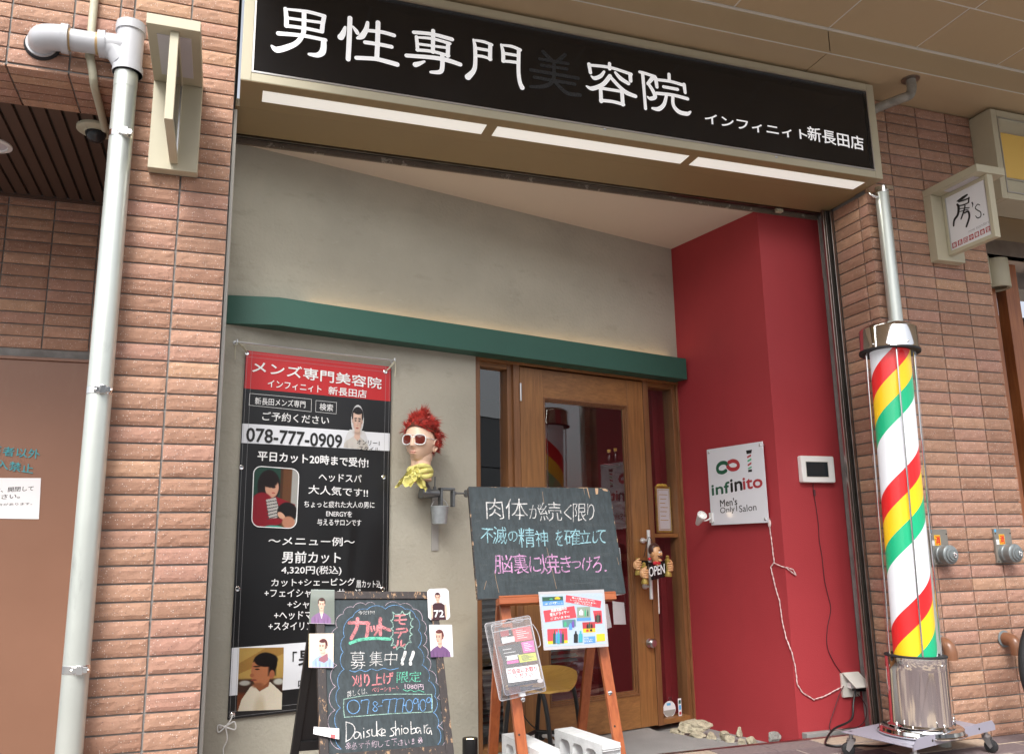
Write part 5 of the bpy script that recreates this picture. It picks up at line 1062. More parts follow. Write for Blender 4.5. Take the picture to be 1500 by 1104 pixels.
mb = MB(); s_ = c2_+e1*.075+nn_*.003+V(0, 0, .003); mb.cyl(s_, s_+e1*.082, .0045, n=12); mb.cyl(s_+e1*.004, s_+e1*.022, .010, n=16)
kn = s_+e1*.078; mb.lathe(kn, [(.008, 0), (.020, .002), (.021, .010), (.008, .013)], e1, 14); mb.cyl(ck+e1*.035+V(0, 0, .018), ck+e1*.037+V(0, 0, .085), .0035, n=10); mb.cyl(ck+e1*.035+V(0, 0, .016), ck+e1*.035+V(0, 0, .034), .009, n=12); mb.build('clamp_screw', MT['clamp'], hd, smooth=True)
mb = MB(); mb.pbox(WL, 1.098, 1.140, 1.0, 1.30, 0.0005, .006); tag(mb.build('flat_bar', MT['greybar'], bevel=.001), 'flat grey bar fixed upright to the plaster wall below the bucket', 'metal bar')
bk = WL.at(644, 752, .085); bk = V(bk.x, bk.y, bk.z-.052)
bt_ = thing('bucket', 'small galvanised bucket hanging under the mannequin head clamp', 'bucket', bk)
mb = MB(); mb.lathe(bk, [(0, .002), (.036, 0), (.037, .004), (.047, .083), (.0495, .088), (.047, .091), (.0445, .086), (.035, .006), (0, .006)], n=36); mb.lathe(bk, [(.0425, .052), (.0440, .055), (.0432, .058)], n=36); mb.lathe(bk, [(.0438, .064), (.0453, .067), (.0448, .070)], n=36); mb.build('pail', MT['zinc'], bt_, smooth=True)
mb = MB(); mb.tube([bk+V(-.046, 0, .084), bk+V(-.03, 0, .115), bk+V(0, 0, .128), bk+V(.03, 0, .115), bk+V(.046, 0, .084)], .002, n=8); mb.build('handle', MT['steel'], bt_, smooth=True)

# ================================================================= A-BOARD (chalk sandwich board)
def tilted(c, yaw, lean, roll):
    c = Vector(c); r = V(math.cos(yaw), math.sin(yaw), 0); nn = V(math.sin(yaw), -math.cos(yaw), 0); u = V(0, 0, 1)*math.cos(lean)-nn*math.sin(lean)
    return Plane(c, r*math.cos(roll)+u*math.sin(roll), -r*math.sin(roll)+u*math.cos(roll))
AB = tilted((1.1383, -.2775, .572), .1327, .4113, -.0402); AW, AT = .25, .297; AFB = -.625
sb = thing('sandwich_board', 'black framed sandwich board covered in coloured chalk writing, standing in front of the banner', 'sandwich board', (1.13, -.2, 0))
fw = .031
mb = MB(); mb.pbox(AB, -AW, -AW+fw, AFB, AT, -.022, 0); mb.pbox(AB, AW-fw, AW, AFB, AT, -.022, 0); mb.pbox(AB, -AW+fw, AW-fw, AT-fw, AT, -.022, 0); bl = AB.uv(478, 1104)[1]; mb.pbox(AB, -AW+fw, AW-fw, bl-.042, bl, -.022, 0)
mb.build('front_frame', MT['aframe'], sb, bevel=.002)
mb = MB(); mb.pbox(AB, -AW+fw-.004, AW-fw+.004, bl-.004, AT-fw+.004, -.016, -.008); cb = mb.build('chalkboard', MT['boardworn'], sb)
topc = AB.P(0, AT, -.03); AR = tilted(topc, .1327, -.30, -.0402)
mb = MB(); lo = -(topc.z)/math.cos(.30)
mb.pbox(AR, -AW, -AW+fw, lo, 0, -.022, 0); mb.pbox(AR, AW-fw, AW, lo, 0, -.022, 0); mb.pbox(AR, -AW+fw, AW-fw, -fw, 0, -.022, 0); mb.pbox(AR, -AW+fw, AW-fw, -.64, -.60, -.022, 0); mb.pbox(AR, -AW+fw-.004, AW-fw+.004, -.605, -fw+.004, -.016, -.008)
mb.build('rear_frame', MT['black'], sb, bevel=.002)
CB = AB.shift(-.008); sc = 4.183
def cuv(x, y): return CB.uv(440+x/sc, 840+y/sc)
pxm = .0026                                         # about one photo pixel on this board, metres
chalk = {}
def ck_(k): return chalk.setdefault(k, MB())
def sz(pts, w_, col, close=False):
    p = [cuv(*q) for q in pts]
    if close: p.append(p[0])
    stroke(ck_(col), CB, p, w_*pxm, .0007, 0)
def scallop(an, bulge, w_, col):
    pts = []
    cx, cy = 520, 640
    for i in range(len(an)-1):
        a, b = Vector(an[i]), Vector(an[i+1]); d = b-a; nn = Vector((d.y, -d.x)).normalized()
        if nn.dot((a+b)/2-Vector((cx, cy))) < 0: nn = -nn
        arc = [a+d*t+nn*bulge*math.sin(math.pi*t)**.7*d.length/100 for t in [k/8 for k in range(9)]]
        stroke(ck_(col), CB, [cuv(*q) for q in arc], w_*pxm, .0007, 0)
scallop([(245, 1075), (192, 960), (212, 835), (215, 690), (222, 560), (205, 440), (225, 330), (262, 245), (325, 205), (400, 190), (455, 186)], 26, .75, 'm')
scallop([(520, 195), (610, 190), (690, 215), (745, 285), (760, 365), (752, 440), (775, 510), (785, 590), (830, 665), (838, 760), (862, 850), (845, 930), (872, 1050)], 24, .75, 'm')
scallop([(250, 1072), (228, 950), (245, 820), (238, 700), (268, 585), (262, 480), (270, 385), (322, 262), (410, 218), (520, 216), (640, 216), (705, 265), (722, 345), (720, 450), (745, 560), (785, 655), (822, 750), (815, 850), (838, 940), (842, 1045)], 20, .8, 'b')
# カット (fat strokes), drawn from the photo
for pts, w_ in (([(300, 300), (350, 300), (420, 302)], 5.2), ([(412, 300), (412, 350), (405, 385)], 5.2), ([(350, 275), (345, 330), (312, 395)], 5.2), ([(432, 325), (437, 350)], 3), ([(450, 322), (455, 345)], 3), ([(472, 318), (470, 350), (455, 375)], 3.4), ([(490, 275), (488, 330), (490, 372)], 5.2), ([(492, 320), (520, 335), (548, 345)], 4.8)): sz(pts, w_, 'r')
sz([(305, 425), (360, 405), (450, 395), (548, 400)], 4.6, 'g')
for pts in ([(582, 258), (640, 252)], [(578, 285), (648, 280)], [(610, 258), (608, 300), (640, 308)], [(590, 340), (635, 335)], [(578, 362), (648, 355)], [(618, 362), (600, 390)], [(648, 335), (655, 348)], [(598, 410), (592, 440), (572, 452)], [(618, 408), (618, 445), (640, 432)]): sz(pts, 2.6, 'r')
zz = [(565, 235), (600, 248), (625, 228), (645, 248), (672, 232), (672, 262), (690, 275), (675, 300), (690, 325), (672, 345), (685, 372), (670, 395), (678, 420), (655, 430), (640, 462), (615, 448), (590, 465), (582, 440), (555, 440), (568, 412), (552, 390), (566, 362), (555, 335), (568, 310), (553, 285), (570, 262)]
for i in range(len(zz)):
    a, b = Vector(zz[i]), Vector(zz[(i+1) % len(zz)]); c = (a+b)/2; c += (Vector((622, 348))-c).normalized()*7; sz([tuple(a), tuple(c), tuple(b)], 1.4, 't')
HND = []
def ct(body, a, b, h, col, bold=-.006, jit=.0015, shear=0): text(ck_(col), CB, body, (440+a[0]/sc, 840+a[1]/sc), (440+b[0]/sc, 840+b[1]/sc), h, .0012, 0, bold, jit=jit, shear=shear)
ct('今だけ!!', (355, 250), (455, 247), 5.8, 'w', .0); HND.append(('w', -.012, (('募', 305, 396, 476, 584), ('集', 420, 502, 476, 566), ('中', 512, 590, 474, 560))))
for x0 in (632, 682):
    sz([(x0+10, 480), (x0+5, 500), (x0-8, 530)], 4.6, 'w'); sz([(x0-8, 548), (x0-8, 552)], 5, 'w')
sz([(303, 592), (335, 600), (365, 588), (400, 598), (435, 582), (470, 592), (510, 578), (550, 588), (600, 577)], 1, 'b')
HND += [('r', .01, (('刈', 318, 378, 618, 692), ('り', 392, 428, 612, 690), ('上', 438, 500, 612, 684), ('げ', 506, 568, 604, 676))), ('g', -.004, (('限', 588, 660, 602, 668), ('定', 664, 738, 600, 666)))]; ct('ベリーショート', (440, 727), (605, 715), 7.5, 'r', .008); ct('1080円', (640, 704), (757, 709), 8, 'm', .01)
sz([(630, 708), (655, 718), (675, 710), (700, 722), (725, 714), (757, 724)], 1, 'g'); ct('詳しくは、', (288, 757), (412, 735), 9.5, 'w', -.002)
sz([(266, 768), (400, 745), (600, 736), (804, 738)], 1.1, 't'); sz([(804, 738), (808, 790), (806, 845)], 1.1, 't'); sz([(806, 845), (560, 856), (400, 868), (270, 878)], 1.1, 't'); sz([(270, 878), (264, 820), (266, 768)], 1.1, 't')
def ellp(cx, cy, rx, ry): return [(cx+rx*math.sin(t), cy-ry*math.cos(t)) for t in [2*math.pi*k/10 for k in range(11)]]
def nine(cx, cy): return [(cx+14, cy-14), (cx, cy-24), (cx-13, cy-8), (cx-8, cy+8), (cx+8, cy+2), (cx+15, cy-18), (cx+17, cy+45)]
def seven(x, y, w_=42, h=82): return [[(x, y+18), (x+2, y+2)], [(x+2, y+4), (x+w_, y), (x+w_-3, y+h*.5), (x+w_-8, y+h)]]
for P in [ellp(325, 814, 38, 42), [(472, 790), (455, 782), (445, 796), (458, 812), (472, 828), (458, 842), (444, 830), (458, 812), (474, 794)], [(478, 812), (500, 807)], [(632, 806), (650, 803)], ellp(667, 808, 21, 38), nine(706, 786), ellp(750, 805, 18, 36), nine(786, 780)]+seven(372, 772, 46)+seven(503, 770)+seven(546, 766)+seven(590, 764): sz(P, 1.15, 'b')
_z = 5.77/4.183
for P in ([(385, 95), (387, 180), (385, 265)], [(384, 97), (440, 118), (460, 168), (432, 230), (386, 262)], [(503, 192), (474, 180), (452, 205), (462, 236), (490, 224), (505, 190), (513, 236)], [(534, 178), (536, 230)], [(534, 150), (535, 154)], [(586, 164), (561, 178), (582, 200), (584, 215), (555, 225)], [(604, 160), (606, 210), (638, 210), (645, 160), (651, 216)], [(643, 95), (646, 215)], [(690, 150), (652, 184), (688, 216)], [(690, 192), (715, 184), (711, 161), (690, 166), (686, 202), (717, 212)], [(796, 144), (765, 154), (790, 186), (784, 210), (757, 216)], [(803, 90), (806, 210)], [(806, 172), (830, 150), (839, 206)], [(855, 152), (857, 200)], [(855, 128), (856, 132)], [(890+21*math.sin(t), 170-23*math.cos(t)) for t in [2*math.pi*k/10 for k in range(11)]], [(933, 95), (936, 196)], [(936, 162), (965, 150), (977, 180), (940, 198)], [(1015, 150), (986, 145), (974, 170), (990, 190), (1012, 164), (1019, 196)], [(1045, 125), (1048, 190)], [(1048, 152), (1060, 128), (1077, 122)], [(1100, 150), (1075, 150), (1065, 180), (1085, 195), (1100, 165), (1109, 200)]):
    sz([((x/5.77+440-440)*4.183, (y/5.77+1040-840)*4.183) for x, y in P], 1.25, 'w')
HND.append(('m', -.002, tuple((c, 275+k*40.2+(k > 8)*4, 275+k*40.2+33-(10 if c in '!' else 0), 1034-k*3.2+(8 if c in 'ずしてさい!' else 0), 1078-k*3.4) for k, c in enumerate('※必ず予約して下さい!※'))))
for k, o_ in chalk.items(): o_.build('chalk_writing', MT['ch_'+k], cb)
def V2(a, b): return Vector((a, b))
for k, (col, bold, line) in enumerate(HND):
    mb = MB(); HANDS = mb
    r = random.Random(k+3)
    for ch, x0, x1, yt, yb in line:
        vs, fs = glyphs(ch, bold); a = cuv(x0, yb); b = cuv(x1, yb-r.uniform(0, 6)); c = cuv(x0, yt); sl_2 = r.uniform(-.08, .1); A = Vector(a); U = Vector(b)-A; W = V2(c[0]-a[0]+sl_2*(c[1]-a[1]), c[1]-a[1]); q0 = r.uniform(0, 50)
        mb.add([CB.P(*(A+U*x+W*y+V2(noise.noise(V(x*2+q0, y*2, 1))*.003, noise.noise(V(x*2+q0, y*2, 7))*.003)), .0012) for x, y in vs], fs)
    mb.build('chalk_writing', MT['ch_'+col], cb)
# photo prints fixed on the frame
def print_(q, art, label, pl=AB, off=.004, mask=None, grp='portrait prints on the sandwich board'):
    P = [pl.at(x, y, off) for x, y in q]; f_ = bilerp(P); c = sum(P, V(0, 0, 0))/4
    t = thing('photo_print', label, 'photo print', c, grp)
    art.mesh('printed_sheet', f_, t, mask=mask)
    return t
a = Art(80, 112, (126, 134, 126)); a.ell(.5, .1, .7, .2, (150, 158, 150), .8); a.person(.47, .42, .86, (248, 206, 182), (80, 50, 44), (150, 112, 160), 0, (240, 238, 236)); a.rect(0, 0, 1, .012, (225, 245, 245), .01); a.rect(0, .985, 1, 1, (230, 220, 230), .01)
print_(((455.5, 863), (490, 863.5), (490, 913.5), (452.5, 912.5)), a, 'photo print of a man in a purple jacket, upper left corner of the sandwich board')
a = Art(80, 112, (252, 236, 214)); a.person(.56, .36, .95, (250, 218, 196), (92, 30, 34), (176, 200, 240), 1); a.poly([(.42, .72), (.75, .58), (.78, .78), (.62, .86), (.40, .8)], (170, 110, 124)); a.rect(0, 0, .04, 1, (252, 230, 180)); a.rect(0, .98, 1, 1, (235, 210, 220), .01)
print_(((452.5, 927.5), (489, 927), (488.5, 977.5), (452, 977)), a, 'photo print of a man in a checked shirt, lower left side of the sandwich board')
a = Art(84, 108, (248, 244, 246)); a.person(.47, .28, .72, (246, 196, 170), (70, 36, 40), (66, 30, 38), 0); a.poly([(.22, .52), (.34, .46), (.62, .46), (.78, .54), (.76, .95), (.26, .95)], (66, 30, 38)); a.ell(.18, .72, .05, .24, (246, 200, 178), .2); a.ell(.82, .72, .05, .24, (246, 200, 178), .2)
pr = print_(((625.5, 862), (657, 861), (659.5, 907), (627.5, 908)), a, 'oval-cut photo print of a smiling man in a number 72 shirt', mask=lambda x, y: ((x-.5)/.56)**4+((y-.5)/.52)**4 < 1)
mb = MB(); text(mb, AB, '72', (636.5, 903.5), (650.5, 903.0), 10, .0060, bold=.03); mb.build('number', MT['whitep'], pr)
a = Art(80, 112, (248, 244, 250)); a.person(.42, .36, 1.0, (240, 194, 172), (104, 46, 44), (122, 84, 132), 1)
print_(((628.5, 914.5), (662, 914.5), (664, 961.5), (631, 962)), a, 'photo print of a man with swept brown hair, lower right on the sandwich board')
mb = MB(); q = [AB.uv(x, y) for x, y in ((458.5, 1065), (495.5, 1067.5), (495.5, 1083.5), (457.5, 1075.5))]; mb.ext(AB, q, .012, .0128)
cd_ = mb.build('card', MT['whitep']); tag(cd_, 'small tilted white card stuck on the lower left of the sandwich board frame', 'card')
mb = MB(); q = [AB.uv(x, y) for x, y in ((483, 1076), (489.5, 1076.5), (489.5, 1082), (483, 1081))]; mb.ext(AB, q, .0130, .0134); mb.build('picture', MT['coral'], cd_)
mb = MB(); cu_ = WL.at(688.5, 1080, .24); cx_, cy_ = cu_.x, cu_.y
lt = thing('uplight', 'black cylindrical floor uplight with a warm lit top, by the plaster wall', 'uplight', (cx_, cy_, ZL)); tz = cu_.z
mb.lathe((cx_, cy_, ZL), [(.036, 0), (.037, .005), (.037, tz-ZL-.003), (.036, tz-ZL), (.031, tz-ZL), (.029, tz-ZL-.012), (0, tz-ZL-.012)], n=40); mb.build('housing', MT['black'], lt, smooth=True)
mb = MB(); mb.lathe((cx_, cy_, tz-.009), [(.024, 0), (.018, .003), (0, .004)], n=24); mb.build('lamp', MT['bulb2'], lt, smooth=True)
pl_ = bpy.data.lights.new('uplight', 'SPOT'); pl_.energy = 3; pl_.color = (1, .78, .5); pl_.spot_size = rad(75); pl_.spot_blend = .6; pl_.shadow_soft_size = .02
po = bpy.data.objects.new('lamp_light', pl_); scn.collection.objects.link(po); po.parent = lt; po.location = V(cx_, cy_, tz+.005)-lt.location; po.rotation_euler = (math.pi, 0, 0)

# ================================================================= EASEL WITH CHALKBOARD
BB = tilted((1.9671, .0968, 1.0389), .0286, .2388, .0035)
kb = thing('chalkboard', 'large chalkboard with three lines of Japanese chalk writing, resting on the wooden easel', 'chalkboard', BB.P(0, -.257, 0))
mb = MB(); hw, hh = .365, .2568
mb.ext(BB, [(-hw, -hh), (hw, -hh), (hw, hh-.022), (hw-.006, hh-.008), (hw-.022, hh), (-hw+.004, hh), (-hw, hh-.004)], -.014, 0)
brd = mb.build('board', MT['boardworn'], kb, bevel=.0015)
mb = MB(); w_ = .0035
mb.pbox(BB, -hw-.001, -hw+w_, -hh, hh-.005, -.015, .0006); mb.pbox(BB, -hw+w_, hw-.02, hh-w_*.6, hh+.001, -.015, .0006); mb.pbox(BB, hw-w_*.6, hw+.001, -hh, hh-.022, -.015, .0006); mb.pbox(BB, -hw+w_, hw-w_, -hh-.001, -hh+w_*.7, -.015, .0006)
mb.build('worn_edge', MT['boardedge'], brd)
chip = mat('chipped_wood', (.50, .32, .19), .8, var=.2, vscale=60)
mb = MB(); oz = 5.519
def bu(x, y): return BB.uv(670+x/oz, 700+y/oz)
for P in ([(1112, 78), (1138, 80), (1136, 128), (1120, 132)], [(1170, 84), (1196, 86), (1218, 100), (1212, 108), (1180, 100)], [(1044, 74), (1052, 74), (1072, 168), (1064, 150)], [(1018, 76), (1022, 76), (1030, 140)]): mb.ext(BB, [bu(*p) for p in P], 0, .0005)
for P in ([(688, 110), (692, 160), (700, 205)], [(300, 760), (318, 850), (336, 925)], [(722, 560), (742, 650), (770, 760), (800, 890)], [(1290, 640), (1305, 700)], [(235, 830), (215, 900)]): stroke(mb, BB, [bu(*p) for p in P], .0011, .0006)
mb.build('scratch', chip, brd)
def hand(mb, pl, chars, ox, oy, sc, bold, off, seed=1, jit=.0022):
    """every character set by itself, each a little different in size, slant and place, as a hand writes"""
    r = random.Random(seed)
    for ch, x0, x1, yt, yb in chars:
        vs, fs = glyphs(ch, bold); a = pl.uv(ox+x0/sc, oy+yb/sc); b = pl.uv(ox+x1/sc, oy+(yb-r.uniform(0, 8))/sc); c = pl.uv(ox+x0/sc, oy+yt/sc); sl = r.uniform(-.10, .06); o = []; q0 = r.uniform(0, 50)
        A = Vector(a); U = Vector(b)-A; W = V2(c[0]-a[0]+sl*(c[1]-a[1]), c[1]-a[1])
        for x, y in vs:
            q = A+U*x+W*y; q = q+V2(noise.noise(V(x*1.6+q0, y*1.6, 1))*jit*2.2+noise.noise(V(x*5+q0, y*5, 1))*jit*.5, noise.noise(V(x*1.6+q0, y*1.6, 7))*jit*2.2+noise.noise(V(x*5+q0, y*5, 7))*jit*.5); o.append(pl.P(q.x, q.y, off))
        off += .00004; mb.add(o, fs)
def V2(a, b): return Vector((a, b))
for col, bold, line in (('w', -.012, (('肉', 240, 376, 168, 332), ('体', 388, 570, 168, 334), ('が', 580, 672, 208, 330), ('続', 668, 850, 198, 348), ('く', 858, 922, 218, 336), ('限', 932, 1042, 206, 350), ('り', 1052, 1108, 206, 342))),
        ('c', -.004, (('不', 192, 292, 408, 528), ('滅', 288, 400, 396, 532), ('の', 412, 490, 428, 516), ('精', 496, 630, 402, 560), ('神', 636, 735, 420, 556), ('を', 796, 852, 420, 550), ('確', 866, 992, 414, 546), ('立', 990, 1080, 426, 528), ('し', 1092, 1136, 432, 528), ('て', 1128, 1205, 416, 526))),
        ('p', -.004, (('脳', 300, 448, 622, 770), ('裏', 458, 576, 612, 776), ('に', 588, 676, 634, 764), ('焼', 672, 830, 616, 774), ('き', 836, 920, 630, 764), ('つ', 926, 1000, 668, 730), ('け', 1008, 1086, 640, 752), ('ろ', 1092, 1170, 640, 764), ('.', 1188, 1206, 740, 756)))):
    mb = MB(); hand(mb, BB, line, 670, 700, oz, bold, .0009, seed=len(line)); mb.build('chalk_writing', MT['ch_'+col], brd)
smear = mat('chalk_smear', (.20, .225, .235), .95)
_n = smear.node_tree; _b = _n.nodes['Principled BSDF']; _t = _n.nodes.new('ShaderNodeTexCoord'); _m = _n.nodes.new('ShaderNodeMapping'); _m.inputs['Scale'].default_value = (5, 5, 22); _x = _n.nodes.new('ShaderNodeTexNoise'); _x.inputs['Scale'].default_value = 2.2; _x.inputs['Detail'].default_value = 8; _r = _n.nodes.new('ShaderNodeMapRange'); _r.inputs['From Min'].default_value = .48; _r.inputs['From Max'].default_value = .8; _r.inputs['To Max'].default_value = .22
_n.links.new(_t.outputs['Object'], _m.inputs[0]); _n.links.new(_m.outputs[0], _x.inputs['Vector']); _n.links.new(_x.outputs[0], _r.inputs[0]); _n.links.new(_r.outputs[0], _b.inputs['Alpha'])
MT['smear'] = smear
mb = MB(); mb.add([BB.P(u, v, .0005) for u, v in ((-hw+.02, -hh+.02), (hw-.03, -hh+.02), (hw-.03, hh-.03), (-hw+.02, hh-.03))], [(0, 1, 2, 3)]); mb.build('chalk_dust', smear, brd)
es = thing('easel', 'reddish brown wooden easel holding the big chalkboard, weighted by concrete blocks', 'easel', (1.97, .15, 0))
EZ = BB.shift(-.018)
def zv(z): return (z-EZ.O.z)/EZ.e2.z
def xu(x): return x-EZ.O.x
def leg(pl, xa, xb, za, zb, wd, th, name, m, parent):
    d = Vector((xb-xa, zb-za)); n_ = Vector((d.y, -d.x)).normalized()*wd/2; mb = MB()
    mb.ext(pl, [(xa-n_.x, za-n_.y), (xa+n_.x, za+n_.y), (xb+n_.x, zb+n_.y), (xb-n_.x, zb-n_.y)], -th, 0); return mb.build(name, m, parent, bevel=.002)
lg = leg(EZ, xu(1.756), xu(1.722), zv(0), zv(1.22), .046, .022, 'leg', MT['easel'], es); rg = leg(EZ, xu(2.205), xu(2.168), zv(0), zv(1.22), .046, .022, 'leg', MT['easel'], es)
ER = tilted(EZ.P(0, zv(1.20), -.03), .0286, -.26, 0)
def rx(x): return x-ER.O.x
for xa, xb in ((1.825, 1.80), (2.285, 2.32)):
    xt = xb
    leg(ER, rx(xa), rx(xt), -(ER.O.z)/math.cos(.26), 0, .046, .022, 'leg', MT['easel'], es)
woodxe = wood_mat('easel_wood_cross', (.43, .125, .040), (.27, .062, .020), 0, .4)
mb = MB(); mb.pbox(EZ, xu(1.69), xu(2.262), zv(.755), zv(.782), .0005, .055); mb.pbox(EZ, xu(1.69), xu(2.262), zv(.782), zv(.790), .046, .055); mb.build('tray', woodxe, es, bevel=.002)
mb = MB(); mb.pbox(EZ, xu(1.70), xu(2.19), zv(1.19), zv(1.225), -.045, -.0225); mb.pbox(ER, rx(1.80), rx(2.33), -.06, -.025, -.045, -.0225); mb.build('crossbar', woodxe, es, bevel=.002)
for p in ((766, 1023.5), (893.5, 1014)):
    mb = MB(); c = EZ.at(*p, .0); mb.lathe(c, [(.011, 0), (.011, .003), (.0075, .007), (0, .008)], EZ.n, 14); mb.build('bolt', MT['chrome'], es, smooth=True)
for p in ((760.5, 1075.5), (900.5, 1063)):
    mb = MB(); c = EZ.at(*p, .0); mb.lathe(c, [(.005, .0006), (0, .0008)], EZ.n, 12); mb.build('hole', MT['gap'], es)
# laminated poster
po_ = thing('poster', 'laminated pale blue poster with product pictures, clipped to the easel tray', 'poster', (2.04, -.03, .57))
Q = [EZ.at(x, y, .062) for x, y in ((789, 867.5), (884.5, 864.5), (891, 946.5), (796.5, 952))]
PO = Plane(Q[3], Q[2]-Q[3], (Q[0]-Q[3])-(Q[2]-Q[3]).normalized()*((Q[0]-Q[3]).dot((Q[2]-Q[3]).normalized())))
s8 = 6.495
def pu(x, y): return PO.uv(690+x/s8, 860+y/s8)
mb = MB(); mb.ext(PO, [pu(640, 42), pu(1265, 18), pu(1308, 560), pu(693, 597)], -.0006, .0); lam = mb.build('laminate', MT['plastic_edge'], po_)
mb = MB(); mb.ext(PO, [pu(655, 68), pu(1248, 53), pu(1288, 535), pu(708, 562)], .0003, .0007); shp = mb.build('sheet', MT['paleblue'], po_)
mb = MB()
for k in range(15):
    x0 = 668+k*40
    for j in range(6):
        y0 = 80+j*80; xx = x0+(j % 2)*18
        if xx < 1235: stroke(mb, PO, [pu(xx, y0), pu(xx+24, y0-14)], .0016, .0009, cap=False, smooth=False)
mb.build('diagonal_stripes', MT['paleblue2'], shp)
def pp(name, pts, m, off=.0022): mb = MB(); mb.ext(PO, [pu(*p) for p in pts], .0008, off); return mb.build(name, m, shp)
pp('header_picture', [(676, 92), (872, 84), (874, 122), (678, 132)], MT['dgreen']); pp('blue_strip', [(680, 133), (876, 123), (880, 163), (684, 172)], MT['pblue']); pp('red_strip', [(903, 72), (1237, 128), (1230, 195), (898, 138)], MT['pinkred']); pp('red_strip', [(687, 222), (980, 175), (1002, 285), (704, 330)], MT['pinkred'])
pp('product_panel', [(1008, 188), (1130, 182), (1134, 285), (1010, 292)], mat('print_grey_green', (.24, .30, .24), .5)); pp('blue_strip', [(1004, 292), (1136, 286), (1138, 312), (1006, 318)], MT['pblue'], .0026); pp('product_panel', [(1160, 222), (1240, 218), (1248, 340), (1182, 345)], MT['pinkred'])
pp('product_panel', [(724, 396), (912, 388), (918, 500), (728, 510)], MT['pinkred']); pp('yellow_base', [(728, 511), (918, 501), (920, 528), (730, 540)], MT['sticker_y'], .0014); pp('product_panel', [(868, 310), (992, 303), (996, 370), (872, 378)], mat('print_teal', (.10, .22, .22), .5)); pp('product_panel', [(1058, 332), (1178, 326), (1180, 385), (1062, 392)], MT['ired']); pp('yellow_base', [(1062, 393), (1180, 386), (1184, 424), (1066, 430)], MT['sticker_y'], .0014); pp('yellow_square', [(1190, 442), (1270, 438), (1274, 508), (1194, 514)], MT['sticker_y']); pp('blue_strip', [(1072, 470), (1178, 462), (1182, 524), (1076, 532)], MT['pblue'])
bt2 = {}
def bottle(x, y, w, h, m):
    mb = bt2.setdefault(m, MB()); mb.ext(PO, [pu(x-w/2, y), pu(x+w/2, y), pu(x+w/2, y-h*.7), pu(x+w*.2, y-h*.8), pu(x+w*.2, y-h), pu(x-w*.2, y-h), pu(x-w*.2, y-h*.8), pu(x-w/2, y-h*.7)], .0023, .0030)
for x, y, w, h, m in ((790, 535, 26, 130, 'dgreen'), (812, 530, 20, 110, 'pblue'), (830, 535, 26, 135, 'teal'), (852, 528, 22, 120, 'purple'), (872, 530, 24, 115, 'dgreen'), (945, 400, 30, 60, 'pblue'), (968, 380, 24, 70, 'purple'), (995, 525, 38, 110, 'kink'), (1040, 522, 38, 108, 'teal'), (1186, 330, 16, 80, 'kink'), (1205, 335, 18, 100, 'dgreen'), (1224, 332, 16, 90, 'kink'), (1105, 390, 16, 44, 'kink'), (1124, 390, 18, 60, 'dgreen'), (1146, 388, 16, 46, 'kink'), (1105, 420, 24, 24, 'ired'), (1140, 418, 24, 24, 'kink'), (895, 370, 22, 46, 'ggreen'), (1046, 262, 34, 52, 'whitep'), (1085, 275, 14, 70, 'ggreen'), (1108, 272, 12, 60, 'dgreen'), (760, 118, 30, 14, 'ggreen'), (820, 112, 50, 22, 'sticker_y')): bottle(x, y, w, h, m)
for m, o_ in bt2.items(): o_.build('product_picture', MT[m], shp)
mb = MB(); PT_ = lambda body, a, b, h, bold=.02: text(mb, PO, body, (690+a[0]/s8, 860+a[1]/s8), (690+b[0]/s8, 860+b[1]/s8), h, .0032, 0, bold)
PT_('話題沸騰中の', (762, 236), (912, 212), 4.6); PT_('復元ドライヤー', (752, 276), (935, 246), 5); PT_('ございます!!!', (758, 308), (940, 284), 3.4); PT_('傷んだ髪もつやつや!!', (960, 104), (1175, 136), 2.6); PT_('しっとり仕上がります!', (945, 124), (1190, 160), 2.6); PT_('お試しください!!', (985, 152), (1150, 174), 2.6)
PT_('メンズ専門', (748, 150), (820, 146), 1.6, .01); PT_('オンリー1', (700, 164), (868, 155), 2, .01); PT_('おすすめ', (1078, 490), (1118, 487), 2.2); PT_('シャンプー', (1078, 506), (1160, 500), 2.2); PT_('おためし', (1078, 522), (1160, 516), 2.2)
mb.build('white_lettering', MT['letter'], shp)
# leaflet box
lb = thing('leaflet_box', 'clear plastic leaflet box hanging on the left leg of the easel', 'leaflet box', (1.74, -.1, .40))
cB = EZ.at(754.5, 962, .035); BX = Plane(cB, EZ.e1*math.cos(rad(7))+EZ.e2*math.sin(rad(7)), -EZ.e1*math.sin(rad(7))+EZ.e2*math.cos(rad(7)))
q = [BX.uv(x, y, .03) for x, y in ((709, 902), (778, 893), (799.5, 1009), (737, 1020))]; bw = .108; bh = .160
def rrp(hw, hh, r, n=5):
    o = []
    for cx, cy, a0 in ((1, -1, -90), (1, 1, 0), (-1, 1, 90), (-1, -1, 180)):
        for k in range(n+1): t = rad(a0+90*k/n); o.append((cx*(hw-r)+math.cos(t)*r, cy*(hh-r)+math.sin(t)*r))
    return o
def loft(mb, pl, rings, mi=0):
    n = len(rings[0][0]); vs = []; fs = []
    for pts, o in rings: vs += [pl.P(u, v, o) for u, v in pts]
    for k in range(len(rings)-1): fs += [(k*n+i, k*n+(i+1) % n, (k+1)*n+(i+1) % n, (k+1)*n+i) for i in range(n)]
    mb.add(vs, fs, mi)
mb = MB(); loft(mb, BX, [(rrp(bw, bh, .012), 0), (rrp(bw, bh, .012), .003), (rrp(bw-.008, bh-.008, .012), .004), (rrp(bw-.012, bh-.012, .014), .034), (rrp(bw-.018, bh-.018, .014), .038)])
mb.add([BX.P(u, v, .0385) for u, v in rrp(bw-.018, bh-.018, .014)], [tuple(range(24))]); mb.build('tray', MT['milky'], lb, smooth=True)
mb = MB()
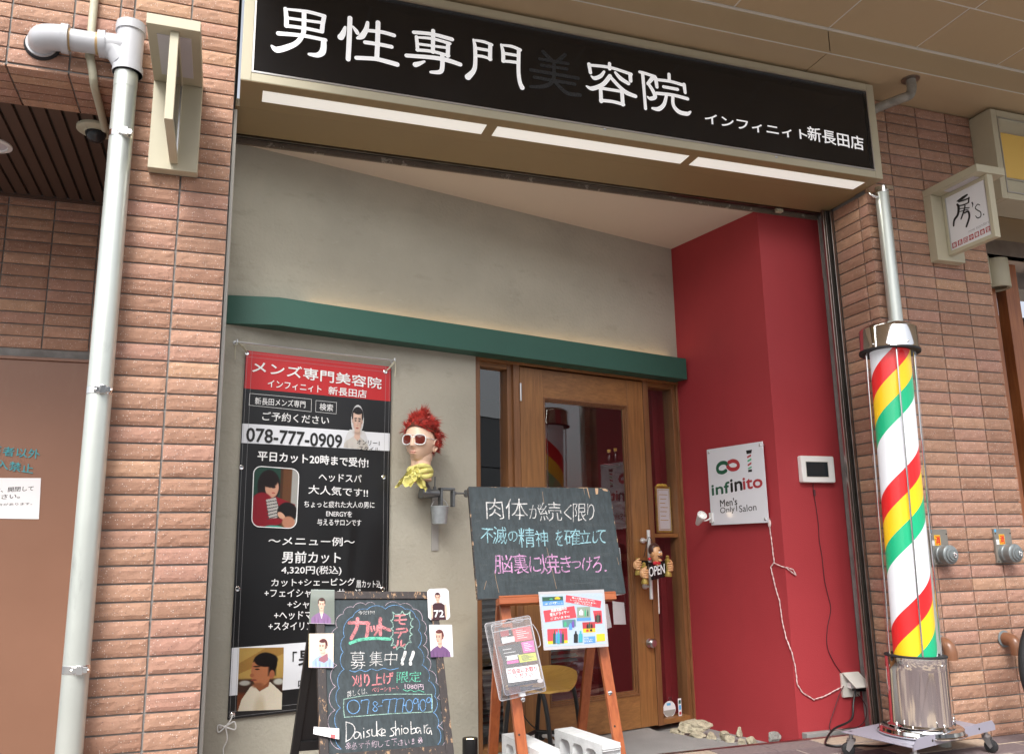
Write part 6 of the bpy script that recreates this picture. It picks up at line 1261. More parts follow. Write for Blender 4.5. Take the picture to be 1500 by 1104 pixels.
for hw_, hh_, o in ((bw, bh, .002), (bw-.016, bh-.016, .037)): mb.tube([BX.P(u, v, o) for u, v in rrp(hw_, hh_, .012)], .0016, n=6, closed=True, smooth=False)
mb.tube([BX.P(u+.0, v+.0, .03) for u, v in ((-bw+.02, bh-.045), (bw-.02, bh-.045))], .0022, n=6); mb.tube([BX.P(bw-.004, .12, .02), BX.P(bw+.012, .08, .02), BX.P(bw+.012, .03, .02), BX.P(bw-.004, .02, .02)], .0018, n=6)
for cx in (-.055, .045): mb.tube([BX.P(cx+math.cos(t)*.026, bh-.014+math.sin(t)*.007, .007) for t in [2*math.pi*k/12 for k in range(12)]], .0014, n=6, closed=True)
mb.build('moulded_edges', MT['plastic_edge'], lb, smooth=True)
mb = MB(); mb.pbox(BX, -bw+.014, bw-.014, -bh+.014, -bh+.05, .0392, .0400); mb.build('foot_band', MT['clear'], lb)
mb = MB(); mb.pbox(BX, -.020, .02, bh-.018, bh-.010, .008, .014); mb.tube([BX.P(-.018, bh-.014, .012), BX.P(0, bh-.006, .018), BX.P(.018, bh-.014, .012)], .003, n=8); mb.build('clip', MT['black'], lb)
mb = MB(); c = EZ.at(766, 1016, .06); mb.obox(c-EZ.e1*.012-EZ.e2*.008, EZ.e1*.024, EZ.e2*.014, -EZ.n*.02); mb.build('tape', MT['whitep'], lb)
def b8(x, y, o=.02): return BX.uv(690+x/s8, 860+y/s8, o)
leafs = [('black leaflet with a small picture and white strip, upper left in the leaflet box', 'kink', [(258, 385), (372, 375), (415, 510), (285, 530)], .012), ('coral leaflet with white print, upper right in the leaflet box', 'coral', [(390, 392), (562, 368), (585, 490), (425, 515)], .018), ('black flyer with white slogans in the middle of the leaflet box', 'kink', [(255, 560), (470, 530), (500, 740), (330, 775)], .014), ('pink slip at the right side of the leaflet box', 'pink', [(475, 522), (592, 500), (608, 608), (500, 622)], .022), ('lime yellow slip with dark print in the leaflet box', 'lime', [(448, 642), (612, 618), (628, 690), (466, 715)], .024), ('dark slate flyer at the bottom of the leaflet box', 'board', [(330, 800), (640, 760), (668, 900), (350, 950)], .010)]
for lab, m, P, o in leafs:
    mb = MB(); mb.ext(BX, [b8(*p, o) for p in P], o, o+.001); lf = tag(mb.build('leaflet', MT[m]), lab, 'leaflet', 'leaflets in the clear box')
    if m in ('kink', 'coral', 'pink', 'lime'):
        mb = MB(); A_, B_, C_, D_ = [Vector(p) for p in P]
        for k in range(5):
            t = .18+k*.15; a = A_.lerp(D_, t).lerp(B_.lerp(C_, t), .15); b = A_.lerp(D_, t).lerp(B_.lerp(C_, t), .55+.3*((k*7) % 3)/2); stroke(mb, BX, [b8(*a, o), b8(*b, o)], .0022, o+.0013, cap=False, smooth=False)
        mb.build('print_lines', MT['kink'] if m == 'lime' else MT['bink'], lf)
for P, m, o in (([(286, 482), (412, 462), (415, 512), (300, 536)], 'whitep', .0145), ([(275, 415), (355, 402), (362, 455), (284, 468)], 'ired', .0145), ([(340, 655), (438, 640), (446, 680), (346, 696)], 'whitep', .0165), ([(340, 702), (448, 686), (455, 712), (346, 730)], 'pink', .0165)):
    mb = MB(); mb.ext(BX, [b8(*p, o) for p in P], o, o+.0008); lf_ = [x for x in scn.collection.objects if x.get('label', '').startswith('black leaflet' if P[0][1] < 500 else 'black flyer')][0]; mb.build('printed_panel', MT[m], lf_)
mb = MB(); P = [b8(*p, .0405) for p in ((330, 772), (635, 730), (662, 865), (358, 908))]; mb.ext(BX, P, .0405, .0412); lbl = mb.build('notice', MT['whitep'], lb)
mb = MB(); text(mb, BX, 'ご自由にお取り', (690+356/s8, 860+826/s8), (690+630/s8, 860+790/s8), 7.5, .0416, 0, .03); text(mb, BX, 'ください', (690+425/s8, 860+866/s8), (690+590/s8, 860+845/s8), 7, .0416, 0, .03); mb.build('notice_lettering', MT['pinkred'], lbl)
mb = MB(); mb.ext(BX, [(x*.014+b8(658, 886, .04)[0], y*.009+b8(658, 886, .04)[1]) for x, y in [(math.cos(t), math.sin(t)) for t in [2*math.pi*k/20 for k in range(20)]]], .0402, .0408); mb.build('oval_mark', MT['plastic_edge'], lb)

# ================================================================= CONCRETE BLOCKS
def make_block():
    cbk = thing('concrete_block', 'hollow concrete block', 'concrete block', (0, 0, 0), 'concrete blocks weighing down the easel')
    L_, W_, H_ = .385, .095, .19; mb = MB(); cp = Plane((0, -W_/2, 0), (1, 0, 0)); n_ = 10
    # slab with three round-cornered holes through its width: built as strips between the holes
    holes = [(.046, .130), (.152, .236), (.258, .342)]; zh0, zh1 = .030, .160
    def face(y, flip):
        vs = []; fs = []
        def P(x, z): vs.append((x, y, z)); return len(vs)-1
        def quad(a, b, c, d): fs.append((a, b, c, d) if not flip else (d, c, b, a))
        def rect(x0, x1, z0, z1): quad(P(x0, z0), P(x1, z0), P(x1, z1), P(x0, z1))
        xs = [0]+[v for h in holes for v in h]+[L_]
        rect(0, L_, 0, zh0); rect(0, L_, zh1, H_)
        for k in range(0, 8, 2): rect(xs[k], xs[k+1], zh0, zh1)
        r = .024
        for x0, x1 in holes:
            for cx, cz, ax, az in ((x0, zh1, 1, -1), (x1, zh1, -1, -1), (x0, zh0, 1, 1), (x1, zh0, -1, 1)):
                arc = [(cx+ax*(r-r*math.cos(t)), cz+az*(r-r*math.sin(t))) for t in [math.pi/2*k/5 for k in range(6)]]
                idx = [P(cx, cz)]+[P(*a) for a in arc]
                for i in range(1, 6):
                    t3 = (idx[0], idx[i], idx[i+1]); s3 = (arc[i-1][0]-cx)*(arc[i][1]-cz)-(arc[i][0]-cx)*(arc[i-1][1]-cz)
                    fs.append(t3 if (s3 > 0) != flip else t3[::-1])
        mb.add(vs, fs)
    face(-W_/2, False); face(W_/2, True)
    r = .024
    for x0, x1 in holes:
        ring = []
        for cx, cz, a0 in ((x1-r, zh0+r, -90), (x1-r, zh1-r, 0), (x0+r, zh1-r, 90), (x0+r, zh0+r, 180)):
            for k in range(6): t = rad(a0+18*k); ring.append((cx+math.cos(t)*r, cz+math.sin(t)*r))
        n2 = len(ring); mb.add([(x, -W_/2, z) for x, z in ring]+[(x, W_/2, z) for x, z in ring], [(i, n2+i, n2+(i+1) % n2, (i+1) % n2) for i in range(n2)])
    mb.quad((0, W_/2, H_), (0, -W_/2, H_), (L_, -W_/2, H_), (L_, W_/2, H_)); mb.quad((0, -W_/2, 0), (0, W_/2, 0), (L_, W_/2, 0), (L_, -W_/2, 0)); mb.quad((0, W_/2, 0), (0, -W_/2, 0), (0, -W_/2, H_), (0, W_/2, H_))
    # stepped end
    x = L_; prof = [(0, 0), (0, .030), (.014, .036), (.016, .10), (.014, .156), (0, .162), (.001, .166), (-.003, .170), (-.003, .174), (0, .178), (0, H_)]
    vs = [(x-a, -W_/2, z) for a, z in prof]+[(x-a, W_/2, z) for a, z in prof]; n3 = len(prof)
    mb.add(vs, [(i, n3+i, n3+i+1, i+1) for i in range(n3-1)])
    mb.build('body', MT['concrete'], cbk)
    return cbk
blk = make_block()
def put_block(o, a, c, lab):
    A_, C_ = on_z(*a, .19), on_z(*c, .19); d = C_-A_; ang = math.atan2(d.y, d.x); s = V(-math.sin(ang), math.cos(ang), 0)
    p = A_+s*.0475; o.location = (p.x, p.y, 0); o.rotation_euler = (0, 0, ang); o['label'] = lab
put_block(blk, (812, 1067), (874, 1088), 'hollow concrete block on its side at the right leg of the easel')
blk2 = dup(blk); put_block(blk2, (735, 1074), (783, 1097), 'hollow concrete block on its side at the left leg of the easel')

# ================================================================= STOOL BEHIND THE EASEL
st = thing('stool', 'low stool with a curved yellow plywood seat and black tube legs behind the easel', 'stool', (2.1, .55, ZL))
c4 = [V(1.87, .50, 0), V(2.07, .36, 0), V(2.325, .60, 0), V(2.125, .74, 0)]; scn_ = sum(c4, V(0, 0, 0))/4; zt_ = .335
mb = MB()
for a_, b_ in ((0, 1), (3, 2)):
    A_, B_ = c4[a_], c4[b_]; i1 = A_.lerp(B_, .14); i2 = A_.lerp(B_, .86)
    mb.tube([A_+V(0, 0, ZL), A_.lerp(i1, .5)+V(0, 0, .18), i1+V(0, 0, zt_-.05), i1.lerp(i2, .10)+V(0, 0, zt_-.006), i1.lerp(i2, .25)+V(0, 0, zt_), i1.lerp(i2, .75)+V(0, 0, zt_), i1.lerp(i2, .90)+V(0, 0, zt_-.006), i2+V(0, 0, zt_-.05), B_.lerp(i2, .5)+V(0, 0, .18), B_+V(0, 0, ZL)], .0115, n=14)
for a_, b_, z in ((0, 3, .075), (1, 2, .075), (3, 2, .075), (0, 1, .03)):
    mb.tube([c4[a_].lerp(scn_, .05)+V(0, 0, z), c4[b_].lerp(scn_, .05)+V(0, 0, z)], .010, n=12)
mb.tube([c4[0].lerp(c4[1], .5)+V(0, 0, zt_), c4[3].lerp(c4[2], .5)+V(0, 0, zt_)], .0115, n=12)
mb.build('frame', MT['blackmetal'], st, smooth=True)
bd = (c4[2]-c4[0]); bd.z = 0; bd = V(.80, .60, 0).normalized(); rt = V(bd.y, -bd.x, 0); sc_ = scn_+V(.0, .0, 0)
mb = MB(); nu, nv_ = 22, 22; up = []; dn = []
for j in range(nv_+1):
    for i in range(nu+1):
        a, b = i/nu*2-1, j/nv_*2-1; rr_ = max(abs(a), abs(b)); l_ = math.hypot(a, b) or 1; k = rr_*(1/l_)**.75; a2, b2_ = a*k**.6*1.0, b*k**.6
        a2 = a*math.sqrt(1-.42*b*b); b2_ = b*math.sqrt(1-.42*a*a); x = a2*.170; y = b2_*.185; t = max(0, (b2_+.15)/1.15)
        z = zt_+.014+.058*t**2.2-.022*(a2*a2)*(1-t)+.0*a2+.02*a2*a2*t-.03*max(0, -b2_-.5)
        P = sc_+rt*x+bd*(y-.03*t*t)+V(0, 0, z); up.append(P); dn.append(P-V(0, 0, .011)+bd*(.006*t))
n_ = nu+1; mb.add(up, [(j*n_+i, j*n_+i+1, (j+1)*n_+i+1, (j+1)*n_+i) for j in range(nv_) for i in range(nu)]); mb.add(dn, [(j*n_+i, (j+1)*n_+i, (j+1)*n_+i+1, j*n_+i+1) for j in range(nv_) for i in range(nu)])
be_ = [i for i in range(n_)]+[j*n_+nu for j in range(1, nv_+1)]+[nv_*n_+i for i in range(nu-1, -1, -1)]+[j*n_ for j in range(nv_-1, 0, -1)]
mb.add([up[i] for i in be_]+[dn[i] for i in be_], [(i, len(be_)+i, len(be_)+(i+1) % len(be_), (i+1) % len(be_)) for i in range(len(be_))]); mb.build('seat', MT['ply'], st, smooth=True)
# white cross-foot stand with a black hub and cord under the stool
wf = thing('cross_stand', 'white cross-shaped foot with a black hub and cord on the landing behind the left block', 'stand', (2.0, .5, ZL)); hub = on_z(790, 1082, 0)
hub = V(hub.x, hub.y, ZL)
mb = MB()
for a in (.25, 1.25, 2.4, 3.6, 5.1): d = V(math.cos(a), math.sin(a), 0); mb.tube([hub+V(0, 0, .055), hub+d*.07+V(0, 0, .06), hub+d*.17+V(0, 0, .01)], [.009]*12, n=8)
mb.build('cross_foot', MT['white'], wf, smooth=True)
mb = MB(); mb.lathe(hub+V(0, 0, .04), [(.03, 0), (.034, .01), (.03, .03), (.012, .045), (0, .047)], n=20); mb.tube([hub+V(0, 0, .08), on_y(775, 1058, .55), on_y(764, 1040, .5), on_y(762, 1020, .45)], .003, n=8); mb.build('hub', MT['black'], wf, smooth=True)

# ================================================================= THINGS ON THE RED WALL
ins = thing('wall_sign', 'white acrylic wall sign with an infinity logo on the red wall', 'wall sign', RS.P(.475, 1.35, .03))
IP = RS.shift(.032); si = 4.6
def iu(x, y): return IP.uv(1000+x/si, 620+y/si)
c = [iu(163, 188), iu(538, 107), iu(576, 653), iu(193, 698)]; u0, u1 = (c[0][0]+c[3][0])/2, (c[1][0]+c[2][0])/2; v1, v0 = (c[0][1]+c[1][1])/2, (c[2][1]+c[3][1])/2
mb = MB(); mb.pbox(IP, u0, u1, v0, v1, -.005, 0); pnl = mb.build('panel', MT['acrylic'], ins, bevel=.001)
for u in (u0+.02, u1-.02):
    for v in (v0+.02, v1-.02): mb = MB(); mb.cyl(IP.P(u, v, -.03), IP.P(u, v, .004), .008, n=16); mb.lathe(IP.P(u, v, .004), [(.008, 0), (.005, .003), (0, .0035)], IP.n, 16); mb.build('standoff', MT['steel'], ins, smooth=True)
def ist(m, pts, w, nm='logo'): mb = MB(); stroke(mb, IP, [iu(*p) for p in pts], w*.0009, .0008); mb.build(nm, MT[m], pnl)
ist('igreen', [(308, 292), (290, 266), (258, 268), (236, 292), (240, 322), (268, 330), (292, 318)], 26); ist('ired', [(312, 262), (340, 252), (368, 262), (376, 288), (358, 306), (326, 308), (304, 292)], 26)
def it(m, body, a, b, h, bold=.03): mb = MB(); text(mb, IP, body, (1000+a[0]/si, 620+a[1]/si), (1000+b[0]/si, 620+b[1]/si), h, .0008, 0, bold); mb.build('lettering', MT[m], pnl)
it('igreen', 'inf', (199, 483), (318, 464), 15.5, .045); it('kink', 'in', (326, 461), (402, 446), 18, .045); it('ired', 'ito', (410, 444), (538, 428), 16.5, .045); it('kink', "Men's", (254, 562), (368, 547), 10.5, .02); it('kink', 'Only1', (254, 618), (368, 602), 11, .0); it('kink', 'Salon', (382, 598), (498, 584), 10, .0)
for m, P in (('kink', [(427, 182), (467, 176), (463, 200), (432, 206)]), ('kink', [(442, 312), (467, 308), (467, 325), (442, 328)]), ('ired', [(434, 222), (460, 208), (461, 220), (436, 234)]), ('ggreen', [(437, 248), (462, 234), (463, 246), (438, 260)]), ('ired', [(438, 276), (463, 260), (464, 272), (440, 288)]), ('ggreen', [(440, 300), (465, 288), (465, 298), (441, 308)])):
    mb = MB(); mb.ext(IP, [iu(*p) for p in P], 0, .0008); mb.build('barber_pole_mark', MT[m], pnl)
sp = thing('spot_lamp', 'small white clip lamp lit warm, at the lower left corner of the white wall sign', 'spot lamp', IP.P(u0, v0, .05))
hp = IP.at(1033, 746, .125); tl = IP.at(1021, 768, .09); ax = (hp-tl).normalized()
mb = MB(); mb.lathe(tl, [(0, 0), (.010, .002), (.014, .01), (.028, .085), (.030, .095), (.027, .095), (.024, .088)], (ax), 28); mb.build('shade', MT['white'], sp, smooth=True); ln_ = .085
mb = MB(); mb.lathe(tl+ax*.083, [(0, .006), (.012, .004), (.023, 0)], ax, 20); mb.build('bulb', MT['bulb'], sp, smooth=True)
mb = MB(); j = IP.P(u0+.008, v0+.045, .004); mb.pbox(IP, u0-.004, u0+.022, v0+.015, v0+.075, -.012, .012); mb.tube([j, j.lerp(tl+ax*.05, .5)-V(0, 0, .012), tl+ax*.045], .005, n=8); mb.build('clip', MT['white'], sp, bevel=.001)
sl_ = bpy.data.lights.new('spot_lamp', 'SPOT'); sl_.energy = .045; sl_.color = (1, .72, .45); sl_.spot_size = rad(95); sl_.spot_blend = .7; sl_.shadow_soft_size = .02
slo = bpy.data.objects.new('lamp_light', sl_); scn.collection.objects.link(slo); slo.parent = sp; slo.location = tl+ax*.10-sp.location; slo.rotation_euler = (-(ax*.6-IP.n*.55+IP.e1*.45)).to_track_quat('Z', 'Y').to_euler()
mn = thing('wall_monitor', 'white framed wall monitor with a dark screen on the red wall', 'monitor', (3.77, .42, 1.35))
MN = Plane((0, .405, 0), (1, 0, 0)); mb = MB(); mb.ext(MN, [(3.660+a, 1.350+b) for a, b in [(0.006, 0), (.224, 0), (.230, .006), (.230, .147), (.224, .153), (.006, .153), (0, .147), (0, .006)]], -.033, 0); mb.build('casing', MT['white'], mn, bevel=.004)
mb = MB(); mb.pbox(MN, 3.692, 3.842, 1.383, 1.468, .0002, .0012); mb.build('screen', MT['lcd'], mn)
mb = MB(); mb.pbox(MN, 3.688, 3.846, 1.379, 1.4715, .0, .0007); mb.build('bezel', MT['outlet'], mn)
RW = Plane((0, .44, 0), (1, 0, 0))
ob = thing('outlet_box', 'grey outdoor socket box with a raised flap, low on the red wall', 'socket box', (3.88, .43, .17))
mb = MB(); mb.pbox(RW, 3.822, 3.935, .172, .298, .0, .018); mb.build('back_box', MT['outlet'], ob, bevel=.003)
mb = MB(); a_ = RW.P(3.826, .300, .018); b_ = RW.P(3.934, .300, .018); dv = V(.015, -.082, -.070); mb.obox(a_, b_-a_, dv, V(0, .0, .004)+V(0, -.002, 0)); mb.build('flap', MT['outlet'], ob, bevel=.001)
mb = MB(); mb.pbox(RW, 3.850, 3.882, .222, .250, .018, .05); tag_ = mb.build('white_plug', MT['white'], ob, bevel=.003)
mb = MB(); mb.pbox(RW, 3.882, 3.950, .205, .250, .018, .06); mb.build('adapter', MT['black'], ob, bevel=.003)
def rw(x, y, o=.008):
    xc = 1107+(y-308)*(1170-1107)/(1082-308)
    return RS.at(x, y, o) if x < xc else RW.at(x, y, o)
def twisted(mb, pts, r, k=2):
    P = [Vector(p) for p in pts]; q = []
    for i in range(len(P)-1):
        n_ = max(2, int((P[i+1]-P[i]).length/.008))
        for j in range(n_): q.append(P[i].lerp(P[i+1], j/n_))
    q.append(P[-1])
    for s in range(k):
        o = []
        for i, p in enumerate(q):
            t = (q[min(i+1, len(q)-1)]-q[max(0, i-1)]).normalized(); a = t.orthogonal().normalized(); b = t.cross(a); ph = i*.9+s*math.pi; o.append(p+(a*math.cos(ph)+b*math.sin(ph))*r)
        mb.tube(o, r*1.05, n=6, mi=s, smooth=False)
cdp = [(1126, 762), (1130, 790), (1134, 823), (1129, 830), (1136, 860), (1142, 880), (1146, 910), (1152, 935), (1160, 955), (1165, 976), (1168, 1002), (1176, 1014), (1192, 1024), (1208, 1019), (1230, 1007), (1240, 1004)]
mb = MB(); twisted(mb, [rw(*p) for p in cdp], .0019); twisted(mb, [rw(*p, .010) for p in [(1134, 824), (1142, 828), (1152, 831), (1160, 838), (1166, 842), (1162, 834), (1152, 830)]], .0019)
mb.ball(rw(1127, 766, .012), .010, .010, .024, n=8)
tag(mb.build('cord', [MT['wire_w'], mat('pink_cord', (.62, .36, .36), .4)], smooth=True), 'twisted white and pink cord hanging from the wall sign to the socket box', 'cord')
mb = MB(); mb.tube([rw(*p, .006) for p in [(1191, 708), (1192, 722), (1195, 740), (1199, 770), (1200, 790), (1204, 815), (1208, 850), (1213, 872), (1217, 892), (1212, 920), (1212, 947), (1222, 970), (1234, 988), (1238, 1000)]], .0022, n=8); mb.cyl(rw(1192.5, 717, .008), rw(1193.5, 726, .008), .007, n=12)
tag(mb.build('cord', MT['wire_r'], smooth=True), 'thin dark cord running down from the wall monitor', 'cord')
mb = MB(); g_ = lambda x, y: on_z(x, y, .008)
mb.tube([rw(1253, 1010, .05), rw(1250, 1030, .06), rw(1241, 1052, .06)+V(0, -.03, 0), g_(1222, 1076)+V(0, 0, .03), g_(1209, 1086), g_(1216, 1091), g_(1236, 1092), g_(1262, 1091), g_(1292, 1092), g_(1320, 1086)], .0058, n=10)
tag(mb.build('cord', MT['black'], smooth=True), 'thick black cable looping from the socket box to the barber pole', 'cord')
mb = MB(); mb.tube([rw(*p, .03) for p in [(1236, 1004), (1229, 1018), (1223, 1036), (1216, 1058), (1216, 1068), (1226, 1069), (1240, 1066), (1256, 1064), (1267, 1054), (1269, 1036), (1262, 1023), (1256, 1016)]], .0026, n=8)
tag(mb.build('cord', MT['wire_r'], smooth=True), 'thin dark red cord looped loosely under the socket box', 'cord')

# ================================================================= AT THE DOOR
cf_ = thing('certificate_frame', 'gold framed certificate standing behind the narrow side window', 'picture frame', WL.P(2.82, 1.04, -.1))
CP = WL.shift(-.085); mb = MB(); mb.pbox(CP, 2.770, 2.90, 1.09, 1.385, -.014, 0); mb.build('frame', MT['gold'], cf_, bevel=.002)
mb = MB(); mb.pbox(CP, 2.782, 2.888, 1.105, 1.370, .0002, .001); pg = mb.build('page', MT['paper'], cf_)
mb = MB()
for k in range(7): mb.pbox(CP, 2.80+(k % 2)*.004, 2.868-(k % 3)*.010, 1.33-k*.027, 1.334-k*.027, .0011, .0014)
outline(mb, CP, [(2.789, 1.113), (2.881, 1.113), (2.881, 1.362), (2.789, 1.362)], .003, .0013); mb.build('writing', MT['gold'], pg)
mb = MB()
for s in (-1, 1): mb.ball(CP.P(2.82+s*.02, 1.392, .006), .022, .008, .009, n=8); mb.ball(CP.P(2.82+s*.035, 1.388, .004), .014, .006, .006, n=6)
mb.ball(CP.P(2.82, 1.394, .01), .009, n=8); mb.build('bow', MT['bright_gold'], cf_, smooth=True)
SP_ = WL.shift(-.068)
mb = MB(); cc = SP_.uv(980.5, 1038); el = [(cc[0]+math.cos(t)*.052, cc[1]+math.sin(t)*.047) for t in [2*math.pi*k/36 for k in range(36)]]; mb.ext(SP_, el, 0, .0006); stk = tag(mb.build('sticker', MT['whitep']), 'oval white and grey sticker low on the narrow side window', 'sticker', 'stickers on the side window')
mb = MB(); mb.ext(SP_, [(cc[0]+math.cos(t)*.048, cc[1]-.004-math.sin(t)*.038) for t in [math.pi*k/18 for k in range(19)]], .0008, .0011); mb.build('grey_half', MT['greybar'], stk)
mb = MB(); mb.pbox(SP_, cc[0]-.02, cc[0]+.012, cc[1]+.022, cc[1]+.036, .0008, .0012); mb.build('blue_mark', MT['sticker_b'], stk)
mb = MB(); SP2 = WL.shift(-.029); b0 = SP2.uv(996.5, 1048); b1 = SP2.uv(996.5, 1022); mb.pbox(SP2, b0[0]-.013, b0[0]+.013, b0[1], b1[1], .0, .0012); st2 = tag(mb.build('sticker', MT['whitep']), 'narrow upright card payment sticker beside the oval sticker', 'sticker', 'stickers on the side window')
for m, t0, t1 in (('dgreen', .70, .90), ('sticker_b', .36, .62), ('ired', .08, .24)):
    mb = MB(); h_ = b1[1]-b0[1]; mb.pbox(SP2, b0[0]-.009, b0[0]+.009, b0[1]+h_*t0, b0[1]+h_*t1, .0014, .0018); mb.build('mark', MT[m], st2)
for k, (x, y) in enumerate(((892, 668), (901.5, 666))):
    c = WL.at(x, y, -.16); bo = thing('bottle', ['little corked glass bottle on the shelf inside the door, left of the pair', 'little corked glass bottle on the shelf inside the door, right of the pair'][k], 'bottle', c-V(0, 0, .04), 'corked bottles inside the door')
    mb = MB(); mb.lathe(c-V(0, 0, .04), [(.014, 0), (.015, .01), (.015, .05), (.009, .06), (.009, .066)], n=16); mb.build('glass', MT['clear'], bo, smooth=True)
    mb = MB(); mb.lathe(c+V(0, 0, .024), [(.010, 0), (.012, .018), (0, .019)], n=14); mb.build('cork', MT['ply'], bo, smooth=True)
c = WL.at(896, 678, -.16); mb = MB(); mb.obox(c-WL.e1*.06-V(0, 0, .012), WL.e1*.13, -WL.n*.05, V(0, 0, .006)); tag(mb.build('shelf', MT['redroom']), 'small dark red shelf inside the door under the corked bottles', 'shelf')
for k, (P, lab) in enumerate(((((880, 884), (890, 884), (896, 918), (884, 922)), 'white notice sheet inside the door glass, behind the poster corner'), (((897, 880), (914, 882), (917, 914), (899, 914)), 'white notice sheet with a switch picture inside the door glass'), (((892, 800), (908, 802), (914, 870), (899, 872)), 'pale notice sheet pinned inside the door glass beside the chalkboard'))):
    pl = WL.shift(-.10); mb = MB(); mb.ext(pl, [pl.uv(*p) for p in P], 0, .001); tag(mb.build('notice_sheet', MT['paper']), lab, 'notice', 'notice sheets inside the door')
# OPEN figure
OB = WL.shift(.085); s7 = 7.88
def ou(x, y, o=0): return OB.uv(900+x/s7, 760+y/s7, o)
def op(x, y, o=0): return OB.at(900+x/s7, 760+y/s7, o)
of = thing('open_sign', 'barber figurine holding a black OPEN sign and brass bottles, on the door handle', 'open sign', op(480, 700))
mb = MB(); mb.ext(OB, [ou(350, 500), (ou(600, 470)), ou(588, 650), ou(385, 702)], .03, .045); mb.ext(OB, [ou(300, 470), ou(405, 482), ou(385, 695), ou(290, 620)], -.02, -.006); ob_ = mb.build('board', MT['signblack'], of, bevel=.002)
mb = MB(); text(mb, OB, 'OPEN', (900+402/s7, 760+666/s7), (900+582/s7, 760+622/s7), 14, .0465, 0, .015); mb.build('lettering', MT['letter'], ob_)
hM = Matrix((WL.e1, -WL.n, V(0, 0, 1))).transposed()
k7 = .00052; hcen = op(472, 395, .035)
def fh(p):
    x, y, z = p
    if z < 0: x *= 1+z*5; y *= 1+z*3
    return V(x, y, z)
HR = hM @ Matrix.Rotation(rad(22), 3, 'Z')
mb = MB(); mb.ball(hcen, .034, .034, .055, n=20, M=HR, fn=fh); mb.ball(hcen+HR @ V(0, -.036, -.004), .009, .010, .012, n=10); mb.ball(hcen+HR @ V(0, -.028, -.040), .012, .010, .009, n=10)
for s in (-1, 1): mb.ball(hcen+HR @ V(.034*s, .002, -.004), .006, .010, .014, n=10); mb.ball(hcen+HR @ V(.016*s, -.030, -.010), .008, .006, .008, n=8)
mb.cyl(hcen-V(0, 0, .045), hcen-V(0, 0, .07), .017, n=16); fg = mb.build('head', MT['figskin'], of, smooth=True)
mb = MB(); mb.ball(hcen+HR @ V(0, .006, .018), .037, .036, .044, n=18, M=HR, fn=lambda p: V(p.x, p.y if p.y > -.010 or p.z > .02 else -.010, max(p.z, -.02)))
for s in (-1, 1): mb.tube([hcen+HR @ V(0, -.038, -.018), hcen+HR @ V(.010*s, -.040, -.021), hcen+HR @ V(.022*s, -.032, -.016), hcen+HR @ V(.027*s, -.028, -.009)], [.0045]*8+[.003]*6+[.0012]*8, n=8); mb.tube([hcen+HR @ V(.006*s, -.035, .017), hcen+HR @ V(.018*s, -.032, .019)], .0022, n=6)
mb.build('hair', MT['fighair'], fg, smooth=True)
for s in (-1, 1): mb = MB(); mb.ball(hcen+HR @ V(.012*s, -.0325, .006), .0055, .003, .006, n=8); mb.ball(hcen+HR @ V(.011*s, -.0352, .005), .0022, .0016, .003, n=6, mi=1); mb.build('eye', [MT['white'], MT['kink']], fg, smooth=True)
mb = MB(); bc = op(490, 505, .05)
for s in (-1, 1): mb.ball(bc+WL.e1*.014*s, .015, .008, .011, n=10)
mb.ball(bc, .006, n=8); mb.ball(op(405, 460, .02), .010, n=8); mb.build('bow_tie', MT['figred'], of, smooth=True)
def brassb(c, h):
    mb = MB(); mb.lathe(c-V(0, 0, h/2), [(.021, 0), (.022, .01), (.013, .035), (.012, h*.5), (.016, h*.62), (.018, h*.8), (.009, h*.86), (.012, h*.93), (.006, h), (0, h)], n=20); mb.build('brass_bottle', MT['brass'], of, smooth=True)
def fist(c, side, r=.011):
    """palm behind the bottle, four fingers wrapping round it, thumb across"""
    mb = MB(); mb.ball(c+WL.e1*(.020*side)+WL.n*.002, .013, .016, .024, n=12)
    for k in range(4):
        z = .020-.0135*k; L_ = (1, 1.06, 1.0, .86)[k]; mb.tube([c+WL.e1*(.020*side)+WL.n*.010+V(0, 0, z), c+WL.e1*(.006*side)+WL.n*.021+V(0, 0, z-.001), c-WL.e1*(.010*side*L_)+WL.n*.019+V(0, 0, z-.002), c-WL.e1*(.015*side*L_)+WL.n*.010+V(0, 0, z-.003)], [.0068]*10+[.0058]*9, n=10)
    mb.tube([c+WL.e1*(.018*side)+V(0, 0, .018), c+WL.e1*(.008*side)+WL.n*.014+V(0, 0, .030), c-WL.e1*(.004*side)+WL.n*.016+V(0, 0, .036)], [.0070]*8+[.0055]*6, n=10); mb.build('hand', MT['figskin'], of, smooth=True)
brassb(op(346, 622, .055), .125); fist(op(346, 625, .055), -1); brassb(op(618, 540, .055), .125); fist(op(624, 545, .055), 1); brassb(op(272, 545, -.02), .10); fist(op(268, 530, -.02), -1)
mb = MB(); mb.tube([op(340, 440, .01), op(365, 330, .02), op(395, 205, .012)], .0022, n=6); mb.tube([op(440, 300, .02), op(430, 240, .02), op(405, 205, .012)], .0022, n=6); mb.build('hanging_cord', MT['black'], of, smooth=True)
mb = MB(); mb.tube([op(500, 665, .03), op(505, 800, .03), op(512, 960, .03), op(517, 1090, .03)], .0035, n=6); mb.build('ribbon', MT['wire_w'], of, smooth=True)

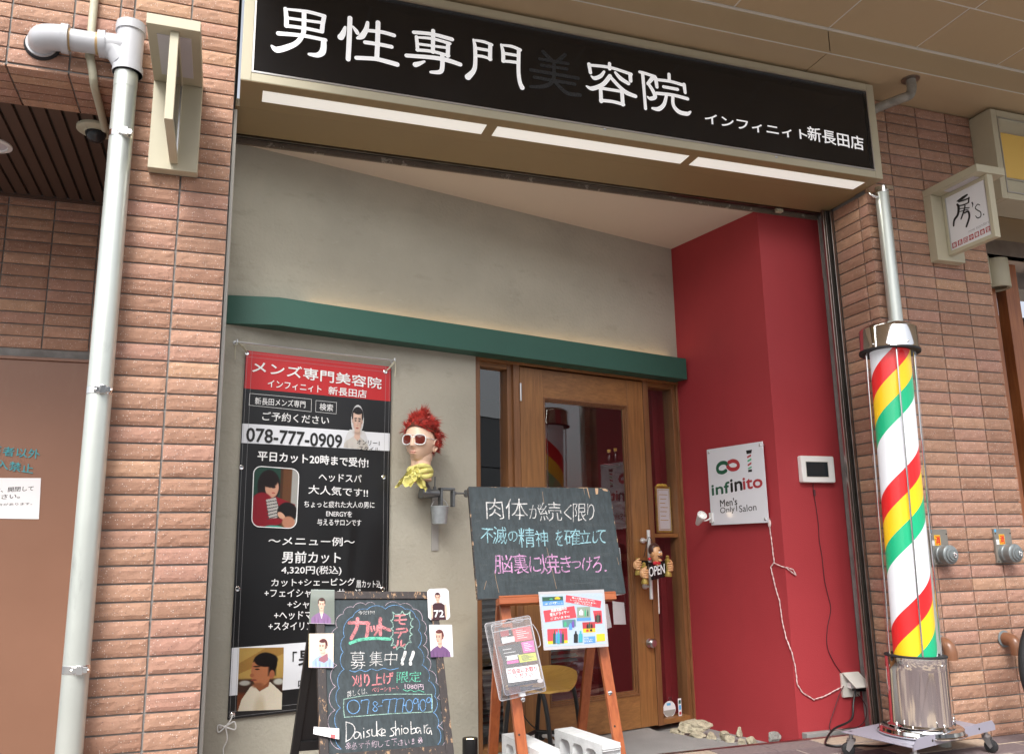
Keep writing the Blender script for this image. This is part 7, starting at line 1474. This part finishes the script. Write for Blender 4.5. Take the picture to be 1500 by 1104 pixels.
# ================================================================= ROCKS BY THE RED WALL
rk = [((1027, 1077, 48, 21), 'large flat tan boulder, biggest rock beside the door frame'), ((990, 1075, 17, 8), 'small tan rock at the left end of the row by the door frame'), ((1000, 1078, 12, 5), 'low pale rock half under the large tan boulder'), ((1026, 1084, 24, 11), 'long pale rock lying in front of the large tan boulder'), ((1044, 1086, 19, 12), 'light cream rock right of the large boulder'), ((1054, 1089, 11, 8), 'small grey rock between two cream rocks'), ((1064, 1083, 18, 11), 'rounded tan rock against the red wall, middle of the row'), ((1073, 1091, 20, 12), 'pale flat rock at the slab edge, middle of the row'), ((1086, 1082, 16, 15), 'pointed grey-cream rock standing highest against the red wall'), ((1090, 1094, 18, 11), 'cream rock in front of the pointed rock'), ((1104, 1092, 19, 15), 'angular orange-tan rock right of the pointed rock'), ((1112, 1095, 12, 6), 'small flat rock touching the threshold, near the right end'), ((1125, 1093, 12, 5), 'tiny rock next to the last rock of the row'), ((1138, 1089, 22, 15), 'grey rock standing alone at the right end of the row')]
for k, ((x, y, w_, h_), lab) in enumerate(rk):
    c = on_z(x, y, -.055); m_ = (c-CAM).dot(cf)/FPX; W_, H_ = w_*m_*.56, h_*m_*.62; lim = .40
    rr_ = random.Random(k+11); bm_ = MB(); mt_ = Matrix.Rotation(rr_.uniform(-.5, .5), 3, 'Z'); sd_ = rr_.uniform(0, 90); cuts = [(V(rr_.gauss(0, 1), rr_.gauss(0, 1), rr_.gauss(0, .8)).normalized(), rr_.uniform(.50, .82)) for _ in range(15)]
    def rf(p, W_=W_, H_=H_, sd_=sd_, cuts=cuts):
        q = V(p.x, p.y, p.z)
        for n_, d_ in cuts:
            e_ = q.dot(n_)-d_
            if e_ > 0: q = q-n_*e_
        q *= 1+.12*noise.noise(q*3+V(sd_, 0, 0))+.07*noise.noise(q*8+V(sd_, 3, 0))+.03*noise.noise(q*20+V(sd_, 3, 9)); return V(q.x*W_, q.y*W_*.75, q.z*H_)
    bm_.ball(c+V(0, W_*.45, H_*.75), 1, n=22, M=mt_, fn=rf); tag(bm_.build('rock', MT['stone'] if k not in (5, 13) else mat('grey_rock', (.27, .27, .25), .9, var=.3, vscale=14, bump=.8, bscale=45)), lab, 'rock', 'rocks along the red wall')

# ================================================================= BICYCLE AT THE RIGHT EDGE
bx = on_y(1493.5, 968, -.27); R_ = .335; by = thing('bicycle', 'black bicycle whose front tyre just enters the photo at the right edge', 'bicycle', (bx.x+R_, -.27, 0)); wc = V(bx.x+R_, -.27, R_+.03)
def wheel(c):
    w_ = bpy.data.objects.new('wheel', None); scn.collection.objects.link(w_); w_.parent = by; w_.location = c-by.location
    mb = MB(); mb.tube([c+V(math.cos(t)*(R_-.024), 0, math.sin(t)*(R_-.024)) for t in [2*math.pi*k/64 for k in range(64)]], .025, n=14, closed=True, smooth=False); mb.build('tyre', MT['rubber'], w_, smooth=True)
    mb = MB(); mb.tube([c+V(math.cos(t)*(R_-.052), 0, math.sin(t)*(R_-.052)) for t in [2*math.pi*k/64 for k in range(64)]], .010, n=8, closed=True, smooth=False); mb.cyl(c-V(0, .03, 0), c+V(0, .03, 0), .02, n=16)
    for k in range(28): t = 2*math.pi*k/28; mb.cyl(c+V(math.cos(t+.3)*.018, .022*(-1)**k, math.sin(t+.3)*.018), c+V(math.cos(t)*(R_-.055), 0, math.sin(t)*(R_-.055)), .0011, n=5)
    mb.build('rim', MT['steel'], w_, smooth=True)
wheel(wc); wheel(wc+V(1.08, 0, 0))
mb = MB(); hd_ = wc+V(.13, 0, .36); mb.tube([wc+V(0, .05, 0), wc+V(.05, .05, .2), hd_+V(-.0, 0, 0)], .011, n=10); mb.tube([wc+V(0, -.05, 0), wc+V(.05, -.05, .2), hd_], .011, n=10); bbk = wc+V(.62, 0, -.03); sp_ = wc+V(.76, 0, .42)
mb.tube([hd_, hd_+V(.06, 0, .22)], .016, n=12); mb.tube([hd_+V(.02, 0, .02), bbk], .018, n=12); mb.tube([bbk, sp_+V(.03, 0, .1)], .016, n=12); mb.tube([hd_+V(.04, 0, .14), sp_], .014, n=12); mb.tube([bbk, wc+V(1.08, .05, 0), sp_], .009, n=8, smooth=False); mb.tube([bbk, wc+V(1.08, -.05, 0), sp_], .009, n=8, smooth=False)
mb.build('frame', MT['blackmetal'], by, smooth=True)
mb = MB(); hb = hd_+V(.07, 0, .28); mb.tube([hb+V(.12, -.28, .02), hb+V(.02, -.22, .03), hb, hb+V(.02, .22, .03), hb+V(.12, .24, .02)], .011, n=10); mb.build('handlebar', MT['chrome'], by, smooth=True)
mb = MB(); mb.ball(sp_+V(.05, 0, .14), .13, .07, .03, n=12); mb.build('saddle', MT['rubber'], by, smooth=True)

# ================================================================= ACROSS THE STREET (seen only as reflections)
ac = thing('building_across', 'grey panelled building across the street, seen only mirrored in the door glass', 'building', (2, -18, 0))
mb = MB()
for k in range(14):
    for j in range(3): mb.box(-18+k*3+.02, -15+k*3-.02, -18.3, -18, .3+j*1.9+.02, 2.2+j*1.9-.02)
mb.build('facade_panel', MT['greyblock'], ac)
mb = MB(); mb.box(-18, 24, -18.5, -18.31, -.1, 6.1); mb.build('wall', MT['gap'], ac)
mb = MB()
for k in range(6): mb.box(-14.6+k*6, -12.4+k*6, -17.99, -17.96, 2.6, 3.7)
mb.build('window_band', MT['lcd'], ac)
